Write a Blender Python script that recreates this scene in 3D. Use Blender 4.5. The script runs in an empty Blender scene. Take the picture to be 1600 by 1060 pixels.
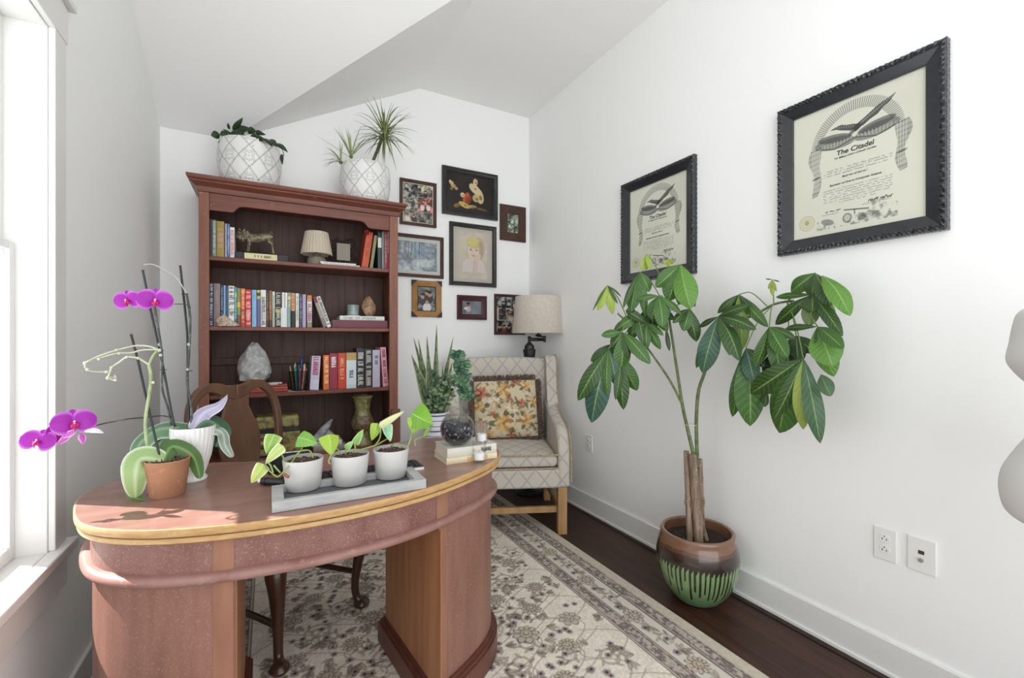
import bpy, bmesh, math, random
import numpy as np
from mathutils import Vector, Matrix
random.seed(7); RS = np.random.RandomState(11)
sc = bpy.context.scene
COL = sc.collection
PI = math.pi
R = math.radians

# ------------------------------------------------------------ camera
EYE = 1.2
YAW = R(28.5)
F = 700.0            # focal length in pixels of the 1600 wide frame
SN, CS = math.sin(YAW), math.cos(YAW)
cam = bpy.data.cameras.new('camera'); cam_o = bpy.data.objects.new('camera', cam)
COL.objects.link(cam_o)
cam_o.location = (0, 0, EYE); cam_o.rotation_euler = (PI/2, 0, -YAW)
cam.sensor_width = 36; cam.lens = 36*F/1600; cam.clip_start = .02; cam.clip_end = 100
sc.camera = cam_o
# ------------------------------------------------------------ light
sc.view_settings.view_transform = 'Standard'
sc.view_settings.look = 'None'
sc.view_settings.gamma = 1
sc.view_settings.use_curve_mapping = False
sc.view_settings.exposure = .77
w = bpy.data.worlds.new('daylight'); sc.world = w; w.use_nodes = True
w.node_tree.nodes['Background'].inputs[0].default_value = (.935, .97, 1, 1)
w.node_tree.nodes['Background'].inputs[1].default_value = 1.35
_n = w.node_tree.nodes; _l = w.node_tree.links
_tc = _n.new('ShaderNodeTexCoord'); _sx = _n.new('ShaderNodeSeparateXYZ'); _l.new(_tc.outputs['Generated'], _sx.inputs[0])
_rp = _n.new('ShaderNodeValToRGB'); _mr = _n.new('ShaderNodeMapRange'); _mr.inputs[1].default_value = -.5; _mr.inputs[2].default_value = .6
_l.new(_sx.outputs[2], _mr.inputs[0]); _l.new(_mr.outputs[0], _rp.inputs[0])
_rp.color_ramp.elements[0].color = (1.55, 1.60, 1.65, 1); _rp.color_ramp.elements[1].color = (.86, .895, .925, 1)     # lower half brightened as added fill for the ceiling, overcast sky above
_l.new(_rp.outputs[0], _n['Background'].inputs[0])
sun = bpy.data.lights.new('sun', 'SUN'); sun.energy = 11.5; sun.angle = R(.6); sun.color = (1, .97, .93)
sun_o = bpy.data.objects.new('sun', sun); COL.objects.link(sun_o)
SUN_EL = R(43)
sd = Vector((.819*math.cos(SUN_EL), -.573*math.cos(SUN_EL), -math.sin(SUN_EL)))
sun_o.rotation_euler = sd.to_track_quat('-Z', 'Y').to_euler()
sun_o.location = (-3, 3, 5)

# ------------------------------------------------------------ measuring the place
XR, YB, XL = 1.948, 3.284, -.558      # right wall, back wall, left wall
def ray(x, y):
    u = (x-800)/F; v = (530-y)/F
    return (SN+u*CS, CS-u*SN, v)
def AZ(x, y, z):
    r = ray(x, y); t = (z-EYE)/r[2]; return Vector((r[0]*t, r[1]*t, z))
def AY(x, y, Y):
    r = ray(x, y); t = Y/r[1]; return Vector((r[0]*t, Y, EYE+r[2]*t))
def AX(x, y, X):
    r = ray(x, y); t = X/r[0]; return Vector((X, r[1]*t, EYE+r[2]*t))
def AT(x, y, t):
    r = ray(x, y); return Vector((r[0]*t, r[1]*t, EYE+r[2]*t))

# ------------------------------------------------------------ colour and materials
def lin(c):
    return tuple(((x+.055)/1.055)**2.4 if x > .04045 else x/12.92 for x in c)
def hx(s):
    s = s.lstrip('#'); return lin([int(s[i:i+2], 16)/255 for i in (0, 2, 4)])
def srgb(s):
    s = s.lstrip('#'); return np.array([int(s[i:i+2], 16)/255 for i in (0, 2, 4)])
MATS = {}
def mat(name, c='#ffffff', rough=.5, metal=0, c2=None, nscale=8, stretch=(1, 1, 1), lo=.35, hi=.65, detail=4,
        bump=0, bscale=60, attr=False, c3=None, n3=(90, .62, .72), coat=0, trans=0, ior=1.45, sss=0, spec=.5, bdist=.01, attrmix=0, alpha=1, emit=None):
    if name in MATS: return MATS[name]
    m = bpy.data.materials.new(name); m.use_nodes = True; nt = m.node_tree; N = nt.nodes; L = nt.links
    b = N['Principled BSDF']
    b.inputs['Roughness'].default_value = rough; b.inputs['Metallic'].default_value = metal
    b.inputs['Coat Weight'].default_value = coat; b.inputs['Coat Roughness'].default_value = .15
    b.inputs['Transmission Weight'].default_value = trans; b.inputs['IOR'].default_value = ior
    b.inputs['Specular IOR Level'].default_value = spec
    if sss:
        b.inputs['Subsurface Weight'].default_value = sss; b.inputs['Subsurface Radius'].default_value = (.02, .015, .01)
    if alpha < 1: b.inputs['Alpha'].default_value = alpha
    tc = N.new('ShaderNodeTexCoord'); mp = N.new('ShaderNodeMapping'); L.new(tc.outputs['Object'], mp.inputs[0])
    mp.inputs['Scale'].default_value = stretch
    col = None
    if attr:
        a = N.new('ShaderNodeAttribute'); a.attribute_name = 'Col'; col = a.outputs['Color']
    def mix(fac, A, B):
        x = N.new('ShaderNodeMix'); x.data_type = 'RGBA'
        L.new(fac, x.inputs[0])
        for s, v in ((6, A), (7, B)):
            if hasattr(v, 'is_output') or isinstance(v, bpy.types.NodeSocket): L.new(v, x.inputs[s])
            else: x.inputs[s].default_value = (*v, 1)
        return x.outputs[2]
    def noise(scale, lo, hi, det=4, vec=None):
        n = N.new('ShaderNodeTexNoise'); n.inputs['Scale'].default_value = scale; n.inputs['Detail'].default_value = det
        L.new(vec or mp.outputs[0], n.inputs['Vector'])
        r = N.new('ShaderNodeMapRange'); r.inputs[1].default_value = lo; r.inputs[2].default_value = hi
        L.new(n.outputs['Fac'], r.inputs[0]); return r.outputs[0]
    base = hx(c)
    if c2 is not None:
        f = noise(nscale, lo, hi, detail)
        col = mix(f, col if col is not None else base, hx(c2))
    if c3 is not None:
        f = noise(n3[0], n3[1], n3[2], 6, tc.outputs['Object'])
        col = mix(f, col if col is not None else base, hx(c3))
    if col is None: b.inputs['Base Color'].default_value = (*base, 1)
    else: L.new(col, b.inputs['Base Color'])
    if bump:
        n = N.new('ShaderNodeTexNoise'); n.inputs['Scale'].default_value = bscale; n.inputs['Detail'].default_value = 3
        L.new(mp.outputs[0], n.inputs['Vector'])
        bn = N.new('ShaderNodeBump'); bn.inputs['Strength'].default_value = bump; bn.inputs['Distance'].default_value = bdist
        L.new(n.outputs['Fac'], bn.inputs['Height']); L.new(bn.outputs[0], b.inputs['Normal'])
    MATS[name] = m; return m

def vmap(v):
    q = v*2-1; return (math.copysign(abs(q)**1.7, q)+1)/2
# ------------------------------------------------------------ mesh builder
class MB:
    def __init__(s): s.v = []; s.f = []; s.m = []; s.c = []; s.col = None; s.uv = []
    def add(s, vs, fs, mi=0, cs=None, uv=None):
        o = len(s.v); s.v += [tuple(p) for p in vs]
        s.f += [tuple(i+o for i in f) for f in fs]; s.m += [mi]*len(fs)
        if cs is None: cs = [s.col or (1, 1, 1)]*len(vs)
        s.c += [tuple(c) for c in cs]; s.uv += uv if uv else [(0, 9, 0)]*len(vs)
    def box(s, x0, x1, y0, y1, z0, z1, mi=0, M=None):
        vs = [Vector(p) for p in ((x0,y0,z0),(x1,y0,z0),(x1,y1,z0),(x0,y1,z0),(x0,y0,z1),(x1,y0,z1),(x1,y1,z1),(x0,y1,z1))]
        if M is not None: vs = [M @ p for p in vs]
        s.add(vs, [(0,3,2,1),(4,5,6,7),(0,1,5,4),(1,2,6,5),(2,3,7,6),(3,0,4,7)], mi); return s
    def prism(s, pts, z0, z1, mi=0, M=None, axis='z'):
        n = len(pts)
        def P(a, b, h):
            p = Vector((a, b, h)) if axis == 'z' else (Vector((h, a, b)) if axis == 'x' else Vector((a, h, b)))
            return M @ p if M is not None else p
        vs = [P(a, b, z0) for a, b in pts]+[P(a, b, z1) for a, b in pts]
        fs = [tuple(range(n-1, -1, -1)), tuple(range(n, 2*n))]+[(i, (i+1) % n, n+(i+1) % n, n+i) for i in range(n)]
        s.add(vs, fs, mi); return s
    def tube(s, pts, rad, n=8, mi=0, cap=True):
        pts = [Vector(p) for p in pts]; k = len(pts)
        if not hasattr(rad, '__len__'): rad = [rad]*k
        vs = []; up = Vector((0, 0, 1))
        t0 = (pts[1]-pts[0]).normalized()
        a = t0.cross(up)
        if a.length < .1: a = t0.cross(Vector((1, 0, 0)))
        a.normalize()
        for i, p in enumerate(pts):
            t = (pts[min(i+1, k-1)]-pts[max(i-1, 0)])
            if t.length < 1e-9: t = t0
            t = t.normalized(); a = (a-t*a.dot(t))
            a = a.normalized() if a.length > 1e-6 else t.orthogonal().normalized()
            b = t.cross(a)
            for j in range(n):
                q = 2*PI*j/n; vs.append(p+(a*math.cos(q)+b*math.sin(q))*rad[i])
        fs = [(i*n+j, i*n+(j+1) % n, (i+1)*n+(j+1) % n, (i+1)*n+j) for i in range(k-1) for j in range(n)]
        if cap: fs += [tuple(range(n-1, -1, -1)), tuple((k-1)*n+j for j in range(n))]
        s.add(vs, fs, mi); return s
    def lathe(s, prof, c=(0, 0, 0), n=32, mi=0, fr=None, capb=True, capt=False, M=None, colf=None):
        vs = []; cs = []
        for i, (r, z) in enumerate(prof):
            for j in range(n):
                q = 2*PI*j/n; rr = r*(fr(q, z, i) if fr else 1)
                p = Vector((rr*math.cos(q), rr*math.sin(q), z))
                if M is not None: p = M @ p
                vs.append(p+Vector(c))
                if colf: cs.append(colf(q, z, i))
        k = len(prof)
        fs = [(i*n+j, i*n+(j+1) % n, (i+1)*n+(j+1) % n, (i+1)*n+j) for i in range(k-1) for j in range(n)]
        if capb and prof[0][0] > 1e-5: fs.append(tuple(range(n-1, -1, -1)))
        if capt and prof[-1][0] > 1e-5: fs.append(tuple((k-1)*n+j for j in range(n)))
        s.add(vs, fs, mi, cs if colf else None); return s
    def grid(s, fn, nu, nv, mi=0, colf=None, closeu=False, uvs=False):
        vs = [fn(i/(nu-1) if not closeu else i/nu, j/(nv-1)) for i in range(nu) for j in range(nv)]
        cs = [colf(i/(nu-1), j/(nv-1)) for i in range(nu) for j in range(nv)] if colf else None
        I = nu if closeu else nu-1
        fs = [(i*nv+j, ((i+1) % nu)*nv+j, ((i+1) % nu)*nv+j+1, i*nv+j+1) for i in range(I) for j in range(nv-1)]
        s.add(vs, fs, mi, cs, [(i/(nu-1), abs(vmap(j/(nv-1))*2-1), 0) for i in range(nu) for j in range(nv)] if uvs else None); return s
    def ball(s, c, r, n=12, m=8, mi=0, sc=(1, 1, 1), M=None):
        prof = [(math.sin(PI*i/m), -math.cos(PI*i/m)) for i in range(m+1)]
        S = Matrix.Diagonal((r*sc[0], r*sc[1], r*sc[2], 1))
        if M is not None: S = M @ S
        s.lathe([(max(a, 1e-4), b) for a, b in prof], c, n, mi, M=S); return s
    def build(s, name, m, parent=None, smooth=True, bevel=0, seg=2, ang=40, loc=None, sub=0, solid=0):
        me = bpy.data.meshes.new(name)
        off = Vector(loc) if loc is not None else (Vector(parent_origin(parent)) if parent is not None else Vector((0, 0, 0)))
        if parent is not None and parent.get('_local'): off = Vector((0, 0, 0))
        me.from_pydata([(p[0]-off.x, p[1]-off.y, p[2]-off.z) for p in s.v], [], s.f)
        ms = m if isinstance(m, (list, tuple)) else [m]
        for q in ms: me.materials.append(q)
        if len(ms) > 1: me.polygons.foreach_set('material_index', s.m)
        if any(c != (1, 1, 1) for c in s.c):
            a = me.color_attributes.new('Col', 'FLOAT_COLOR', 'POINT')
            arr = np.ones((len(s.v), 4), dtype=np.float32); arr[:, :3] = np.array(s.c)
            a.data.foreach_set('color', arr.ravel())
        if any(q[1] < 9 for q in s.uv):
            a = me.attributes.new('LUV', 'FLOAT_VECTOR', 'POINT'); a.data.foreach_set('vector', np.array(s.uv, dtype=np.float32).ravel())
        bm = bmesh.new(); bm.from_mesh(me)
        bmesh.ops.recalc_face_normals(bm, faces=bm.faces); bm.to_mesh(me); bm.free()
        if smooth:
            me.polygons.foreach_set('use_smooth', [True]*len(me.polygons)); me.set_sharp_from_angle(angle=R(ang))
        o = bpy.data.objects.new(name, me); COL.objects.link(o)
        if parent is not None:
            o.parent = parent
            if parent.get('_local'): o['_local'] = 1
            o['_ox'] = list(off)
        else:
            o.location = off; o['_ox'] = list(off)
        if bevel:
            b = o.modifiers.new('bevel', 'BEVEL'); b.width = bevel; b.segments = seg; b.limit_method = 'ANGLE'; b.angle_limit = R(35)
            b.harden_normals = False
        if sub:
            b = o.modifiers.new('sub', 'SUBSURF'); b.levels = sub; b.render_levels = sub
        if solid:
            b = o.modifiers.new('solid', 'SOLIDIFY'); b.thickness = solid; b.offset = 0
        return o
def parent_origin(p):
    return p.get('_ox', [0, 0, 0])
def tag(o, label=None, cat=None, group=None, kind=None):
    if label: o['label'] = label
    if cat: o['category'] = cat
    if group: o['group'] = group
    if kind: o['kind'] = kind
    return o
def thing(name, loc, label, cat, group=None, rot=0, local=False):
    o = bpy.data.objects.new(name, None); COL.objects.link(o)
    o.location = loc; o.rotation_euler = (0, 0, rot); o.empty_display_size = .05
    o['_ox'] = [0, 0, 0] if local else list(loc)
    if local: o['_local'] = 1
    return tag(o, label, cat, group)
def struct(name, mb, m, **k):
    o = mb.build(name, m, **k); o['kind'] = 'structure'; return o
def cr(pts, n=8, closed=False):
    pts = [Vector(p) for p in pts]; out = []; k = len(pts)
    rng = range(k) if closed else range(k-1)
    for i in rng:
        g = lambda j: pts[j % k] if closed else pts[max(0, min(k-1, j))]
        a, b, c, d = g(i-1), g(i), g(i+1), g(i+2)
        for q in range(n):
            t = q/n
            out.append(.5*((2*b)+(c-a)*t+(2*a-5*b+4*c-d)*t*t+(3*b-a-3*c+d)*t**3))
    if not closed: out.append(pts[-1])
    return out

# ------------------------------------------------------------ painted flat things: a small canvas whose cells colour a dense mesh
class Canvas:
    def __init__(s, w, h, res, base):
        s.w, s.h, s.res = w, h, res
        s.nx = max(2, int(round(w/res))+1); s.ny = max(2, int(round(h/res))+1)
        s.a = np.ones((s.ny, s.nx, 3))*srgb(base)
        s.X, s.Y = np.meshgrid(np.linspace(0, w, s.nx), np.linspace(0, h, s.ny))
    def put(s, mask, c, al=1.0):
        c = srgb(c) if isinstance(c, str) else np.array(c)
        k = (mask*al)[..., None]; s.a = s.a*(1-k)+c*k
    def win(s, x0, x1, y0, y1):
        r = s.res
        i0, i1 = max(0, int(x0/r)-1), min(s.nx, int(x1/r)+3); j0, j1 = max(0, int(y0/r)-1), min(s.ny, int(y1/r)+3)
        return slice(j0, max(j0, j1)), slice(i0, max(i0, i1))
    def disc(s, x, y, rx, c, ry=None, ang=0, al=1):
        ry = ry or rx; m = max(rx, ry); W = s.win(x-m, x+m, y-m, y+m)
        X = s.X[W]-x; Y = s.Y[W]-y
        if X.size == 0: return
        ca, sa = math.cos(ang), math.sin(ang); a = X*ca+Y*sa; b = -X*sa+Y*ca
        d = np.sqrt((a/rx)**2+(b/ry)**2); k = np.clip((1-d)*min(rx, ry)/s.res+.5, 0, 1)*al
        c = srgb(c) if isinstance(c, str) else np.array(c)
        s.a[W] = s.a[W]*(1-k[..., None])+c*k[..., None]
    def polar(s, x, y, rf, R_, c, al=1):
        W = s.win(x-R_, x+R_, y-R_, y+R_); X = s.X[W]-x; Y = s.Y[W]-y
        if X.size == 0: return
        k = np.clip((rf(np.arctan2(Y, X))-np.hypot(X, Y))/s.res+.5, 0, 1)*al
        c = srgb(c) if isinstance(c, str) else np.array(c)
        s.a[W] = s.a[W]*(1-k[..., None])+c*k[..., None]
    def line(s, pts, r, c, al=1):
        for (x0, y0), (x1, y1) in zip(pts[:-1], pts[1:]):
            W = s.win(min(x0, x1)-r, max(x0, x1)+r, min(y0, y1)-r, max(y0, y1)+r)
            X = s.X[W]; Y = s.Y[W]
            if X.size == 0: continue
            dx, dy = x1-x0, y1-y0; L2 = dx*dx+dy*dy+1e-12
            t = np.clip(((X-x0)*dx+(Y-y0)*dy)/L2, 0, 1)
            k = np.clip((r-np.hypot(X-x0-t*dx, Y-y0-t*dy))/s.res+.5, 0, 1)*al
            cc = srgb(c) if isinstance(c, str) else np.array(c)
            s.a[W] = s.a[W]*(1-k[..., None])+cc*k[..., None]
    def rect(s, x0, x1, y0, y1, c, al=1):
        s.put(((s.X >= x0) & (s.X <= x1) & (s.Y >= y0) & (s.Y <= y1)).astype(float), c, al)
    def poly(s, P, c, al=1):
        ins = np.zeros_like(s.X, bool); n = len(P)
        for i in range(n):
            x0, y0 = P[i]; x1, y1 = P[(i+1) % n]
            if y0 == y1: continue
            cnd = ((y0 > s.Y) != (y1 > s.Y)) & (s.X < (x1-x0)*(s.Y-y0)/(y1-y0)+x0); ins ^= cnd
        s.put(ins.astype(float), c, al)
    def noise(s, scale, seed=0, octv=3):
        rs = np.random.RandomState(seed); out = np.zeros_like(s.X); amp = 1; tot = 0
        for o in range(octv):
            g = rs.rand(int(s.h/scale)+3, int(s.w/scale)+3); u = s.X/scale; v = s.Y/scale
            i = u.astype(int); j = v.astype(int); fu = u-i; fv = v-j
            fu = fu*fu*(3-2*fu); fv = fv*fv*(3-2*fv)
            i = np.clip(i, 0, g.shape[1]-2); j = np.clip(j, 0, g.shape[0]-2)
            out += amp*((g[j, i]*(1-fu)+g[j, i+1]*fu)*(1-fv)+(g[j+1, i]*(1-fu)+g[j+1, i+1]*fu)*fv)
            tot += amp; amp *= .5; scale /= 2
        return out/tot
    def panel(s, name, m, place, parent=None, loc=None):
        """place(X, Y) arrays -> (x, y, z) arrays of world points"""
        x, y, z = place(s.X, s.Y)
        off = np.array(loc if loc is not None else (parent_origin(parent) if parent is not None else (0, 0, 0)))
        if parent is not None and parent.get('_local'): off = np.zeros(3)
        P = np.stack([x, y, z], -1).reshape(-1, 3)-off
        ny, nx = s.ny, s.nx
        idx = np.arange(ny*nx).reshape(ny, nx)
        q = np.stack([idx[:-1, :-1], idx[:-1, 1:], idx[1:, 1:], idx[1:, :-1]], -1).reshape(-1, 4)
        me = bpy.data.meshes.new(name)
        me.vertices.add(len(P)); me.vertices.foreach_set('co', P.astype(np.float32).ravel())
        me.loops.add(q.size); me.loops.foreach_set('vertex_index', q.ravel().astype(np.int32))
        me.polygons.add(len(q)); me.polygons.foreach_set('loop_start', np.arange(0, q.size, 4, dtype=np.int32))
        me.polygons.foreach_set('use_smooth', np.ones(len(q), bool))
        me.update(calc_edges=True); me.validate()
        a = me.color_attributes.new('Col', 'FLOAT_COLOR', 'POINT')
        c = np.clip(s.a.reshape(-1, 3), 0, 1); c = np.where(c > .04045, ((c+.055)/1.055)**2.4, c/12.92)
        a.data.foreach_set('color', np.concatenate([c, np.ones((len(c), 1))], 1).astype(np.float32).ravel())
        me.materials.append(m)
        o = bpy.data.objects.new(name, me); COL.objects.link(o)
        if parent is not None: o.parent = parent
        else: o.location = off
        o['_ox'] = list(map(float, off))
        return o

paint = mat('painted_surface', attr=True, rough=.55)
paint_gloss = mat('painted_glossy', attr=True, rough=.22, coat=.4)
def leafmat(name, rib, rough=.36, nveins=11, slant=1.7, vein=.35, ribw=.06, ribs=.75, bump=.5, c2='#24421a', sss=0):
    m = mat(name, attr=True, rough=rough, c2=c2, nscale=22, lo=.55, hi=1.3, sss=sss)
    nt = m.node_tree; N = nt.nodes; L = nt.links; bs = N['Principled BSDF']
    def mth(op, a, b=None):
        n = N.new('ShaderNodeMath'); n.operation = op
        for i, v in enumerate((a, b)):
            if v is None: continue
            if isinstance(v, (int, float)): n.inputs[i].default_value = v
            else: L.new(v, n.inputs[i])
        return n.outputs[0]
    at = N.new('ShaderNodeAttribute'); at.attribute_name = 'LUV'; sp = N.new('ShaderNodeSeparateXYZ'); L.new(at.outputs['Vector'], sp.inputs[0])
    u, v = sp.outputs[0], sp.outputs[1]
    mid = mth('MAXIMUM', mth('SUBTRACT', 1, mth('DIVIDE', v, ribw)), 0)
    fr = mth('ABSOLUTE', mth('SUBTRACT', mth('FRACT', mth('SUBTRACT', mth('MULTIPLY', u, nveins), mth('MULTIPLY', v, slant))), .5))
    ln = mth('MAXIMUM', mth('SUBTRACT', 1, mth('DIVIDE', fr, .085)), 0)
    on = mth('LESS_THAN', v, 2)
    fac = mth('MULTIPLY', on, mth('MINIMUM', mth('ADD', mth('MULTIPLY', mid, ribs), mth('MULTIPLY', ln, vein)), 1))
    x = N.new('ShaderNodeMix'); x.data_type = 'RGBA'; L.new(fac, x.inputs[0]); L.new(bs.inputs['Base Color'].links[0].from_socket, x.inputs[6]); x.inputs[7].default_value = (*hx(rib), 1)
    L.new(x.outputs[2], bs.inputs['Base Color'])
    bn = N.new('ShaderNodeBump'); bn.inputs['Strength'].default_value = bump; bn.inputs['Distance'].default_value = .002
    L.new(mth('MULTIPLY', on, mth('SUBTRACT', mth('MULTIPLY', fr, 1.6), mth('MULTIPLY', mid, .5))), bn.inputs['Height']); L.new(bn.outputs[0], bs.inputs['Normal'])
    return m
leaf_m = leafmat('leaf', '#8fa868')
# ------------------------------------------------------------ the room
wall_m = mat('white_wall_paint', '#f6f6f4', .65, bump=.05, bscale=250, bdist=.002)
ceil_m = mat('ceiling_paint', '#f8f7f5', .8, bump=.04, bscale=200, bdist=.002)
trim_m = mat('trim_paint', '#e6e5e2', .4)
YN = -.8            # the room runs on behind the viewer to here
WZ0, WZ1, WY0, WY1 = .58, 2.10, .52, 1.768
b = MB(); T = .115
b.box(XL-T, XL, WY1, YB+T, -.1, 3.2); b.box(XL-T, XL, YN, WY0, -.1, 3.2)
b.box(XL-T, XL, WY0, WY1, -.1, WZ0-.03); b.box(XL-T, XL, WY0, WY1, WZ1, 3.2)
struct('wall_left', b, wall_m, smooth=False)
struct('wall_back', MB().box(XL, XR, YB, YB+T, -.1, 3.2), wall_m, smooth=False)
struct('wall_right', MB().box(XR, XR+T, YN, YB+T, -.1, 3.2), wall_m, smooth=False)
# vaulted ceiling: two slopes that meet in a valley and run up to a flat part
zl, zf = 2.442, 3.08; X0 = -.209; XF = .995; YF = 2.12
def cp(x, y, z): return (x, y, z)
P = [(XL, YB, zl), (X0, YB, zl), (XF, YF, zf), (XL, YF, zf), (XF, YB, zf), (XR, YB, zf), (XR, YN, zf), (XL, YN, zf)]
b = MB(); hi = [(x, y, z+.1) for x, y, z in P]
b.add(P, [(0, 1, 2, 3), (1, 4, 2), (4, 5, 6, 7, 3, 2)]); b.add(hi, [(3, 2, 1, 0), (2, 4, 1), (2, 3, 7, 6, 5, 4)])
struct('ceiling', b, ceil_m, smooth=False)
# floor of dark boards running along the room
m = mat('dark_floorboards', '#4a2f24', .38, c2='#2f1c15', nscale=5, stretch=(6, .7, 1), lo=.3, hi=.75, c3='#6a4a3a', n3=(160, .66, .8), bump=.15, bscale=30, bdist=.002, spec=.35)
nt = m.node_tree; N = nt.nodes; L = nt.links
bs = N['Principled BSDF']; tc = N['Texture Coordinate']
mp = N.new('ShaderNodeMapping'); mp.inputs['Rotation'].default_value = (0, 0, PI/2); L.new(tc.outputs['Object'], mp.inputs[0])
br = N.new('ShaderNodeTexBrick'); br.inputs['Scale'].default_value = 1; br.inputs['Brick Width'].default_value = 1.5; br.inputs['Row Height'].default_value = .125
br.inputs['Mortar Size'].default_value = .0018; br.inputs['Color1'].default_value = (.8, .8, .8, 1); br.inputs['Color2'].default_value = (1.15, 1.1, 1.05, 1); br.inputs['Mortar'].default_value = (.15, .15, .15, 1)
L.new(mp.outputs[0], br.inputs['Vector'])
old = bs.inputs['Base Color'].links[0].from_socket
mx = N.new('ShaderNodeMix'); mx.data_type = 'RGBA'; mx.blend_type = 'MULTIPLY'; mx.inputs[0].default_value = 1
L.new(old, mx.inputs[6]); L.new(br.outputs['Color'], mx.inputs[7]); L.new(mx.outputs[2], bs.inputs['Base Color'])
struct('floor', MB().box(XL-T, XR+T, YN-.8, YB+T, -.1, 0), m, smooth=False)
# baseboards, with a thin shoe strip
def baseboard(name, x0, x1, y0, y1, side):
    b = MB(); b.box(x0, x1, y0, y1, 0, .125)
    if side == 'x-': b.box(x0-.008, x1, y0, y1, 0, .018)
    if side == 'x+': b.box(x0, x1+.008, y0, y1, 0, .018)
    if side == 'y': b.box(x0, x1, y0-.008, y1, 0, .018)
    struct(name, b, trim_m, smooth=False, bevel=.003)
baseboard('baseboard_right', XR-.013, XR, YN, YB, 'x-')
baseboard('baseboard_back', XL, XR-.013, YB-.013, YB, 'y')
baseboard('baseboard_left', XL, XL+.013, YN, YB-.013, 'x+')
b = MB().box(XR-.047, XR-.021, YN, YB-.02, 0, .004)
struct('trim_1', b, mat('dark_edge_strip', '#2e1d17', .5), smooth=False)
# window: jambs, sashes, stool, apron, casings
b = MB()
b.box(XL-T, XL, WY1-.004, WY1, WZ0, WZ1); b.box(XL-T, XL, WY0, WY0+.004, WZ0, WZ1); b.box(XL-T, XL, WY0+.004, WY1-.004, WZ1-.004, WZ1)
win = struct('window_1', b, trim_m, smooth=False, bevel=.002)
def sash(x, z0, z1, st, nm):
    b = MB(); y0, y1 = WY0+.0045, WY1-.0045
    b.box(x, x+.022, y0, y0+st, z0, z1); b.box(x, x+.022, y1-st, y1, z0, z1)
    b.box(x, x+.022, y0+st, y1-st, z0, z0+st*1.3); b.box(x, x+.022, y0+st, y1-st, z1-st*.8, z1)
    s = b.build(nm, trim_m, win, smooth=False, bevel=.003)
    g = MB().box(x+.009, x+.012, y0+st, y1-st, z0+st*1.3, z1-st*.8).build('pane', glass_thin, s, smooth=False)
glass_thin = mat('window_glass', '#6d7272', .02, spec=.5, alpha=.16)
sash(XL-.087, .589, 1.47, .03, 'lower_sash'); sash(XL-.111, 1.44, WZ1-.005, .03, 'upper_sash')
MB().box(XL-.084, XL-.066, 1.1, 1.16, 1.4705, 1.485).build('sash_lock', mat('brushed_metal', '#b8b8b4', .35, metal=1), win, bevel=.003)
b = MB(); b.box(XL-.075, XL, WY0-.0, WY1, WZ0-.03, WZ0+.008); b.box(XL, XL+.038, WY0-.1, WY1+.108, WZ0-.022, WZ0+.008)
b.build('window_sill', trim_m, win, smooth=False, bevel=.005)
b = MB(); b.box(XL, XL+.016, WY0-.09, WY1+.09, WZ0-.125, WZ0-.022); b.build('apron', trim_m, win, smooth=False, bevel=.003)
b = MB()
b.box(XL, XL+.016, WY1, WY1+.08, WZ0+.008, WZ1); b.box(XL, XL+.016, WY0-.08, WY0, WZ0+.008, WZ1)
b.box(XL, XL+.018, WY0-.09, WY1+.09, WZ1, WZ1+.11); b.box(XL, XL+.034, WY0-.105, WY1+.105, WZ1+.11, WZ1+.13)
b.build('casing', trim_m, win, smooth=False, bevel=.003)
# outlets on the right wall
pl_m = mat('white_plastic', '#ecebe8', .3); slot_m = mat('dark_slot', '#3a3a38', .6)
def plate(y0, y1, z0, z1, label, kind):
    yc, zc = (y0+y1)/2, (z0+z1)/2
    t = thing('wall_outlet' if kind == 'duplex' else 'jack_plate', (XR, yc, z0), label, 'outlet' if kind == 'duplex' else 'wall plate')
    MB().box(XR-.006, XR, y0, y1, z0, z1).build('cover_plate', pl_m, t, smooth=False, bevel=.003)
    if kind == 'duplex':
        for s in (-1, 1):
            c = zc+s*.0195
            pts = [(yc+.0165*math.cos(a), c+min(.0135, max(-.0135, .0165*math.sin(a)))) for a in [2*PI*i/24 for i in range(24)]]
            r = MB().prism(pts, XR-.0085, XR-.006, axis='x').build('receptacle', pl_m, t, smooth=False, bevel=.0006)
            q = MB()
            for dy in (-.0063, .0063): q.box(XR-.0088, XR-.0084, yc+dy-.0012, yc+dy+.0012, c-.005, c+.003)
            q.lathe([(.0022, 0), (.0022, .0004)], (0, 0, 0), 10, M=Matrix.Translation((XR-.0088, yc, c+.0095)) @ Matrix.Rotation(PI/2, 4, 'Y'), capt=True)
            q.build('slots', slot_m, r, smooth=False)
    else:
        q = MB().box(XR-.0075, XR-.006, yc-.008, yc+.008, zc+.004, zc+.016).build('jack', slot_m, t, smooth=False)
        q = MB().lathe([(.007, 0), (.007, .006), (.004, .006), (.004, .008)], M=Matrix.Translation((XR-.006, yc, zc-.016)) @ Matrix.Rotation(-PI/2, 4, 'Y'), n=16, capt=True)
        q.build('coaxial_connector', mat('brushed_metal'), t)
plate(.740, .809, .405, .522, 'white duplex outlet on the right wall beside a jack plate', 'duplex')
plate(.633, .711, .408, .525, 'white wall plate with two small jacks, right of the outlet', 'jack')
plate(2.431, 2.509, .421, .538, 'white outlet low on the wall just right of the armchair', 'duplex')
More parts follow.
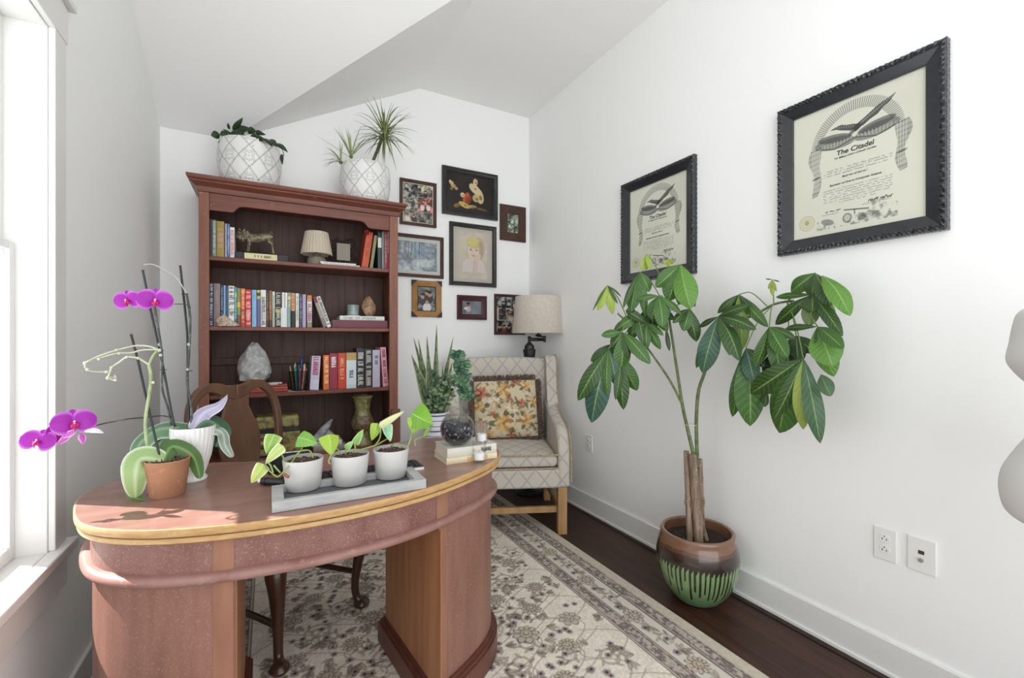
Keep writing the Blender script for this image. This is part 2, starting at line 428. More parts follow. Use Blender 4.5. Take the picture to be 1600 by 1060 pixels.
# ------------------------------------------------------------ rug
def build_rug():
    x0, x1, y0, y1 = -.345, 1.545, .50, 3.22
    W, H = x1-x0, y1-y0
    c = Canvas(W, H, .004, '#e6ddcf')
    n = c.noise(.05, 3); c.a *= (.95+.1*n)[..., None]
    n = c.noise(.006, 5, 1); c.a *= (.93+.14*n)[..., None]
    dk, md, lt, gr, pk, mv = '#54483f', '#94857a', '#b1a394', '#a59b88', '#b0968b', '#8e8288'
    rnd = random.Random(5)
    def stroke(pts, r, col, al=.85): c.line(pts, r, col, al)
    def palmette(x, y, R_, a0, k):
        col = rnd.choice([md, mv, pk, lt, md]); n = rnd.choice([7, 9, 11])
        rf = lambda o, R_=R_: (lambda th: R_*(.72+.28*np.abs(np.cos(n/2*(th-a0))))*(1-.18*np.cos(th-a0))*o)
        c.polar(x, y, rf(1), R_*1.3, dk, .75); c.polar(x, y, rf(.90), R_*1.3, '#d9cfbf', .9); c.polar(x, y, rf(.80), R_*1.3, col, .55)
        for i in range(n):
            a = a0+2*PI*i/n; stroke([(x+.25*R_*math.cos(a), y+.25*R_*math.sin(a)), (x+.8*R_*math.cos(a), y+.8*R_*math.sin(a))], .0022, '#d3c8b6', .8)
            a += PI/n; stroke([(x+.3*R_*math.cos(a), y+.3*R_*math.sin(a)), (x+.7*R_*math.cos(a), y+.7*R_*math.sin(a))], .0018, dk, .7)
        c.polar(x, y, rf(.50), R_, dk, .6); c.polar(x, y, rf(.43), R_, '#d3c8b7', .9); c.polar(x, y, rf(.26), R_, dk, .8); c.disc(x, y, R_*.17, '#c8bba8')
    def floret(x, y, r):
        for i in range(5):
            a = 2*PI*i/5+x*9; c.disc(x+r*.6*math.cos(a), y+r*.6*math.sin(a), r*.5, rnd.choice([md, mv]), al=.8)
        c.disc(x, y, r*.35, '#2e2826')
    def leafm(x, y, a, l, col):
        c.disc(x+l/2*math.cos(a), y+l/2*math.sin(a), l*.52, dk, l*.19, a, .6); c.disc(x+l/2*math.cos(a), y+l/2*math.sin(a), l*.44, '#cfc4b4' if rnd.random() < .5 else col, l*.12, a, .8)
    def spray(x, y, a, n):
        for i in range(n): leafm(x, y, a+(i-(n-1)/2)*.55, .035+.012*rnd.random(), rnd.choice([md, lt, gr]))
    def scroll(x, y, r, a0, s, turns=1.4):
        pts = []
        for i in range(26):
            q = i/25; rr = r*(1-.72*q); a = a0+s*q*turns*2*PI; pts.append((x+rr*math.cos(a), y+rr*math.sin(a)))
        stroke(pts, .0046, dk, .55); stroke(pts, .0028, '#cfc4b2', .9)
        for i in (3, 7, 11, 15, 19): leafm(pts[i][0], pts[i][1], a0+s*i/25*turns*2*PI+s*.9, .028, rnd.choice([md, gr, mv]))
        floret(*pts[-1], .014)
    # field, mirrored left and right
    cx = W/2; bw = .325
    fx0, fx1, fy0, fy1 = bw, W-bw, bw, H-bw
    row = 0; yy = fy0+.06
    while yy < fy1-.05:
        off = (row % 2)*.105
        xs = [off+.21*k for k in range(0, 4)]
        for x in xs:
            if x+.04 > cx-bw: continue
            st = rnd.getstate()
            for sgn in ((1, -1) if x > .01 else (1,)):
                rnd.setstate(st); X = cx+sgn*x
                # vines
                pts = []
                for i in range(15):
                    q = i/14; pts.append((X+sgn*(.14*math.sin(q*PI)), yy-.02+.20*q))
                stroke(pts, .0024, lt, .9)
                pts = [(X+sgn*(-.09*math.sin(i/14*PI*1.3)), yy+.17*i/14) for i in range(15)]; stroke(pts, .0018, md, .7)
                k = rnd.random()
                if k < .62: palmette(X, yy, .043+.014*rnd.random(), PI/2+rnd.uniform(-.6, .6)*sgn, 0)
                else: scroll(X, yy, .056, rnd.random()*6, sgn)
                for _ in range(11):
                    dx, dy = rnd.uniform(-.105, .105), rnd.uniform(-.08, .08)
                    if math.hypot(dx, dy) < .056: continue
                    z = rnd.random()
                    if z < .5: floret(X+sgn*dx, yy+dy, .011+.005*rnd.random())
                    else: spray(X+sgn*dx, yy+dy, rnd.random()*6.28 if sgn > 0 else PI-rnd.random()*6.28, 3)
                if rnd.random() < .5: scroll(X+sgn*.07, yy+.085, .045, rnd.random()*6, -sgn, 1.1)
        yy += .136; row += 1
    # border: inner guard, main band, outer guard
    d = np.minimum(np.minimum(c.X, c.W if False else W-c.X), np.minimum(c.Y, H-c.Y))
    n1 = c.noise(.012, 8, 2); n2 = c.noise(.03, 9, 2)
    band = lambda a, b: ((d > a) & (d < b)).astype(float)
    c.put(band(.045, .285), '#d6d0c5', 1)
    for a, b in ((.045, .110), (.215, .285)):
        k = band(a, b); c.put(k, '#a99d96', 1); c.put(k*(n1 > .55), '#6f635f', .7); c.put(k*(n1 < .4), '#c0b5aa', .8)
        for e in (a, a+.014, b-.014, b): c.put(band(e-.002, e+.0025), '#5f5552', .75)
        for e in (a+.006, b-.006): c.put(band(e-.003, e+.003), '#bfb3a6', .9)
    L = 0
    def along(s):   # centre line of the main band
        m = .1625; a = W-2*m; b_ = H-2*m; s = s % (2*(a+b_))
        if s < b_: return m, m+s, PI/2
        s -= b_
        if s < a: return m+s, H-m, 0
        s -= a
        if s < b_: return W-m, H-m-s, -PI/2
        s -= b_; return W-m-s, m, PI
    s = 0; k = 0; per = 2*(W+H-4*.1625)
    while s < per-.05:
        x, y, a = along(s)
        if k % 4 == 0: palmette(x, y, .047, a+PI/2, 0)
        elif k % 4 == 2: scroll(x, y, .034, a, 1, 1.1)
        else:
            floret(x+.02*math.sin(a), y+.02*math.cos(a), .016); spray(x, y, a+rnd.uniform(-.8, .8), 3); spray(x, y, a+PI+rnd.uniform(-.8, .8), 2)
        s += .082; k += 1
    c.put((d < .045).astype(float), '#cdc4b4', 1); c.put((d < .045)*(n1 > .5), '#bfb5a4', .5)
    rm = mat('rug_wool', attr=True, rough=.95, bump=.5, bscale=420, bdist=.003, spec=.1)
    o = thing('area_rug', (x0+W/2, y0+H/2, 0), 'cream floral area rug with a taupe patterned border on the dark wood floor', 'rug')
    c.panel('pile', rm, lambda X, Y: (X+x0, Y+y0, X*0+.0105), o)
    MB().box(x0, x1, y0, y1, 0, .0102).build('backing', mat('rug_edge', '#bdb19d', .95), o, smooth=False)
build_rug()

# ------------------------------------------------------------ kidney shaped desk
def offset_curve(P, d):
    n = len(P); out = []
    for i in range(n):
        a, b = P[i-1], P[(i+1) % n]; t = Vector((b[0]-a[0], b[1]-a[1])).normalized()
        out.append((P[i][0]-t.y*d, P[i][1]+t.x*d))     # to the left of travel: inside for a counter-clockwise loop
    return out
def clip(P, a, b, c):      # keep a*x+b*y <= c
    out = []
    for i in range(len(P)):
        p, q = P[i-1], P[i]; dp = a*p[0]+b*p[1]-c; dq = a*q[0]+b*q[1]-c
        if (dp <= 0) != (dq <= 0):
            t = dp/(dp-dq); out.append((p[0]+(q[0]-p[0])*t, p[1]+(q[1]-p[1])*t))
        if dq <= 0: out.append(q)
    return out
DO = [(-.455, 1.60), (-.395, 1.43), (-.285, 1.325), (-.13, 1.262), (.056, 1.233), (.237, 1.240), (.407, 1.279), (.585, 1.362), (.728, 1.464),
      (.800, 1.575), (.812, 1.70), (.765, 1.84), (.655, 1.925), (.50, 1.915), (.33, 1.87), (.15, 1.845), (-.04, 1.86), (-.19, 1.915), (-.33, 1.895), (-.425, 1.81), (-.462, 1.71)]
DO = [(p.x, p.y) for p in cr([(a, b, 0) for a, b in DO], 8, True)]
top_m = mat('desk_top_veneer', '#977467', .34, c2='#825d53', nscale=4, stretch=(.8, 5, 1), lo=.3, hi=.7, c3='#9b8177', n3=(14, .55, .8), bump=.03, bscale=20, coat=.25)
honey = mat('honey_wood_edge', '#c29c68', .4, c2='#ab8356', nscale=9, stretch=(3, 3, 14), lo=.35, hi=.75, c3='#cbb088', n3=(40, .6, .8))
side_m = mat('desk_side_veneer', '#91685b', .42, c2='#7a5346', nscale=5, stretch=(5, 5, .7), lo=.3, hi=.72, c3='#a27f72', n3=(190, .56, .76), bump=.06, bscale=60, bdist=.002)
apron_m = mat('desk_apron_veneer', '#89625a', .45, c2='#744c42', nscale=7, stretch=(2, 2, 1), lo=.35, hi=.7, c3='#a58477', n3=(210, .55, .74), bump=.08, bscale=80, bdist=.002)
mold_m = mat('desk_moulding', '#97746c', .38, c2='#84594f', nscale=10, lo=.35, hi=.7, c3='#a98a86', n3=(50, .6, .8))
inner_m = mat('desk_panel_oak', '#aa7852', .42, c2='#8f5d42', nscale=5, stretch=(6, 6, .5), lo=.3, hi=.7)
base_m = mat('desk_plinth', '#6a3f33', .4, c2='#52302a', nscale=6, stretch=(2, 2, 5), lo=.35, hi=.7)
desk = thing('kidney_desk', (.17, 1.56, .0125), 'worn reddish-brown kidney-shaped pedestal desk with a honey-coloured edge, standing on the rug', 'desk')
H = .76
def ring(P, prof, n_in=None):
    """sweep prof=[(inset, z)] round closed plan curve P"""
    b = MB(); k = len(prof); n = len(P); vs = []
    for d, z in prof:
        vs += [(x, y, z) for x, y in offset_curve(P, d)]
    fs = [(i*n+j, i*n+(j+1) % n, (i+1)*n+(j+1) % n, (i+1)*n+j) for i in range(k-1) for j in range(n)]
    b.add(vs, fs); return b
tp = offset_curve(DO, .004)
b = MB(); n = len(tp)
b.add([(x, y, H) for x, y in tp]+[(x, y, H-.02) for x, y in tp], [tuple(range(n)), tuple(range(2*n-1, n-1, -1))])
b.add([(.17, 1.56, H)], [])
b.build('desktop', top_m, desk, smooth=False)
ring(DO, [(.004, H), (.001, H-.001), (0, H-.004), (0, H-.017), (.002, H-.0195), (.022, H-.0198), (.022, H-.0235), (.007, H-.0238), (.005, H-.026), (.005, H-.035), (.010, H-.039), (.032, H-.0395)]).build('edge_band', honey, desk, ang=50)
fr = offset_curve(DO, .032); n = len(fr)
ring(DO, [(.032, H-.0395), (.032, .638)]).build('apron', apron_m, desk, ang=60)
ring(DO, [(.034, .641), (.022, .640), (.014, .635), (.0105, .627), (.014, .619), (.022, .615), (.05, .6145)]).build('waist_moulding', mold_m, desk, ang=60)
b = MB(); b.prism(offset_curve(DO, .045), .6147, .63); b.build('underframe', inner_m, desk, smooth=False)
KL, = (-.072,)
pi_ = offset_curve(DO, .036)
def pedestal(P, nm):
    P = clip(P, 0, 1, 1.80)
    b = MB().prism(P, .0, .6147); o = b.build(nm, side_m, desk, ang=25); return P
# kneehole side of the right pedestal runs from (.466,1.30) to (.400,1.76)
ax, ay, bx_, by_ = .462, 1.30, .402, 1.80
nx_, ny_ = (by_-ay), -(bx_-ax)       # normal pointing +x
ln = math.hypot(nx_, ny_); nx_, ny_ = nx_/ln, ny_/ln
def peds(P, grow):
    Lp = clip(P, 1, 0, KL+grow); Rp = clip(P, -nx_, -ny_, -(nx_*ax+ny_*ay)+grow)
    return clip(Lp, 0, 1, 1.78+grow), clip(Rp, 0, 1, 1.78+grow)
Lp, Rp = peds(pi_, 0)
for P, nm in ((Lp, 'left'), (Rp, 'right')):
    MB().prism(P, .0125, .6147).build('pedestal', side_m, desk, ang=25)
# plinths
for z0, z1, off, g in ((.0125, .085, .014, .022), (.085, .100, .020, .016), (.1, .112, .028, .008)):
    pass
for side in (0, 1):
    b = MB()
    for z0, z1, off, g in ((.0125, .088, .012, .024), (.088, .100, .019, .017), (.100, .112, .028, .008)):
        b.prism(peds(offset_curve(DO, off), g)[side], z0, z1)
    b.build('plinth', base_m, desk, ang=25)
# kneehole panels in paler wood, standing 3 mm proud of the pedestals
b = MB().box(KL, KL+.003, 1.300, 1.77, .113, .6145); b.build('kneehole_panel', inner_m, desk, smooth=False)
d = Vector((bx_-ax, by_-ay, 0)).normalized(); A = Vector((ax, ay-.0, 0)); q = [A-Vector((nx_, ny_, 0))*.003, A+d*.48-Vector((nx_, ny_, 0))*.003, A+d*.48, A]
b = MB().prism([(p.x, p.y) for p in q], .113, .6145); b.build('kneehole_panel', inner_m, desk, smooth=False)
# stiles on the curved front
def strip(x0, x1, z0, z1, off, th, m, nm):
    P = offset_curve(DO, off); Q = offset_curve(DO, off-th)
    I = [i for i in range(len(P)) if x0 <= P[i][0] <= x1 and P[i][1] < 1.5]
    def at(C, x):
        for i in range(len(C)-1):
            if C[i][1] < 1.5 and C[i+1][1] < 1.5 and C[i][0] <= x < C[i+1][0]:
                t = (x-C[i][0])/(C[i+1][0]-C[i][0]); return C[i][1]+(C[i+1][1]-C[i][1])*t
        return C[0][1]
    xs = [x0+(x1-x0)*k/4 for k in range(5)]
    pts = [(x, at(Q, x)) for x in xs]+[(x, at(P, x)) for x in reversed(xs)]
    return MB().prism(pts, z0, z1).build(nm, m, desk, ang=30)
stile_m = mat('desk_stile', '#9c7059', .42, c2='#875d4a', nscale=6, stretch=(3, 3, .6), lo=.35, hi=.7)
for x0 in (-.118, .457):
    strip(x0, x0+.044, .6405, .7205, .032, .0018, stile_m, 'apron_stile'); strip(x0 if x0 < 0 else x0+.008, x0+.042, .113, .6145, .036, .0018, stile_m, 'pedestal_stile')

# ------------------------------------------------------------ bookcase
bk = mat('bookcase_wood', '#7b4a35', .4, c2='#5d3425', nscale=5, stretch=(6, 6, .6), lo=.3, hi=.72, c3='#8c5a41', n3=(35, .6, .8), coat=.08)
bkh = mat('bookcase_wood_horizontal', '#7e4735', .4, c2='#613225', nscale=5, stretch=(.6, 6, 7), lo=.3, hi=.72, c3='#8a5a42', n3=(35, .62, .8), coat=.08)
bkd = mat('bookcase_back_boards', '#5d4136', .55, c2='#422b23', nscale=6, stretch=(7, 7, .5), lo=.3, hi=.75)
post_m = mat('bookcase_post_wood', '#905c47', .4, c2='#7a4835', nscale=5, stretch=(6, 6, .5), lo=.3, hi=.7, c3='#9b7360', n3=(60, .6, .8))
BX0, BX1, BY0, BY1 = -.333, .743, 2.93, 3.268
case = thing('bookcase', ((BX0+BX1)/2, (BY0+BY1)/2, 0), 'tall open reddish-brown wooden bookcase against the back wall', 'bookcase')
for x0, x1 in ((BX0, -.285), (.688, BX1)):
    b = MB(); b.box(x0, x1, BY0, BY0+.03, .08, 2.0)
    b.build('post', post_m, case, smooth=False, bevel=.003)
MB().box(BX0+.004, BX0+.026, BY0+.03, BY1, .0115, 2.0).build('side_panel', bk, case, smooth=False)
MB().box(BX1-.026, BX1-.004, BY0+.03, BY1, .0115, 2.0).build('side_panel', bk, case, smooth=False)
b = MB(); xs = np.linspace(BX0+.027, BX1-.027, 9)
for i in range(8):
    b.box(xs[i]+.0012, xs[i+1]-.0012, BY1-.014, BY1-.002-.002*(i % 2), .05, 2.0)
b.box(BX0+.027, BX1-.027, BY1-.004, BY1, .05, 2.0)
b.build('back_boards', bkd, case, smooth=False)
MB().box(BX0+.027, BX1-.027, BY1-.032, BY1-.015, 1.04, 1.085).build('back_rail', bkd, case, smooth=False, bevel=.003)
SH = {1: 1.657, 2: 1.270, 3: .888, 4: .512, 5: .12}
for k, z in SH.items():
    MB().box(BX0+.027, BX1-.027, BY0+.02, BY1-.015, z-.024, z).build('shelf', bkh, case, smooth=False, bevel=.004)
# shaped valance
zt = 2.015; pts = [(-.285, zt), (-.285, 1.905), (-.185, 1.905), (-.170, 1.909), (-.16, 1.923), (-.147, 1.937), (-.125, 1.944), (.51, 1.944), (.53, 1.937), (.545, 1.922), (.555, 1.909), (.57, 1.905), (.688, 1.905), (.688, zt)]
MB().prism(pts, BY0+.006, BY0+.026, axis='y').build('valance', bkh, case, smooth=False, bevel=.002)
# cornice: profile swept round front and sides
prof = [(0, 1.998), (.006, 2.0), (.010, 2.012), (.013, 2.024), (.030, 2.040), (.036, 2.046), (.036, 2.053), (.046, 2.058), (.050, 2.066), (.050, 2.078), (.0, 2.079)]
b = MB(); vs = []
for o, z in prof: vs += [(BX0-o, BY1, z), (BX0-o, BY0-o, z), (BX1+o, BY0-o, z), (BX1+o, BY1, z)]
b.add(vs, [(i*4+j, i*4+j+1, i*4+4+j+1, i*4+4+j) for i in range(len(prof)-1) for j in range(3)])
b.box(BX0+.001, BX1-.001, BY0+.001, BY1-.001, 1.998, 2.0785)
b.build('cornice', bkh, case, smooth=False)
b = MB(); b.box(BX0-.006, BX1+.006, BY0-.008, BY1, .0115, .095); b.build('plinth', bkh, case, smooth=False, bevel=.003)
b = MB(); b.box(.695, .756, BY0-.012, BY0-.0005, .095, .745); b.build('post_facing', bk, case, smooth=False, bevel=.005)

# ------------------------------------------------------------ wing armchair
def fabric():
    m = mat('diamond_trellis_upholstery', '#a69d90', .85, bump=.25, bscale=600, bdist=.001, spec=.2)
    nt = m.node_tree; N = nt.nodes; L = nt.links; tc = N['Texture Coordinate']; bs = N['Principled BSDF']
    def mth(op, a, b=None, c=None):
        n = N.new('ShaderNodeMath'); n.operation = op
        for i, v in enumerate((a, b, c)):
            if v is None: continue
            if isinstance(v, (int, float)): n.inputs[i].default_value = v
            else: L.new(v, n.inputs[i])
        return n.outputs[0]
    sp = N.new('ShaderNodeSeparateXYZ'); L.new(tc.outputs['Object'], sp.inputs[0])
    sn = N.new('ShaderNodeSeparateXYZ'); L.new(tc.outputs['Normal'], sn.inputs[0])
    fx = mth('GREATER_THAN', mth('ABSOLUTE', sn.outputs[0]), .62); fz = mth('GREATER_THAN', mth('ABSOLUTE', sn.outputs[2]), .62)
    def sel(f, a, b): return mth('ADD', mth('MULTIPLY', a, mth('SUBTRACT', 1, f)), mth('MULTIPLY', b, f))
    u = sel(fx, sp.outputs[0], sp.outputs[1]); v = sel(fz, sp.outputs[2], sp.outputs[1])
    v = mth('MULTIPLY', v, .8); s = .108
    def lines(e, w):
        f = mth('FRACT', mth('DIVIDE', e, s)); return mth('LESS_THAN', mth('ABSOLUTE', mth('SUBTRACT', f, .5)), w)
    a = mth('ADD', u, v); c = mth('SUBTRACT', u, v)
    ln = mth('MAXIMUM', lines(a, .06), lines(c, .06)); ed = mth('MAXIMUM', lines(a, .14), lines(c, .14))
    no = N.new('ShaderNodeTexNoise'); no.inputs['Scale'].default_value = 260; L.new(tc.outputs['Object'], no.inputs[0])
    def mix(f, A, B):
        x = N.new('ShaderNodeMix'); x.data_type = 'RGBA'; L.new(f, x.inputs[0])
        for i, q in ((6, A), (7, B)):
            if isinstance(q, tuple): x.inputs[i].default_value = (*q, 1)
            else: L.new(q, x.inputs[i])
        return x.outputs[2]
    col = mix(no.outputs['Fac'], hx('#c3bbad'), hx('#d3ccbf'))
    col = mix(ed, col, hx('#c9c2b8')); col = mix(ln, col, hx('#b3ada8'))
    L.new(col, bs.inputs['Base Color']); return m
fab = fabric()
wood_l = mat('pale_oak', '#bd986a', .45, c2='#a67f50', nscale=6, stretch=(5, 5, .7), lo=.3, hi=.7)
wood_d = mat('shadowed_walnut', '#5b3c2a', .5, c2='#482d20', nscale=6, lo=.3, hi=.7)
pipe_m = mat('twisted_cord', '#c3b391', .8, c2='#8b7860', nscale=240, lo=.45, hi=.55)
AC = (1.413, 2.70); ARZ = R(-23.5)
arm = thing('wing_armchair', (AC[0], AC[1], 0), 'grey-beige wing armchair with a diamond trellis fabric and pale wooden legs in the corner', 'armchair', rot=ARZ, local=True)
FW, FR, BK = .365, -.335, .345       # half width, front, back
b = MB().box(-FW, FW, FR, .28, .285, .405); b.build('seat_rail', fab, arm, bevel=.018, seg=3)
# seat cushion, crowned
def cush(u, v):
    a = 2*PI*u; return None
def pillow_shape(hw, hd, h, nx=22, ny=22, crown=.03, corner=.12):
    b = MB()
    def f(side):
        def g(u, v):
            x = (u*2-1); y = (v*2-1)
            e = (1-abs(x)**6)*(1-abs(y)**6)
            k = 1-corner*(abs(x)*abs(y))**3
            return (x*hw*k, y*hd*k, side*(h*e**.5+crown*(1-x*x)*(1-y*y)))
        return g
    b.grid(f(1), nx, ny); b.grid(f(-1), nx, ny); return b
b = MB()
def sc_(u, v):
    q = 2*PI*v; c, s = math.cos(q), math.sin(q)
    yy = (abs(c)**.35)*(1 if c > 0 else -1); zz = (abs(s)**.35)*(1 if s > 0 else -1)
    x = (u*2-1)*.298
    k = 1
    y = FR+.005+.30+yy*.295; z = .447+zz*.043+(.018*(1-(u*2-1)**2)*(1-yy*yy) if s > 0 else 0)
    e = min(1, (1-abs(u*2-1))*14); e = e**.5 if e > 0 else 0
    return (x, FR+.30+(y-(FR+.30))*(.965+.035*e), .447+(z-.447)*(.72+.28*e))
b.grid(sc_, 34, 49)
b.add([sc_(0, j/48) for j in range(48)], [tuple(range(48))]); b.add([sc_(1, j/48) for j in range(48)], [tuple(range(48))])
cushion = b.build('seat_cushion', fab, arm, ang=70)
b = MB()
for z in (.407, .489): b.tube([(-.296+.592*i/20, FR+.004, z+.0+(.0)) for i in range(21)], .0055, 8)
for z in (.489,): b.tube([(.297, FR+.01+.5*i/12, z) for i in range(13)], .0055, 8)
b.build('piping', pipe_m, cushion)
# back, raked
b = MB()
def bkf(u, v):
    q = 2*PI*v; c, s = math.cos(q), math.sin(q)
    yy = (abs(c)**.4)*(1 if c > 0 else -1); zz = (abs(s)**.3)*(1 if s > 0 else -1)
    x = (u*2-1)*.325; z = .73+zz*.325; y = .275+yy*.06+(z-.45)*.10
    if zz > .8: z += .012*(1-(u*2-1)**2)
    return (x, y, z)
b.grid(bkf, 20, 49)
b.add([bkf(0, j/48) for j in range(48)], [tuple(range(48))]); b.add([bkf(1, j/48) for j in range(48)], [tuple(range(48))])
b.build('backrest', fab, arm, ang=70)
# wings and arms: side profile pushed out, edges rounded
wingp = [(.345, .62), (.345, 1.02), (.32, 1.065), (.28, 1.08), (.235, 1.07), (.205, 1.04), (.195, .99), (.185, .90), (.165, .80), (.12, .73), (.06, .70), (.06, .62)]
wingp = [(p.x, p.y) for p in cr([(a, b_, 0) for a, b_ in wingp], 4, True)]
armp = [(.28, .29), (.28, .74), (.15, .735), (.02, .705), (-.12, .675), (-.22, .655), (-.285, .62), (-.325, .55), (-.34, .48), (-.342, .29)]
armp = [(p.x, p.y) for p in cr([(a, b_, 0) for a, b_ in armp], 4)]
for s in (1, -1):
    x0, x1 = (s*.308, s*.40); x0, x1 = min(x0, x1), max(x0, x1)
    w_ = MB().prism(wingp, x0+.005, x1-.008, axis='x').build('wing', fab, arm, bevel=.022, seg=4, ang=60)
    x0, x1 = (s*.302, s*.375); x0, x1 = min(x0, x1), max(x0, x1)
    M_ = Matrix.Identity(4)
    a_ = MB().prism(armp, x0, x1, axis='x').build('arm', fab, arm, bevel=.02, seg=4, ang=60)
    xx = s*.377
    pts = [(xx+s*.004, y-.002 if y < -.2 else y, z+.001) for y, z in armp[::-1] if z > .3]
    MB().tube(pts, .0055, 8).build('cord', pipe_m, a_)
    MB().tube([(s*.393, y, z+.002) for y, z in wingp[4:34]], .005, 8).build('cord', pipe_m, w_)
for x in (-.33, .33):
    MB().box(x-.028, x+.028, FR+.003, FR+.059, .0115 if x < 0 else 0, .287).build('leg', wood_l, arm, smooth=False, bevel=.003)
    MB().box(x-.024, x+.024, .25, .30, .0115 if x < 0 else 0, .287).build('leg', wood_l, arm, smooth=False, bevel=.003)
    MB().box(x-.012, x+.012, FR+.06, .25, .11, .145).build('side_stretcher', wood_l, arm, smooth=False, bevel=.002)
MB().box(-.318, .318, FR+.055, FR+.08, .118, .155).build('front_stretcher', wood_l, arm, smooth=False, bevel=.002)
MB().box(-.318, .318, .255, .28, .12, .155).build('rear_stretcher', wood_l, arm, smooth=False, bevel=.002)

# floral cushion leaning on the armchair's back
def floral_cushion():
    c = Canvas(.42, .42, .0035, '#d3c4a6'); rnd = random.Random(4)
    n = c.noise(.05, 2); c.put((n > .55).astype(float), '#bfa98a', .5); c.put((n < .4).astype(float), '#d3c5a8', .6)
    def bloom(x, y, r, cs):
        for k in range(3):
            for i in range(9-k*2):
                a = 2*PI*i/(9-k*2)+k*.5+x*20; q = r*(1-k*.3)
                c.disc(x+q*.55*math.cos(a), y+q*.55*math.sin(a), q*.5, cs[(i+k) % len(cs)], q*.28, a, .85)
        c.disc(x, y, r*.18, cs[-1])
    def lf(x, y, a, l, col='#6f6a45'):
        c.disc(x+l/2*math.cos(a), y+l/2*math.sin(a), l*.5, col, l*.17, a, .9); c.line([(x, y), (x+l*math.cos(a), y+l*math.sin(a))], .0012, '#a8a077', .8)
    for _ in range(60): lf(rnd.uniform(0, .42), rnd.uniform(0, .42), rnd.random()*6.28, rnd.uniform(.02, .04), rnd.choice(['#6a6544', '#7d7750', '#8d8259', '#585339']))
    for _ in range(24):
        x, y, a = rnd.uniform(.02, .4), rnd.uniform(.02, .4), rnd.random()*6
        c.line([(x, y), (x+.03*math.cos(a), y+.03*math.sin(a)), (x+.05*math.cos(a+.5), y+.05*math.sin(a+.5))], .0015, '#7a6a4c', .8)
    yel = ['#cda566', '#d8b87b', '#bd9257', '#dcc698', '#a9744f']; org = ['#b27159', '#c68c6e', '#a05f4c', '#cda180', '#7d4538']; cre = ['#ddd0b8', '#e4dac5', '#cdbc9d', '#d5c5a4', '#b99a70']
    for x, y, r, cs in [(.19, .10, .075, yel), (.34, .12, .055, yel), (.04, .10, .035, org), (.12, .17, .028, org), (.20, .345, .06, yel), (.35, .37, .04, yel), (.31, .245, .035, org), (.05, .33, .055, org),
                        (.23, .28, .027, org), (.03, .23, .045, yel), (.25, .205, .05, cre), (.13, .26, .05, cre), (.39, .25, .035, yel), (.24, .02, .03, org), (.37, .03, .035, cre), (.09, .03, .04, yel), (.12, .40, .03, cre), (.28, .40, .035, org)]:
        for i in range(5): lf(x, y, rnd.random()*6.28, r*1.35, rnd.choice(['#6a6544', '#585339', '#7d7750']))
        bloom(x, y, r*.82, cs)
    return c
pc = thing('throw_cushion', (0, 0, 0), 'square floral tapestry cushion with a brown fringe, on the wing armchair', 'cushion', local=True)
Mc = Matrix.Translation((AC[0], AC[1], 0)) @ Matrix.Rotation(ARZ, 4, 'Z') @ Matrix.Translation((.012, .115, .708)) @ Matrix.Rotation(R(-14), 4, 'X') @ Matrix.Rotation(R(-1.5), 4, 'Y')
pc.matrix_world = Mc; pc.location = Mc.to_translation(); pc.rotation_euler = Mc.to_euler()
def place(side):
    def f(X, Y):
        x = (X/.42)*2-1; y = (Y/.42)*2-1
        e = np.clip((1-np.abs(x)**3.2)*(1-np.abs(y)**3.2), 0, 1)**.55
        k = 1-.05*(1-np.abs(x)*0)*(np.abs(x*y)*0)-.06*(1-np.abs(y))*(np.abs(x) > 2)
        return x*.222*k, -side*(e*.062), y*.2*k
    return f
cv = floral_cushion()
cv.panel('front_cover', mat('tapestry', attr=True, rough=.9, bump=.3, bscale=500, bdist=.001), place(1), pc)
c2 = Canvas(.42, .42, .02, '#6b5244'); c2.panel('back_cover', mat('tapestry'), place(-1), pc)
b = MB(); rnd = random.Random(3)
edge = []
for i in range(4):
    for k in range(115):
        t = k/115*2-1
        p = [(t, -1), (1, t), (-t, 1), (-1, -t)][i]; nn = [(0, -1), (1, 0), (0, 1), (-1, 0)][i]
        for _ in range(3):
            a = Vector((p[0]*.220, rnd.uniform(-.006, .006), p[1]*.198))
            l = rnd.uniform(.028, .046); dv = Vector((nn[0]+rnd.uniform(-.35, .35), rnd.uniform(-.5, .35), nn[1]+rnd.uniform(-.35, .35))).normalized()
            b.tube([a, a+dv*l*.5+Vector((0, -.003, 0)), a+dv*l], [.0026, .0028, .002], 4)
b.build('fringe', mat('brown_fringe', '#58443c', .9, c2='#7a665b', nscale=120, lo=.4, hi=.6), pc)

# ------------------------------------------------------------ swing arm lamp behind the armchair
blk = mat('black_lamp_metal', '#1b1918', .35, spec=.6)
lc = AT(827, 545, 3.50); lx, ly = lc.x, lc.y; scn = AT(841, 495, 3.47)
t = thing('swing_arm_floor_lamp', (lx, ly, 0), 'black swing-arm floor lamp with a beige drum shade behind the armchair', 'floor lamp')
MB().lathe([(.0, 0), (.11, 0), (.112, .012), (.10, .02), (.03, .03), (.012, .05)], (lx, ly, 0), 32).build('base', blk, t)
MB().lathe([(.010, .04), (.010, 1.05)], (lx, ly, 0), 12).build('pole', blk, t)
sq = lambda q, z, i: 1/max(abs(math.cos(((q+PI/8) % (PI/4))-PI/8)), .5)
MB().lathe([(.02, 1.00), (.040, 1.02), (.046, 1.07), (.052, 1.115), (.048, 1.12), (.040, 1.122), (.040, 1.135), (.036, 1.15), (.022, 1.165), (.012, 1.175), (.012, 1.19)], (lx, ly, 0), 8, capt=True).build('urn', blk, t, ang=20)
b = MB(); top = Vector((lx, ly, 1.21)); b.tube([(lx, ly, 1.18), (lx, ly, 1.205)], .011, 10); b.ball(top, .014)
e1 = AT(851, 530, 3.52); e1.z = 1.20
